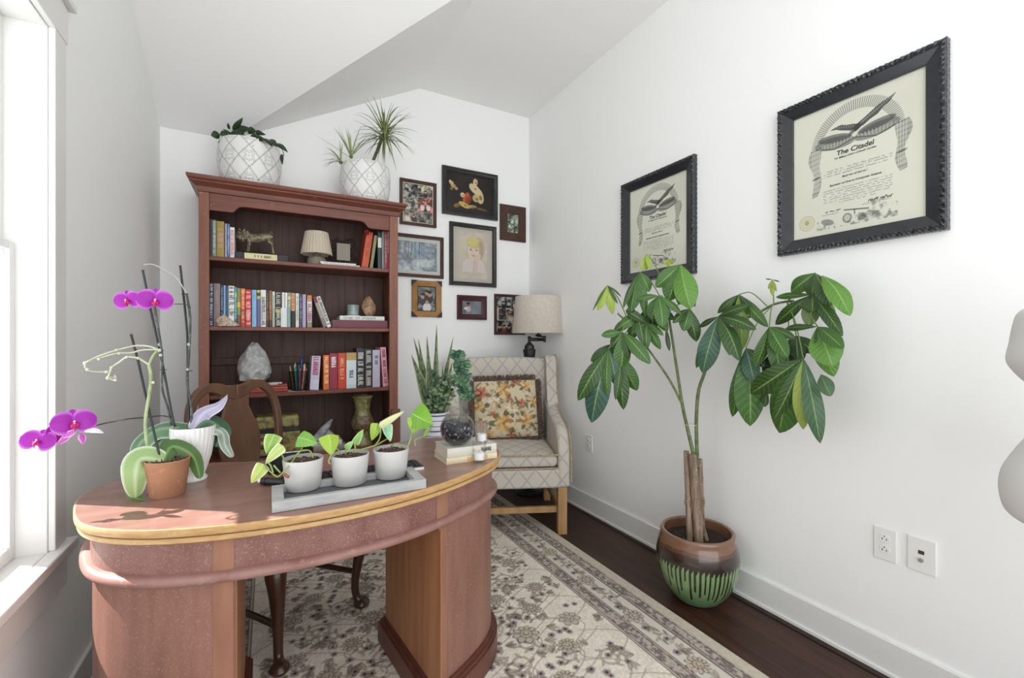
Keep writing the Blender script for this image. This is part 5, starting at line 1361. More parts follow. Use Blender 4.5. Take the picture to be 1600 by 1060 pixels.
b.lathe([(p_.x, p_.z) for p_ in pp], (vq.x, 3.03, 0), 40, fr=lambda q_, z, i: 1+.02*math.cos(q_*14+i*.9)*math.cos(i*1.1), capb=False); b.build('belly', vb, t, ang=60)
pp = cr([(r, 0, H_(y)) for r, y in [(.052, 648), (.046, 643), (.047, 634), (.056, 625), (.068, 620), (.070, 618.8), (.066, 619.2), (.05, 628), (.042, 640), (.02, 650)]], 5)
MB().lathe([(p_.x, p_.z) for p_ in pp], (vq.x, 3.03, 0), 40, capb=False).build('neck', vm, t, ang=60)

# white lattice planters on top of the bookcase
def planter(cx, cy, zb, r, h, label, group='white lattice planters on the bookcase'):
    t = thing('lattice_planter', (cx, cy, zb), label, 'planter', group)
    prof = cr([(r*.80, 0, zb+.022), (r*.90, 0, zb+.04), (r*.99, 0, zb+h*.5), (r, 0, zb+h*.75), (r*.955, 0, zb+h*.97), (r*.935, 0, zb+h), (r*.88, 0, zb+h*.99), (r*.88, 0, zb+h*.82)], 14)
    prof = [(p.x, p.z) for p in prof]
    rs = np.random.RandomState(5).rand(40, 200)
    def cf(q, z, i):
        v = (z-zb-.03)/(h-.03); N_ = 10
        A_ = q/(2*PI)*N_+v*1.9; B_ = q/(2*PI)*N_-v*1.9; a = A_ % 1; b_ = B_ % 1
        d = min(a, 1-a, b_, 1-b_)
        if d < .028: return np.array(hx('#a3a1a0'))
        p, w2 = a-.5, b_-.5; r_ = math.hypot(p, w2); th = math.atan2(w2, p)
        if (int(math.floor(A_))+int(math.floor(B_))) % 2 == 0:
            rr = .17+.13*abs(math.cos(2*th)); 
            if abs(r_-rr) < .028 or abs(r_-rr-.12) < .022 or r_ < .05: return np.array(hx('#bdbbb9'))
        elif d < .075 and d > .05: return np.array(hx('#d3d2cf'))
        return np.array(hx('#eae9e6'))
    body = MB().lathe(prof, (cx, cy, 0), 360, colf=cf, capb=True).build('pot', mat('white_relief_ceramic', attr=True, rough=.45, bump=.15, bscale=120), t, ang=60)
    MB().lathe([(.001, zb+.0005), (r*.80, zb+.0005), (r*.86, zb+.012), (r*.87, zb+.024), (r*.80, zb+.024)], (cx, cy, 0), 60).build('saucer', mat('white_ceramic'), t)
    MB().lathe([(.001, zb+h*.86), (r*.6, zb+h*.865), (r*.9, zb+h*.85)], (cx, cy, 0), 40, capb=False).build('soil', mat('potting_soil', '#3a2b22', .95, c2='#1f1713', nscale=80, lo=.4, hi=.6, c3='#6d5646', n3=(140, .6, .7), bump=1, bscale=120, bdist=.006), t)
    return t
ZC = 2.0795
# ------------------------------------------------------------ leaves
SHP = {
 'lance': lambda u: (math.sin(PI*min(1, u**.8)))**.85,
 'obov': lambda u: max(0, math.sin(PI*u**1.25))**.75,
 'heart': lambda u: math.sqrt(max(0, min(1, u/.10)))*(1-u**2.2)**.9 if u < 1 else 0,
 'round': lambda u: max(0, 1-(2*u-1)**2)**.5,
 'petal': lambda u: (max(0, 1-(2*(u**.75)-1)**2))**.5,
 'strap': lambda u: min(1, u*8+.35)*(1-u**3)**.8,
 'blade': lambda u: (.7+.3*math.sin(PI*min(1, u*1.4)))*(1-u**4)**.9*(1-.45*u),
}
rl = random.Random(21)
def leaf(b, p0, p1, w, nrm=None, bend=.1, fold=.12, shape='lance', col='#4c7a2c', rib='#9fb868', wav=0, nu=15, nv=7, sag=0, vein=.12, edge=None, ew=.8, var=.08, stripes=None):
    p0 = Vector(p0); p1 = Vector(p1); ax = p1-p0; L_ = ax.length; axn = ax.normalized()
    if nrm is None:
        nrm = (Vector((0, 0, EYE))-p0).normalized()+Vector((rl.uniform(-.35, .35), rl.uniform(-.3, .3), rl.uniform(.05, .5)))
    nrm = Vector(nrm); nrm = (nrm-axn*nrm.dot(axn)).normalized(); side = axn.cross(nrm)
    S_ = SHP[shape]; k = 1+rl.uniform(-var, var)
    c0 = [x*k for x in hx(col)]; c1 = hx(rib); ce = hx(edge) if edge else None; ph = rl.random()*6
    def f(u, v):
        v = vmap(v)*2-1; s = S_(u); hw = w/2*s
        p = p0+ax*u+nrm*(bend*L_*math.sin(PI*u))+Vector((0, 0, -sag*L_*u*u))
        p = p+side*(hw*v)-nrm*(fold*w*abs(v)*s)+nrm*(wav*w*math.sin(u*14+ph+v*2)*abs(v)*s)
        return p
    def cf(u, v):
        v = abs(vmap(v)*2-1); a = max(0, 1-v/.10)*.35
        c = [c0[i]*(1-a)+c1[i]*a for i in range(3)]
        if ce and v > ew: q = (v-ew)/(1-ew); q = min(1, q*1.5); c = [c[i]*(1-q)+ce[i]*q for i in range(3)]
        if stripes:
            q = math.sin(u*stripes[1]+3*math.sin(v*4+u*23)); 
            if q > .35: c = [c[i]*.55+hx(stripes[0])[i]*.45 for i in range(3)]
        return c
    b.grid(f, nu, nv, colf=cf, uvs=True); return b
plant_m = leaf_m
flat_leaf = mat('leaf_plain', attr=True, rough=.42)
stem_m = mat('green_stem', '#6e7f4c', .5, c2='#535c3a', nscale=40, lo=.35, hi=.65)

# plant A : dark glossy trailing plant
pa = AY(391, 283, 3.085)
planterA = planter(pa.x, 3.085, ZC, .166, .265, 'white lattice planter holding a low dark-leaved plant, left on the bookcase top')
q7 = lambda X, Y, t: AT(320+.2125*X, 160+.2125*Y, t)
pl = thing('dark_leaved_plant', (pa.x, 3.085, ZC+.22), 'low plant with dark glossy leaves trailing over the left white planter', 'potted plant')
rowsA = [(205,205,280,112,28), (180,200,170,150,14), (200,235,130,195,12), (110,235,45,245,42), (170,230,110,240,38), (150,250,95,300,14), (240,200,245,325,72), (230,215,330,190,44), (300,250,360,325,48), (370,215,450,240,25),
         (380,250,430,290,30), (420,260,500,330,30), (480,270,530,330,32), (520,300,612,370,28), (565,380,572,460,20), (310,205,380,215,40), (290,235,220,240,40), (340,240,420,262,28), (200,245,250,260,34), (330,262,345,300,30)]
for i, (x0, y0, x1, y1, w_) in enumerate(rowsA):
    t0 = 2.56+.04*((i*5) % 4)/4; s_ = .2125*2.58/700
    leaf(MB(), (0,0,0), (0,0,1), 1)
    b = MB(); leaf(b, q7(x0, y0, t0), q7(x1, y1, t0-.03), w_*s_*1.35, col='#223a1b', rib='#4a6a38', bend=.12, vein=.05); b.build('leaf', flat_leaf, pl)
b = MB()
for P_ in ([(300, 420), (240, 280), (190, 235), (110, 240), (70, 250)], [(300, 420), (310, 280), (380, 240), (470, 290), (570, 345)], [(570, 345), (580, 385), (572, 400)], [(300, 420), (230, 260), (205, 205)]):
    b.tube(cr([q7(x, y, 2.63) for x, y in P_], 5), .0022, 5)
b.build('stems', mat('dark_stem', '#3a3a28', .7), pl)

# plant B : spiky dracaena with a spider plant
pb = AY(571, 300, 3.085)
planterB = planter(pb.x, 3.085, ZC, .160, .262, 'white lattice planter holding a spiky plant, right on the bookcase top')
pl = thing('dracaena_plant', (pb.x, 3.085, ZC+.22), 'spiky plant with thin arching green leaves on a short trunk in the right white planter', 'potted plant')
def strand(b, c, dv, L_, w_, droop, col, rib='#9aa66a'):
    dv = Vector(dv).normalized(); pts = []; p = Vector(c); d_ = dv.copy(); n = 9
    vs = []; cs = []
    sd_ = dv.cross(Vector((0, 0, 1))); sd_ = sd_.normalized() if sd_.length > .05 else Vector((1, 0, 0))
    for i in range(n):
        q = i/(n-1); hw = w_/2*(1-q**1.6)*(min(1, .5+q*4))+.0003
        up = sd_.cross(d_).normalized()
        p.y = min(p.y, YB-.012)
        vs += [p-sd_*hw, p-up*hw*.35, p+sd_*hw]; k = 1+rl.uniform(-.05, .05)
        cs += [hx(col), hx(rib), hx(col)]
        p = p+d_*(L_/(n-1)); d_ = (d_+Vector((0, 0, -droop*(.4+q)))).normalized()
    fs = []
    for i in range(n-1):
        for j in range(2): fs.append((i*3+j, i*3+j+1, i*3+3+j+1, i*3+3+j))
    b.add(vs, fs, 0, cs)
cB = q7(1322, 225, 2.86); tr0 = q7(1228, 430, 2.88)
MB().tube(cr([tr0+Vector((0, 0, -.02)), tr0.lerp(cB, .5)+Vector((.004, 0, 0)), cB], 5), .010, 8).build('trunk', mat('grey_green_trunk', '#57553c', .8, c2='#3b3a28', nscale=60), pl)
cols = ['#3d5228', '#4d6330', '#2f4322', '#5c7038']
for k in range(84):
    b = MB(); a = rl.uniform(0, 2*PI); e = rl.uniform(-.5, 1.45); 
    dv = (math.cos(a)*math.cos(e), math.sin(a)*math.cos(e)*.8, math.sin(e))
    base = cB+Vector((0, 0, rl.uniform(-.05, .03)))
    strand(b, base, dv, rl.uniform(.16, .26), .0105, rl.uniform(.08, .24), rl.choice(cols)); b.build('leaf', flat_leaf, pl)
sp = thing('spider_plant', (pb.x-.07, 3.05, ZC+.22), 'small arching striped-leaf plant at the left edge of the right white planter', 'potted plant')
for (cx_, cy_, t_, n_, L0, L1, e0_, e1_, dr) in ((1075, 400, 2.84, 14, .13, .22, .5, 1.45, .09), (1000, 440, 2.78, 12, .11, .15, -.1, 1.0, .22)):
    c_ = q7(cx_, cy_, t_)
    for k in range(n_):
        b = MB(); a = rl.uniform(PI*.55, PI*1.5) if cx_ == 1000 else rl.uniform(0, 2*PI); e = rl.uniform(e0_, e1_)
        strand(b, c_, (math.cos(a)*math.cos(e), math.sin(a)*math.cos(e)*.6, math.sin(e)), rl.uniform(L0, L1), .0105, dr*rl.uniform(.7, 1.2), rl.choice(['#4f6a2f', '#64803c']), '#c3cc96'); b.build('leaf', flat_leaf, sp)
    MB().ball(c_, .012, 8, 6).build('crown', stem_m, sp)
b = MB(); strand(b, q7(1060, 400, 2.83), Vector(q7(860, 265, 2.80)-q7(1060, 400, 2.83)), .24, .009, .01, '#4a5f2e'); b.build('leaf', flat_leaf, sp)

# ------------------------------------------------------------ tall palmate tree in the drip-glazed pot
pc_ = AT(1089, 830, 2.085); PX, PY = pc_.x, pc_.y
pot_t = thing('glazed_pot', (PX, PY, 0), 'round brown and green drip-glazed ceramic pot on the dark floor by the right wall', 'plant pot')
rs_ = random.Random(12); ND = 54; drip = [rs_.uniform(.05, .17) if rs_.random() < .9 else .2 for _ in range(ND)]; dw = [rs_.uniform(.13, .24) for _ in range(ND)]
profp = cr([(.080, 0, .001), (.098, 0, .006), (.125, 0, .035), (.158, 0, .09), (.176, 0, .15), (.181, 0, .20), (.176, 0, .245), (.166, 0, .285), (.163, 0, .308), (.158, 0, .316), (.150, 0, .316), (.144, 0, .308), (.142, 0, .26)], 12)
brn, dkb, grn, grd = (np.array(hx(s)) for s in ('#7d5a45', '#2e221d', '#7b9b66', '#5c7f57'))
def cfp(q, z, i):
    u = q/(2*PI)*ND; k = int(u) % ND; f_ = abs(u % 1-.5); wv = .003*math.sin(q*4)+.0015*math.sin(q*13)
    if z > .262+wv or i > 108: c = brn.copy()
    elif z > .215+wv: c = dkb*.8+brn*.2*(z-.215)/.05
    elif z > .195+wv+.008*math.sin(u*2*PI): c = dkb
    else:
        g = grn*min(1, z/.16)+grd*(1-min(1, z/.16)); c = g
        if f_ < dw[k]*(1 if z > drip[k]+.006 else .9) and z > drip[k]: c = dkb
        if z < .022: c = np.array(hx('#7d8a7c'))
    if abs(z-(.262+wv)) < .008: c = (brn+dkb)*.5
    return c
MB().lathe([(p.x, p.z) for p in profp], (PX, PY, 0), 460, colf=cfp).build('pot', mat('drip_glaze', attr=True, rough=.18, coat=.8, bump=.12, bscale=40, bdist=.004), pot_t, ang=70)
MB().lathe([(.001, .272), (.08, .276), (.1425, .27)], (PX, PY, 0), 48, capb=False).build('soil', mat('potting_soil'), pot_t)
tree = thing('palmate_leaved_tree', (PX, PY, .27), 'tall houseplant with large drooping palmate leaves on three thin green stems', 'potted plant')
stake_m = mat('dry_bamboo', '#a08c78', .6, c2='#6f5c4e', nscale=10, stretch=(8, 8, .6), lo=.35, hi=.65, c3='#c3b3a0', n3=(50, .6, .75))
q3 = lambda X, Y, t=2.085: AT(1000+.2927*X, 640+.2927*Y, t)
for i, (x0, y0, x1, y1, r_, dt) in enumerate([(240, 700, 247, 222, .0135, .0), (268, 715, 279, 240, .019, -.03), (345, 705, 318, 265, .014, .01), (300, 710, 296, 330, .012, .02), (318, 712, 300, 500, .010, -.035)]):
    p0, p1 = q3(x0, y0, 2.085+dt), q3(x1, y1, 2.085+dt); p0.z = min(p0.z, .285); p0 = Vector((PX+(x0-293)*.0009, PY+dt, .268)); 
    b = MB().tube([p0.lerp(p1, k/8) for k in range(9)], [r_*(1.05-.12*k/8) for k in range(9)], 12)
    for k in (2, 4, 6): m_ = p0.lerp(p1, k/8+.03*i/4); b.lathe([(r_*1.06, -.002), (r_*1.12, 0), (r_*1.06, .002)], m_, 12, capb=False)
    b.build('cane_stake', stake_m, tree)
b = MB(); cz = q3(290, 495)
for k in range(6): b.lathe([(.043, -.0015), (.0445, 0), (.043, .0015)], (cz.x+.001*k, cz.y, cz.z-.012+.005*k), 24, capb=False, M=Matrix.Rotation(.12*math.sin(k*2), 4, 'X'), fr=lambda q_, z, i: 1)
b.tube(cr([cz+Vector((-.045, -.02, 0)), cz+Vector((-.05, -.04, .02)), cz+Vector((-.035, -.045, .01))], 4), .0013, 5)
b.build('twine', mat('garden_twine', '#8d7350', .9), tree)
qc = lambda X, Y: (880+.5473*X, 380+.5473*Y)
def td(x):   # distance of the foliage from the viewer: the crown runs along the wall
    return float(np.interp(x, [890, 1000, 1090, 1200, 1330], [2.25, 2.17, 2.085, 1.83, 1.52]))
def qq(x, y, d=0): return AT(x, y, td(x)+d)
g1 = [(1089, 730), (1083, 708), (1073, 665), (1066, 632), (1061, 599), (1051, 533), (1044, 489), (1040, 455)]
g2 = [(1067, 634), (1045, 592), (1013, 546), (985, 510), (965, 490)]
g3 = [(1090, 730), (1088, 665), (1091, 615), (1100, 585), (1113, 548), (1124, 520), (1150, 500), (1176, 494), (1209, 476), (1240, 470)]
for P_, r0, r1 in ((g1, .0095, .005), (g2, .006, .004), (g3, .0085, .0045)):
    pts = cr([qq(x, y) for x, y in P_], 6); k = len(pts)
    MB().tube(pts, [r0+(r1-r0)*i/(k-1) for i in range(k)], 10).build('stem', stem_m, tree)
tb = qq(1079, 664); b = MB().lathe([(.026, -.001), (.0275, 0), (.026, .001)], tb, 20, capb=False); b.build('tie', mat('white_tie', '#d9d9d2', .6), tree)
cR = lambda X, Y: (1080+.2735*X, 410+.2735*Y)
cL = lambda X, Y: (890+.2735*X, 390+.2735*Y)
G_ = dict(d='#2c4b1c', m='#396024', l='#568330', y='#93a642', b='#38594a', k='#233c1a')
def palm(cf, cx_, cy_, tips, attach, layer=0, dflt='m', young=False):
    """one palmate leaf: centre, leaflet tips, where its stalk leaves the stem"""
    c = cf(cx_, cy_); C3 = qq(*c, -.03+layer)
    b = MB(); 
    if attach:
        a = qq(*attach, 0); mid_ = a.lerp(C3, .55)+Vector((0, 0, .03)); b.tube(cr([a, mid_, C3], 6), .0024, 6)
        b.c = [hx('#6f8a45')]*len(b.v)
    for j, tp in enumerate(tips):
        x1, y1, w_ = tp[:3]; cl = tp[3] if len(tp) > 3 else dflt; x0, y0 = (tp[4], tp[5]) if len(tp) > 5 else (cx_, cy_)
        e = cf(x1, y1); s = cf(x0, y0); T_ = layer-.03+.03*math.sin(j*2.3)-.02
        P0 = C3 if (x0, y0) == (cx_, cy_) else qq(*s, -.03+layer); P1 = qq(*e, T_)
        sc_ = .2735*td(e[0])/F*1.0
        L_ = (P1-P0).length
        leaf(b, P0, P1, w_*sc_*1.04, shape='obov', col=G_.get(cl, cl), rib='#a9c16a' if cl != 'y' else '#c6cf7a', bend=.10 if L_ > .08 else .05, fold=.10, wav=.02, nu=20, nv=9, vein=.22)
    # keep clear of the wall
    b.v = [(min(p[0], XR-.012), p[1], p[2]) for p in b.v]
    b.build('palmate_leaf', leaf_m, tree, ang=80)
aR = (1209, 476); aR2 = (1230, 472)
palm(cR, 155, 310, [(65, 635, 108, 'b'), (28, 605, 62, 'm'), (275, 565, 92, 'd'), (372, 385, 78, 'd'), (330, 248, 52, 'd'), (222, 535, 46, 'l'), (45, 372, 30, 'k')], (1176, 494), -.03)
palm(cR, 272, 185, [(150, 292, 42, 'd'), (220, 262, 40, 'd'), (335, 265, 24, 'k'), (440, 372, 62, 'm'), (292, 500, 85, '#6f8a3f')], (1200, 480), .02)
palm(cR, 445, 370, [(362, 602, 66, 'm'), (508, 655, 84, 'm'), (552, 548, 84, 'm'), (600, 440, 50, 'd'), (395, 560, 50, 'd')], aR, -.05)
palm(cR, 312, 490, [(337, 938, 152, 'm'), (235, 885, 80, 'm'), (362, 690, 86, 'b'), (420, 600, 66, 'k')], aR, -.01)
palm(cR, 463, 100, [(440, 155, 15, 'y'), (464, 192, 26, 'y'), (488, 168, 18, 'y'), (425, 95, 8, 'd'), (506, 113, 8, 'd')], aR, 0)
palm(cR, 708, 62, [(570, 172, 84, 'm'), (690, 197, 92, 'd'), (908, 308, 110, 'l', 745, 75), (800, 250, 95, 'd')], aR2, 0)
palm(cR, 690, 185, [(483, 200, 36, 'm'), (480, 357, 70, 'd'), (692, 282, 92, 'd'), (817, 330, 84, 'l'), (866, 425, 74, 'd'), (668, 372, 88, '#4f6030')], aR2, .02)
palm(cR, 722, 368, [(808, 598, 152, 'l'), (815, 655, 112, 'l'), (872, 495, 82, 'm'), (535, 380, 36, 'd'), (780, 545, 90, 'd')], aR2, -.03)
palm(cR, 640, 548, [(338, 752, 112, 'd'), (503, 977, 168, 'm'), (470, 905, 72, 'd'), (737, 1037, 92, '#3d5c40'), (640, 957, 88, '#8fa24a'), (797, 768, 74, '#476347', 742, 640), (690, 895, 80, 'm')], aR2, -.06)
palm(cR, 430, 745, [(420, 828, 34, 'd'), (440, 790, 14, 'k')], None, 0)
palm(cR, 560, 470, [(640, 560, 100, 'd'), (420, 660, 110, 'k'), (540, 640, 90, 'd')], aR2, .05)
palm(cR, 600, 420, [(500, 560, 70, 'd'), (700, 520, 80, 'd'), (610, 560, 80, 'k')], aR2, .06)
aL = (1044, 489); aL2 = (985, 510)
palm(cL, 215, 205, [(160, 350, 48, 'y'), (246, 370, 48, 'y'), (131, 352, 12, 'd'), (296, 272, 12, 'd'), (276, 312, 16, 'd')], aL2, 0)
palm(cL, 437, 27, [(415, 122, 36, 'y'), (440, 118, 34, 'y'), (461, 112, 26, 'y')], (1040, 455), 0)
palm(cL, 567, 55, [(540, 86, 24, 'y'), (592, 82, 26, 'y'), (565, 100, 24, 'y')], (1040, 455), 0)
palm(cL, 402, 130, [(350, 357, 84, 'm'), (455, 242, 66, 'm'), (305, 337, 32, 'd'), (430, 378, 46, 'm')], aL, -.02)
palm(cL, 632, 85, [(490, 216, 82, 'm'), (562, 297, 112, 'm'), (692, 342, 122, 'l'), (716, 330, 60, 'd'), (624, 317, 64, 'm')], aL, -.02)
palm(cL, 508, 265, [(385, 287, 38, 'm'), (466, 402, 80, 'm'), (532, 447, 76, 'm'), (640, 372, 42, 'm'), (560, 400, 60, 'd')], aL, -.04)
palm(cL, 686, 337, [(650, 467, 72, 'm'), (726, 527, 72, 'd'), (590, 422, 50, 'd')], aL, 0)
palm(cL, 300, 472, [(180, 492, 46, 'm'), (290, 702, 96, 'm'), (462, 655, 74, 'm'), (240, 560, 60, 'd'), (340, 620, 50, 'd')], aL2, -.04)
palm(cL, 440, 420, [(436, 577, 48, 'm'), (520, 572, 48, 'm'), (536, 492, 34, 'm'), (320, 345, 50, 'd'), (360, 480, 50, 'd')], aL2, -.02)
palm(cL, 222, 572, [(47, 865, 88, 'd'), (125, 992, 128, '#35574d'), (215, 837, 50, 'm'), (268, 782, 66, 'b')], aL2, -.05)
palm(cL, 290, 600, [(308, 917, 78, 'd'), (386, 808, 86, 'm'), (262, 862, 50, 'd')], aL2, -.02)
palm(cL, 385, 380, [(290, 440, 66, 'm'), (350, 525, 60, 'm'), (422, 540, 60, 'd'), (452, 440, 50, 'd'), (250, 470, 54, 'd'), (330, 335, 50, 'd')], aL2, 0)
palm(cL, 250, 540, [(120, 640, 60, 'd'), (205, 700, 60, 'k'), (300, 760, 64, 'd'), (170, 610, 50, 'm')], aL2, .03)
palm(cL, 480, 330, [(400, 420, 56, 'd'), (470, 480, 60, 'k'), (560, 470, 60, 'm'), (600, 400, 50, 'd')], aL, .03)
palm(cL, 552, 450, [(571, 582, 24, 'k')], aL, 0)

# ------------------------------------------------------------ plants behind the desk: snake plant in a white banded pot on a stool
sx = AT(681, 665, 2.33); SXc, SYc = sx.x, sx.y; STZ = .585
st = thing('plant_stool', (SXc, SYc, .0125), 'white round stool behind the desk carrying the snake plant pot', 'stool')
MB().lathe([(.001, STZ-.022), (.14, STZ-.022), (.143, STZ-.01), (.14, STZ), (.001, STZ)], (SXc, SYc, 0), 40).build('top', trim_m, st, ang=50)
for k in range(4):
    a = PI/4+k*PI/2; MB().tube([(SXc+.10*math.cos(a), SYc+.10*math.sin(a), STZ-.022), (SXc+.13*math.cos(a), SYc+.13*math.sin(a), .0125)], .011, 10).build('leg', trim_m, st)
bp = thing('banded_pot', (SXc, SYc, STZ), 'white ridged pot with thin dark bands holding the snake plant', 'plant pot')
ZT = AT(681, 645, 2.3).z
pr = []; cl_ = []
n_ = 60
def band_c(q, z, i):
    v = (z-STZ)/(ZT-STZ); return hx('#4c5064') if abs(v*9 % 1-.5) < .10 else (hx('#5a5f86') if v < .32 and v > .26 else hx('#dcdae2'))
MB().lathe([(.052+.018*i/n_+.0008*math.sin(i*1.9), STZ+.001+(ZT-STZ)*i/n_) for i in range(n_+1)]+[(.064, ZT), (.062, ZT-.02)], (SXc, SYc, 0), 48, colf=band_c).build('pot', mat('banded_ceramic', attr=True, rough=.35), bp, ang=80)
MB().lathe([(.001, ZT-.015), (.064, ZT-.018)], (SXc, SYc, 0), 24, capb=False).build('soil', mat('potting_soil'), bp)
q5 = lambda X, Y, t: AT(620+.217*X, 500+.217*Y, t)
sn = thing('snake_plant', (SXc, SYc, ZT-.02), 'snake plant with tall upright banded dark green blades behind the glass bowl', 'potted plant')
for i, (x0, y0, x1, y1, w_) in enumerate([(235, 620, 105, 250, 56), (228, 600, 120, 125, 36), (225, 560, 155, 135, 36), (222, 500, 216, 110, 36), (285, 560, 287, 28, 36), (300, 560, 408, 118, 30), (240, 620, 150, 330, 46), (345, 560, 400, 300, 40), (320, 560, 335, 320, 22)]):
    b = MB(); t0 = 2.33+.02*((i*3) % 4-1.5); P0 = q5(x0, y0, t0); P0 = P0.lerp(Vector((SXc, SYc, ZT-.02)), .5) if y0 > 590 else P0
    P0 = Vector((SXc+(P0.x-SXc)*.6, SYc+(P0.y-SYc)*.6, ZT-.018))
    leaf(b, P0, q5(x1, y1, t0+.02), w_*.217*2.33/F*1.85, shape='blade', col='#33482a', rib='#425a33', fold=.22, bend=.02, nu=36, nv=7, vein=0, edge='#a3a86a', ew=.86, stripes=('#8fa08a', 70)); b.build('blade', flat_leaf, sn)
bush = thing('small_leaved_plant', (SXc+.0, SYc-.04, ZT-.02), 'bushy small-leaved grey-green plant in front of the snake plant blades', 'potted plant')
rb = random.Random(8)
for k in range(9):
    x1, y1 = rb.uniform(225, 395), rb.uniform(330, 520); b = MB()
    P0 = Vector((SXc+rb.uniform(-.03, .03), SYc-.03+rb.uniform(-.02, .02), ZT-.018)); P1 = q5(x1, y1, 2.24+rb.uniform(-.04, .04))
    pts = cr([P0, P0.lerp(P1, .5)+Vector((rb.uniform(-.02, .02), -.01, 0)), P1], 8); b.tube(pts, .0018, 5); b.c = [hx('#566045')]*len(b.v)
    for i in range(5, len(pts)):
        for s in (0, 1):
            a = rb.uniform(0, 6.28); dv = Vector((math.cos(a), math.sin(a)*.6-.2, rb.uniform(-.3, .6))).normalized()
            leaf(b, pts[i], pts[i]+dv*rb.uniform(.022, .036), .016, shape='round', col=rb.choice(['#3f5a3a', '#56704a', '#2f4a34', '#71855f']), rib='#8fa07a', vein=0, nu=6, nv=5)
    b.build('sprig', flat_leaf, bush)

# ------------------------------------------------------------ things on the desk top
DZ = H
DZ0 = .7601
# two books, glass bowl, candle glasses
bt, bm_, bb_ = .0, .0, .0
M = lambda z1: None
flat_a = flat_book(.5455, .742, 1.484, DZ0, DZ0+.0215, '#d5c7a5', 'lower of two cream books on the desk, with an orange title on its spine', .137, '#c08a3a', (.42, .80, .6))
flat_b = flat_book(.549, .741, 1.487, DZ0+.022, DZ0+.054, '#c9c6b8', 'upper of two cream books on the desk, under the glass bowl', .134, '#3b3b3a', (.48, .88, .35))
BT = DZ0+.0545
gc = AT(714.6, 674.6, 1.635); gx, gy = gc.x, gc.y; R0 = .063
bowl = thing('glass_bowl', (gx, gy, BT), 'round glass bowl of dark pebbles with a leafy cutting, standing on two cream books', 'glass bowl')
clear = mat('clear_glass', '#ffffff', .0, trans=1, ior=1.25, alpha=.42)
zc_ = BT+R0*.93
prof = [(R0*math.sin(a), zc_-R0*math.cos(a)) for a in [R(20+ i*6.0) for i in range(21)]]
outer = [(.001, BT+.0005)]+[(p[0], max(p[1], BT+.0005)) for p in prof]+[(R0*.66, zc_+R0*.84)]
inner = [(R0*.635, zc_+R0*.84)]+[((R0-.0025)*math.sin(a), zc_-(R0-.0025)*math.cos(a)) for a in [R(140-i*6.0) for i in range(21)]]+[(.001, zc_-(R0-.0025)*.95)]
MB().lathe(outer+inner, (gx, gy, 0), 56).build('glass', clear, bowl, ang=80)
fill = mat('dark_pebbles', '#26262c', .25, c2='#0f0f12', nscale=50, lo=.4, hi=.6, c3='#9a9ca6', n3=(85, .58, .68), bump=1, bscale=90, bdist=.008)
fz = [(.001, zc_-(R0-.0045)*.95)]+[((R0-.0045)*math.sin(a), zc_-(R0-.0045)*math.cos(a)) for a in [R(22+i*5.6) for i in range(18)]]+[(.001, zc_+R0*.52)]
MB().lathe(fz, (gx, gy, 0), 48).build('pebbles', fill, bowl)
cut = thing('leafy_cutting', (gx, gy, zc_+R0*.5), 'leafy green cutting with a long bare stem growing from the glass bowl', 'cutting')
s1 = cr([Vector((gx, gy, zc_+R0*.5)), q5(465, 670, 1.63), q5(464, 540, 1.64), q5(455, 420, 1.65), q5(445, 330, 1.65), q5(435, 245, 1.65)], 6)
s2 = cr([q5(452, 410, 1.65), q5(480, 480, 1.64), q5(505, 560, 1.63)], 6)
b = MB().tube(s1, .0022, 6).tube(s2, .0016, 6); b.c = [hx('#6b7355')]*len(b.v); b.build('stem', flat_leaf, cut)
for (lst, a0, a1) in ((s1, 17, len(s1)), (s2, 4, len(s2))):
    for i in range(a0, a1):
        for s in (-1, 1, 0):
            b = MB(); a = i*2.4+s*2.1; dv = Vector((math.cos(a)*.8, -.25+math.sin(a)*.4, .25+.3*math.sin(a*1.7))).normalized()
            leaf(b, lst[i], lst[i]+dv*rb.uniform(.026, .036), .020, shape='round', col=rb.choice(['#2f5239', '#3c6141', '#537652', '#28453a']), rib='#8aa286', vein=0, nu=7, nv=5); b.build('leaf', flat_leaf, cut)
for (x, y, l) in ((540, 330, .05), (520, 370, .04), (530, 300, .04), (560, 540, .04), (535, 570, .035), (470, 570, .03), (545, 390, .045)):
    b = MB(); P1 = q5(x, y, 1.62); P0 = min(s1+s2, key=lambda p: (p-P1).length); b.tube([P0, P0.lerp(P1, .8)], .001, 5); b.c = [hx('#6b7355')]*len(b.v)
    leaf(b, P0.lerp(P1, .4), P1, .02, shape='round', col='#3c6141', rib='#8aa286', vein=0, nu=7, nv=5); b.build('leaf', flat_leaf, cut)
wax = mat('white_wax', '#e9e7e4', .5, sss=.3)
def candle_glass(px, ybot, ytop, wpx, zb, label, nm='candle_glass'):
    c = AZ(px, ybot, zb); c = c*(1) ; dd = Vector((c.x, c.y, 0)).normalized(); t_ = c.x*SN+c.y*CS
    r = wpx/2*t_/F; cx_, cy_ = c.x+dd.x*r, c.y+dd.y*r; h = (ybot-ytop)*t_/F*1.0
    t = thing(nm, (cx_, cy_, zb), label, 'candle')
    MB().lathe([(.001, zb+.0002), (r*.95, zb+.0002), (r, zb+.003), (r, zb+h), (r-.0018, zb+h), (r-.0018, zb+.007), (.001, zb+.007)], (cx_, cy_, 0), 40).build('glass', clear, t, ang=60)
    MB().lathe([(.001, zb+.0075), (r*.80, zb+.0075), (r*.82, zb+h*.44), (.001, zb+h*.46)], (cx_, cy_, 0), 32).build('candle', wax, t, ang=60)
    MB().tube([(cx_, cy_, zb+h*.45), (cx_+.001, cy_, zb+h*.45+.008)], .0008, 5).build('wick', slot_m, t)
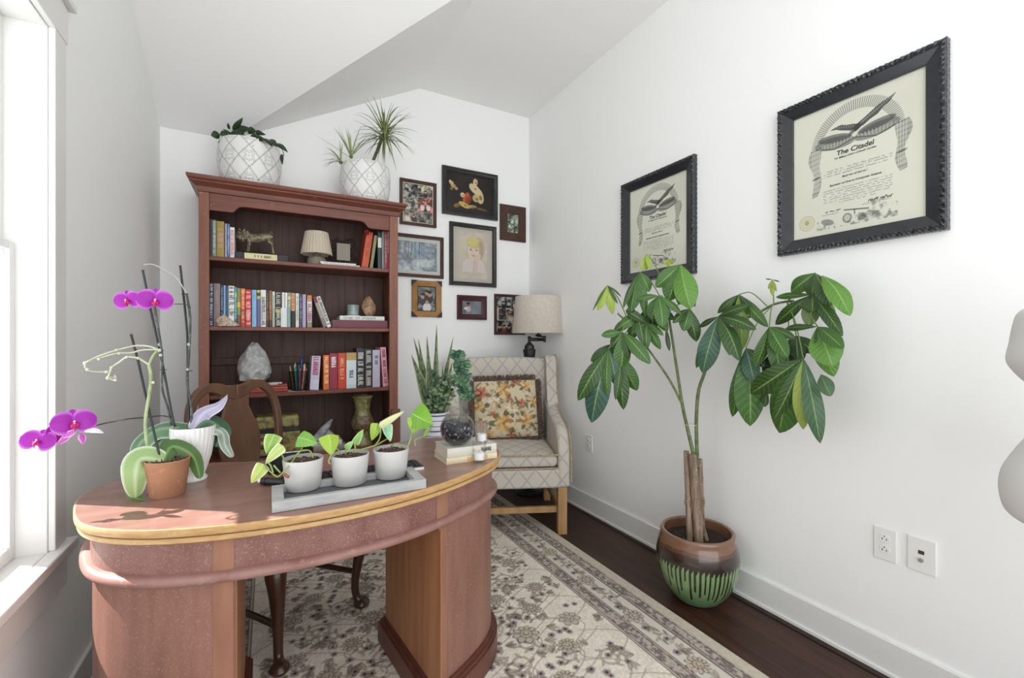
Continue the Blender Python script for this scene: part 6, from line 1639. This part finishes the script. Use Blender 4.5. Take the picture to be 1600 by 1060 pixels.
candle_glass(748.6, 724, 692, 21.5, DZ0, 'white candle in a clear glass tumbler, in front of the cream books')
candle_glass(752.2, 694, 662, 19, BT, 'clear glass candle holder standing on the two cream books beside the glass bowl')

# grey tray with three pots
tray = thing('plant_tray', (.207, 1.352, DZ0), 'long grey rectangular wooden tray carrying three white plant pots on the desk', 'tray')
tm = mat('grey_painted_wood', '#b0b0ad', .5, c2='#9c9d9d', nscale=14, stretch=(1, 5, 5), lo=.35, hi=.7)
TX0, TX1, TY0, TY1 = .007, .407, 1.278, 1.428
MB().box(TX0+.003, TX1-.003, TY0+.003, TY1-.003, DZ0, DZ0+.009).build('base', mat('dark_tray_bottom', '#5c5d60', .6), tray, smooth=False)
b = MB(); zt = DZ0+.028
for bx in ((TX0, TX1, TY0, TY0+.018), (TX0, TX1, TY1-.018, TY1), (TX0, TX0+.028, TY0+.018, TY1-.018), (TX1-.028, TX1, TY0+.018, TY1-.018)): b.box(*bx, DZ0+.0005, zt)
b.build('rim', tm, tray, smooth=False, bevel=.0015)
PB = DZ0+.0095
pot_m = mat('matt_white_pot', '#c9c6c2', .45, c2='#bfbcb8', nscale=8)
pots = []
for i, (px, yb_, lb) in enumerate(((474, 773, 'left'), (547, 764, 'middle'), (611, 753, 'right'))):
    c = AZ(px, yb_-1, PB); tt = c.x*SN+c.y*CS; c = AT(px, 600, tt+.046); cx_, cy_ = c.x, c.y
    t = thing('white_pot', (cx_, cy_, PB), f'{lb} one of the three tapered white pots standing in the grey tray', 'plant pot', 'white pots in the grey tray')
    MB().lathe([(.001, PB+.0003), (.043, PB+.0003), (.0465, PB+.004), (.0545, PB+.086), (.054, PB+.088), (.0515, PB+.088), (.0505, PB+.07)], (cx_, cy_, 0), 56).build('pot', pot_m, t, ang=50)
    b = MB().lathe([(.001, PB+.079), (.03, PB+.081), (.0512, PB+.077)], (cx_, cy_, 0), 32, capb=False)
    for k in range(110):
        a = rb.uniform(0, 6.28); r = .047*math.sqrt(rb.random()); b.ball((cx_+r*math.cos(a), cy_+r*math.sin(a), PB+.080), rb.uniform(.0015, .0035), 5, 4, sc=(1.5, 1, .7))
    b.build('soil', mat('bark_mix', '#5a463a', .9, c2='#2b211b', nscale=150, lo=.4, hi=.6, c3='#b59d88', n3=(240, .58, .66), bump=1, bscale=200, bdist=.003), t); pots.append((cx_, cy_, tt+.046))
qp = lambda X, Y, t: AT(380+.2*X, 630+.2*Y, t)
vine_m = mat('vine_stem', '#8fa05a', .45)
pth_m = leafmat('pothos_leaf', '#d0dca0', .35, 7, 1.2, .10, .05, .4, .3, '#5f8f2c', .1)
def pothos(i, label, leaves, stems, dt=0):
    cx_, cy_, t0 = pots[i]; t = thing('pothos_plant', (cx_, cy_, PB+.08), label, 'potted plant', 'small trailing plants in the tray')
    for P_ in stems: MB().tube(cr([qp(x, y, t0+d) for x, y, d in P_], 6), .0021, 7).build('stem', vine_m, t)
    for (x0, y0, x1, y1, w_, d0, d1, cl, rb_, ed) in leaves:
        b = MB(); leaf(b, qp(x0, y0, t0+d0), qp(x1, y1, t0+d1), w_*.2*t0/F*1.42, shape='heart', col=cl, rib=rb_, bend=.12, fold=.16, vein=.10, edge=ed, nu=20, nv=9); b.build('leaf', pth_m, t, ang=80)
GR, GL, GY, PA = '#7fae3e', '#93bd52', '#b0c456', '#dbe2b4'
pothos(0, 'trailing plant with pale variegated leaves in the left white pot', [
  (245, 243, 182, 397, 88, -.03, -.05, '#86ab4c', '#cfdda0', '#c3d195'), (310, 332, 172, 477, 62, -.05, -.06, '#b4c474', '#dfe6bb', '#d9e0b4'), (165, 478, 62, 628, 74, -.05, -.07, '#a9ba5e', '#dfe6b5', '#d7dfae'),
  (425, 268, 580, 318, 100, .0, .01, '#74a545', '#aecb80', None)],
  [[(335, 470, -.03), (300, 400, -.04), (245, 285, -.03), (243, 245, -.03)], [(385, 460, -.04), (330, 520, -.06), (272, 575, -.06), (215, 540, -.05), (160, 482, -.05)], [(235, 545, -.06), (215, 490, -.06), (195, 440, -.05), (300, 335, -.05)],
   [(375, 470, -.02), (430, 390, -.01), (480, 368, 0), (525, 378, .01), (548, 430, .0)], [(385, 450, -.02), (440, 385, 0), (462, 340, 0), (450, 300, 0), (425, 285, 0)], [(290, 545, -.06), (262, 515, -.065), (240, 488, -.06)]])
MB().tube([qp(315, 555, pots[0][2]-.065), qp(355, 580, pots[0][2]-.067)], .0042, 10).build('cut_end', mat('brown_cut_stem', '#8a5a45', .7), bpy.data.objects['pothos_plant'])
pothos(1, 'trailing plant with yellow-green leaves in the middle white pot', [
  (668, 245, 690, 410, 104, -.02, -.04, '#93b03c', '#bccd7a', None), (798, 362, 862, 298, 42, 0, 0, '#88b368', '#c3d8a6', '#c5d6a4'), (868, 325, 940, 205, 44, 0, .01, '#77a84e', '#bdd69c', '#c9d8a8'),
  (1120, 165, 1152, 302, 62, .08, .06, '#9dcfa6', '#d5ead2', '#cfe6cc'), (1048, 158, 1003, 295, 66, .04, .03, '#97b544', '#c0ce7c', None), (1062, 188, 1262, 62, 44, .03, .05, '#c6cc9c', '#aebf68', '#bba487')],
  [[(760, 405, 0), (735, 360, 0), (700, 375, -.02), (685, 420, -.04)], [(690, 400, -.04), (668, 455, -.05), (680, 478, -.05)], [(800, 400, 0), (800, 370, 0)], [(860, 385, 0), (875, 350, 0), (868, 322, 0)],
   [(850, 390, 0), (920, 365, .02), (1030, 332, .04), (1100, 295, .07), (1150, 265, .08)], [(1030, 332, .04), (1065, 280, .04), (1075, 210, .03), (1060, 185, .03)], [(1075, 200, .03), (1050, 170, .04), (1048, 158, .04)]])
pothos(2, 'trailing plant with one large bright green leaf in the right white pot', [
  (1318, 82, 1482, 168, 150, -.03, -.05, '#6b9b2b', '#9bbf5a', None), (1345, 112, 1332, 238, 84, -.03, -.03, '#93b548', '#c0d188', None), (1445, 200, 1405, 268, 26, -.01, -.01, '#88aa4a', '#bccc86', None)],
  [[(1275, 352, -.02), (1298, 315, -.02), (1315, 230, -.02), (1345, 115, -.03)], [(1345, 335, 0), (1345, 290, 0), (1400, 265, 0), (1450, 225, -.02), (1480, 165, -.05)], [(1310, 85, -.03), (1330, 150, -.03), (1312, 270, -.02), (1280, 350, -.02)], [(1150, 345, 0), (1180, 320, -.01), (1220, 325, -.01), (1240, 350, 0)]])

# black things lying behind the tray
kb = thing('keyboard', (.25, 1.50, DZ0), 'slim black keyboard with a pale front edge, behind the three white pots', 'keyboard')
MB().box(.03, .46, 1.475, 1.56, DZ0, DZ0+.012).build('body', blk, kb, smooth=False, bevel=.002)
MB().box(.03, .46, 1.468, 1.475, DZ0, DZ0+.008).build('front_edge', pl_m, kb, smooth=False, bevel=.001)
b = MB()
for i in range(22):
    for j in range(4): b.box(.035+i*.0190, .035+i*.0190+.016, 1.480+j*.019, 1.480+j*.019+.016, DZ0+.012, DZ0+.0155)
b.build('keys', mat('black_keys', '#232325', .5), kb, smooth=False, bevel=.001)
fa, fb = AZ(410, 752, DZ0+.012), AZ(445, 754, DZ0+.012)
fl = thing('black_flashlight', (fa.x, fa.y, DZ0), 'short black torch with a white end cap lying left of the grey tray', 'torch')
b = MB().tube([fa, fa.lerp(fb, .2), fa.lerp(fb, .21), fb], [.011, .012, .0105, .0105], 16); b.build('barrel', blk, fl, ang=40)
dv = (fa-fb).normalized(); MB().tube([fa+dv*.001, fa+dv*.012], .006, 12).build('end_cap', pl_m, fl)
nb = thing('black_pouch', (0.0, 1.60, DZ0), 'black zipped pouch standing on the desk behind the left white pot', 'pouch')
na, nb2 = AZ(417, 747, DZ0), AZ(445, 745, DZ0)
b = MB().box(na.x, na.x+.13, na.y+.02, na.y+.06, DZ0+.0005, DZ0+.062); b.build('body', mat('black_nylon', '#17171a', .7, bump=.3, bscale=200), nb, bevel=.012, seg=3)
MB().tube([(na.x+.012, na.y+.04, DZ0+.0635), (na.x+.118, na.y+.04, DZ0+.0635)], .0022, 6).build('zip', mat('brushed_metal'), nb)

# ------------------------------------------------------------ orchids
def orchid_flower(c, nrm, up, s, parent, tilt=0):
    """moth orchid: three sepals, two broad petals, a lip"""
    n = Vector(nrm).normalized(); u = (Vector(up)-n*Vector(up).dot(n)).normalized(); r = u.cross(n)
    c = Vector(c); fl = MB(); MG, ED, DP = '#97099b', '#bd70c9', '#c01a9c'
    def D(a): a = a+tilt; return (r*math.sin(a)+u*math.cos(a))
    for a, L_, w_ in ((0, .95, .62), (R(125), .92, .52), (R(-125), .92, .52)):
        leaf(fl, c-n*.003+D(a)*s*.05, c+D(a)*s*L_-n*.004, s*w_, n, .06, .05, 'petal', MG, '#8c0c93', 0, 12, 9, 0, .06, ED, .8, .05)
    for a in (R(80), R(-80)):
        leaf(fl, c+D(a)*s*.03, c+D(a)*s*1.10+n*.002, s*1.50, n, .10, .05, 'petal', MG, '#8c0c93', 0, 14, 11, 0, .05, ED, .88, .05)
    o = fl.build('orchid_flower', petal_m, parent, ang=80)
    lp = MB(); lp.col = hx('#c4125f')
    lp.ball(c+n*.004, s*.13, 10, 8, sc=(1, 1, 1)); 
    for a in (R(150), R(-150)): lp.ball(c+D(a)*s*.2+n*.008, s*.13, 9, 7, sc=(.9, .7, 1.1))
    lp.col = hx('#b01d7a'); lp.tube([c+n*.008, c+D(PI)*s*.28+n*.014, c+D(PI)*s*.5+n*.006], [s*.09, s*.07, s*.03], 8)
    lp.col = hx('#e8c86a'); lp.ball(c+n*.012+D(PI)*s*.04, s*.045, 7, 6); lp.col = hx('#f2e9f2'); lp.ball(c+n*.011+D(0)*s*.09, s*.06, 8, 6)
    lp.build('lip', petal_m, o)
    return o
petal_m = mat('orchid_petal', attr=True, rough=.45, sss=.15)
q6 = lambda X, Y, t: AT(.396*X, 400+.396*Y, t)
# white ribbed pot
wp = AZ(303, 750, DZ0); tw = 1.40; wc = AT(302, 600, tw); WX, WY = wc.x, wc.y
wpot = thing('ribbed_white_pot', (WX, WY, DZ0), 'white ribbed footed ceramic pot behind the terracotta pot on the desk', 'plant pot')
zr_ = AT(300, 671, tw-.05).z
hh = zr_-DZ0
MB().lathe([(.001, DZ0+.0005), (.036, DZ0+.0005), (.038, DZ0+.008), (.030, DZ0+.018), (.033, DZ0+.03), (.046, DZ0+hh*.45), (.057, DZ0+hh*.85), (.060, zr_), (.056, zr_), (.053, DZ0+hh*.85)], (WX, WY, 0), 160,
  fr=lambda q, z, i: 1+(.055*abs(math.sin(q*14)) if 4 <= i <= 6 else 0)).build('pot', mat('white_ceramic'), wpot, ang=60)
MB().lathe([(.001, zr_-.018), (.054, zr_-.02)], (WX, WY, 0), 30, capb=False).build('soil', mat('bark_mix'), wpot)
orc = thing('purple_orchid', (WX, WY, zr_-.02), 'magenta-flowered moth orchid with tall staked stems in the white ribbed pot', 'orchid')
O_ = dict(shape='lance', bend=.18, fold=.14, vein=0, nu=22, nv=9)
crown = Vector((WX, WY, zr_-.012))
for (pts, w_, cl, rb_, ed) in (([(700, 650), (640, 680), (560, 730), (527, 800)], 86, '#5c7b5a', '#8aa386', '#a9bda4'), ([(730, 660), (700, 690), (640, 720), (612, 800)], 70, '#4c6b4a', '#7d977a', None),
                             ([(745, 668), (820, 650), (872, 690), (850, 755)], 84, '#34533a', '#6b8766', None), ([(735, 665), (800, 622), (860, 590), (897, 552)], 62, '#aaa3ba', '#c9c3d6', '#d5d0de'),
                             ([(800, 660), (868, 690), (890, 750), (918, 795)], 40, '#8e9c8c', '#cdd5cb', '#d8dcd6')):
    # a leaf along a curved spine
    t0s = [tw, tw-.02, tw-.03, tw-.03] if pts[-1][0] < 700 else [tw, tw+.02, tw+.03, tw+.02]
    spn = cr([crown]+[q6(x, y, tt_) for (x, y), tt_ in zip(pts[1:], t0s[1:])], 9); k = len(spn)
    b = MB(); ww = w_*.396*tw/F
    def lf(u, v, spn=spn, k=k, ww=ww):
        i = min(k-2, int(u*(k-1))); f_ = u*(k-1)-i; p = spn[i].lerp(spn[i+1], f_); ax_2 = (spn[min(i+1, k-1)]-spn[max(i-1, 0)]).normalized()
        nn = (Vector((0, 0, EYE))-p).normalized()*.8+Vector((0, 0, .8)); nn = (nn-ax_2*nn.dot(ax_2)).normalized(); sd2 = ax_2.cross(nn); v2 = v*2-1; s_ = SHP['petal'](min(1, .04+u*.96))
        return p+sd2*(ww*.52*s_*v2)-nn*(.16*ww*abs(v2)*s_)
    c0, c1, c2_ = hx(cl), hx(rb_), hx(ed or cl)
    def lcf(u, v):
        v = abs(v*2-1); a = max(0, 1-v/.12)*.7; q = max(0, (v-.75)/.25); c = [c0[i]*(1-a)+c1[i]*a for i in range(3)]; return [c[i]*(1-q)+c2_[i]*q for i in range(3)]
    b.grid(lf, 26, 9, colf=lcf); b.build('leaf', flat_leaf, orc, ang=80)
dst = mat('dark_stake', '#23282a', .4); wst = mat('dark_flower_stem', '#3d423f', .5, c2='#6a6f68', nscale=60, lo=.5, hi=.7)
def rod(P_, r, m, nm, par, t_): return MB().tube(cr([q6(x, y, tt_) for (x, y), tt_ in zip(P_, t_)], 8), r, 8).build(nm, m, par)
T4 = lambda a, b_, n: [a+(b_-a)*i/(n-1) for i in range(n)]
rod([(563, 55), (600, 240), (640, 420), (682, 645), (700, 690)], .0032, dst, 'stake', orc, T4(1.37, 1.40, 5))
rod([(711, 38), (738, 300), (740, 480), (747, 650), (750, 690)], .0032, dst, 'stake', orc, T4(1.43, 1.41, 5))
rod([(610, 200), (625, 290), (640, 400), (640, 520), (662, 600), (680, 690)], .003, wst, 'flower_stem', orc, T4(1.36, 1.40, 6))
rod([(736, 150), (750, 250), (745, 400), (738, 500), (755, 600), (752, 690)], .0034, wst, 'flower_stem', orc, T4(1.42, 1.41, 6))
rod([(752, 205), (735, 192), (686, 190)], .0014, wst, 'flower_stem', orc, [1.42, 1.40, 1.37])
rod([(735, 148), (710, 105), (688, 80), (655, 60), (630, 45), (598, 33), (568, 36)], .0017, mat('pale_spike', '#a9aa98', .5), 'flower_stem', orc, T4(1.42, 1.38, 7))
rod([(682, 640), (640, 632), (585, 637), (500, 645), (390, 667), (330, 690)], .0019, wst, 'flower_stem', orc, T4(1.40, 1.16, 6))
b = MB()
for (x, y, tt_) in ((725, 150, 1.42), (742, 455, 1.41), (640, 450, 1.385), (628, 375, 1.38)):
    c_ = q6(x, y, tt_); b.lathe([(.0055, -.0012), (.0066, 0), (.0055, .0012)], c_, 14, capb=False); b.tube([c_+Vector((.005, -.003, 0)), c_+Vector((.012, -.005, .001))], .0012, 5)
b.build('clip', dst, orc)
b = MB()
for (x, y, tt_) in ((748, 255, 1.42), (745, 350, 1.415), (740, 450, 1.41), (600, 170, 1.36), (630, 350, 1.375)): b.ball(q6(x, y, tt_), .0045, 8, 6, sc=(1, 1, 1.3))
b.build('node', mat('pale_spike'), orc)
cd = lambda p: (Vector((0, 0, EYE))-Vector(p)).normalized()
for (x, y, tt_, s, nx2, upx, tl) in ((505, 178, 1.34, .036, (-.55, 0, 0), (0, 0, 1), -.15), (612, 178, 1.36, .044, (.0, -.1, 0), (0, 0, 1), .05)):
    p = q6(x, y, tt_); orchid_flower(p, cd(p)+Vector(nx2), upx, s*.95, orc, tl)
for (x, y, tt_, s, nx2, upx, tl) in ((150, 733, 1.11, .034, (-.35, 0, .1), (-.1, 0, 1), .35), (292, 662, 1.15, .043, (.1, 0, .15), (0, 0, 1), -.05), (222, 700, 1.14, .030, (.5, .2, -.6), (.5, 0, 1), .5)):
    p = q6(x, y, tt_); orchid_flower(p, cd(p)+Vector(nx2), upx, s*.95, orc, tl)
for pp_ in ([(290, 690), (225, 735), (222, 750)], [(330, 690), (370, 690), (410, 700)], [(320, 700), (330, 720), (328, 745)], [(300, 690), (240, 720)]):
    b = MB(); leaf(b, q6(*pp_[0], 1.145), q6(*pp_[-1], 1.13), .016, shape='lance', col='#b0219f', rib='#e9b9e6', vein=.1, edge='#e3b3e0', nu=10, nv=5); b.build('petal', petal_m, orc)
# terracotta pot with a leafless-stemmed orchid
tt0 = 1.265; tcn = AT(262, 600, tt0); TXc, TYc = tcn.x, tcn.y
zt0 = AT(262, 727, tt0-.05).z+.004
ter = thing('terracotta_pot', (TXc, TYc, DZ0), 'small round terracotta pot at the left end of the desk', 'plant pot')
hh = zt0-DZ0; RT = .0545
MB().lathe([(.001, DZ0+.0005), (.040, DZ0+.0005), (.0415, DZ0+.004), (RT-.002, zt0-.006), (RT, zt0-.002), (RT-.001, zt0), (RT-.005, zt0), (RT-.007, zt0-.02)], (TXc, TYc, 0), 60).build('pot', mat('terracotta', '#a87a5d', .7, c2='#97694d', nscale=12, lo=.35, hi=.7, c3='#c08d6c', n3=(50, .6, .8)), ter, ang=50)
b = MB().lathe([(.001, zt0-.010), (RT-.006, zt0-.012)], (TXc, TYc, 0), 30, capb=False)
for k in range(110):
    a = rb.uniform(0, 6.28); r = .044*math.sqrt(rb.random()); c_ = Vector((TXc+r*math.cos(a), TYc+r*math.sin(a), zt0-.008+rb.uniform(-.003, .004)))
    a2_ = rb.uniform(0, 6.28); b.tube([c_, c_+Vector((.009*math.cos(a2_), .009*math.sin(a2_), rb.uniform(-.002, .006)))], [rb.uniform(.0015, .003), .0012], 5)
b.build('bark', mat('bark_chips', '#6b5240', .85, c2='#33271e', nscale=90, lo=.4, hi=.6, c3='#b39a80', n3=(160, .58, .68)), ter)
oc2 = thing('bare_orchid', (TXc, TYc, zt0-.01), 'orchid with broad pale green leaves and bare pale branching spikes in the terracotta pot', 'orchid')
for (pts, w_, cl, rb_, ed, tts) in (([(590, 810), (560, 800), (535, 860), (535, 955)], 96, '#8fa86e', '#c3cfa8', '#cdd3bd', (tt0, tt0-.03, tt0-.055, tt0-.05)), ([(590, 810), (540, 880), (525, 940), (575, 980)], 46, '#5e7a3c', '#93a872', None, (tt0, tt0-.02, tt0-.03, tt0-.05)),
                                   ([(630, 790), (680, 752), (760, 790), (790, 880)], 62, '#46632f', '#7e9a5a', None, (tt0, tt0+.03, tt0+.05, tt0+.02)), ([(610, 800), (570, 775), (545, 785), (535, 808)], 34, '#7a9a45', '#b3c77e', '#a9c06a', (tt0, tt0+.01, tt0+.02, tt0+.01))):
    spn = cr([Vector((TXc-.01, TYc, zt0-.006))]+[q6(x, y, q_) for (x, y), q_ in zip(pts[1:], tts[1:])], 9); k = len(spn); ww = w_*.396*tt0/F; b = MB()
    def lf(u, v, spn=spn, k=k, ww=ww):
        i = min(k-2, int(u*(k-1))); f_ = u*(k-1)-i; p = spn[i].lerp(spn[i+1], f_); ax_2 = (spn[min(i+1, k-1)]-spn[max(i-1, 0)]).normalized()
        nn = (Vector((0, 0, EYE))-p).normalized()+Vector((0, 0, .25)); nn = (nn-ax_2*nn.dot(ax_2)).normalized(); sd2 = ax_2.cross(nn); v2 = v*2-1; s_ = SHP['petal'](min(1, .04+u*.96))
        p = p+sd2*(ww*.52*s_*v2)-nn*(.12*ww*abs(v2)*s_); p.z = max(p.z, DZ0+.001); return p
    c0, c1, c2_ = hx(cl), hx(rb_), hx(ed or cl)
    def lcf(u, v):
        v = abs(v*2-1); a = max(0, 1-v/.12)*.7; q = max(0, (v-.75)/.25); c = [c0[i]*(1-a)+c1[i]*a for i in range(3)]; return [c[i]*(1-q)+c2_[i]*q for i in range(3)]
    b.grid(lf, 26, 9, colf=lcf); b.build('leaf', flat_leaf, oc2, ang=80)
pst = mat('pale_green_stem', '#a3b184', .5, c2='#87966a', nscale=30)
psp = mat('pale_spike')
TT = tt0
rod([(517, 310), (548, 430), (590, 620), (632, 800)], .0031, dst, 'stake', oc2, T4(TT+.02, TT, 4))
rod([(594, 815), (580, 740), (574, 650), (590, 540), (596, 480), (588, 430)], .0042, pst, 'flower_stem', oc2, [TT]*6)
rod([(588, 430), (604, 395), (625, 372), (632, 380)], .0034, pst, 'flower_stem', oc2, [TT]*4)
pale = mat('dry_pale_branch', '#c9cdb4', .5, c2='#b3b89c', nscale=50)
for P_, r in (([(588, 430), (560, 412), (543, 403), (500, 400), (470, 420), (442, 440), (430, 470), (425, 485)], .0024), ([(628, 372), (590, 358), (545, 354), (500, 362), (440, 378), (380, 400), (334, 424)], .0022),
              ([(620, 370), (560, 372), (520, 382), (460, 385), (400, 402), (385, 410)], .0019), ([(334, 424), (338, 445), (365, 457), (418, 458)], .0017), ([(425, 480), (445, 490), (455, 492)], .002), ([(428, 478), (455, 480), (452, 470)], .0015)):
    rod(P_, r, pale, 'flower_spike', oc2, [TT-.02-.0004*(600-x) for x, y in P_])
b = MB()
for (x, y) in ((545, 404), (500, 400), (440, 440), (425, 483), (455, 490), (390, 407), (335, 424), (460, 372), (604, 500), (630, 372), (634, 392), (470, 385), (345, 450), (420, 458)): b.ball(q6(x, y, TT-.02-.0004*(600-x)), .0042, 8, 6)
b.build('node', pale, oc2)
for o in list(bpy.data.objects):
    for k in ('_ox', '_local'):
        if k in o.keys(): del o[k]
bpy.context.view_layer.update()
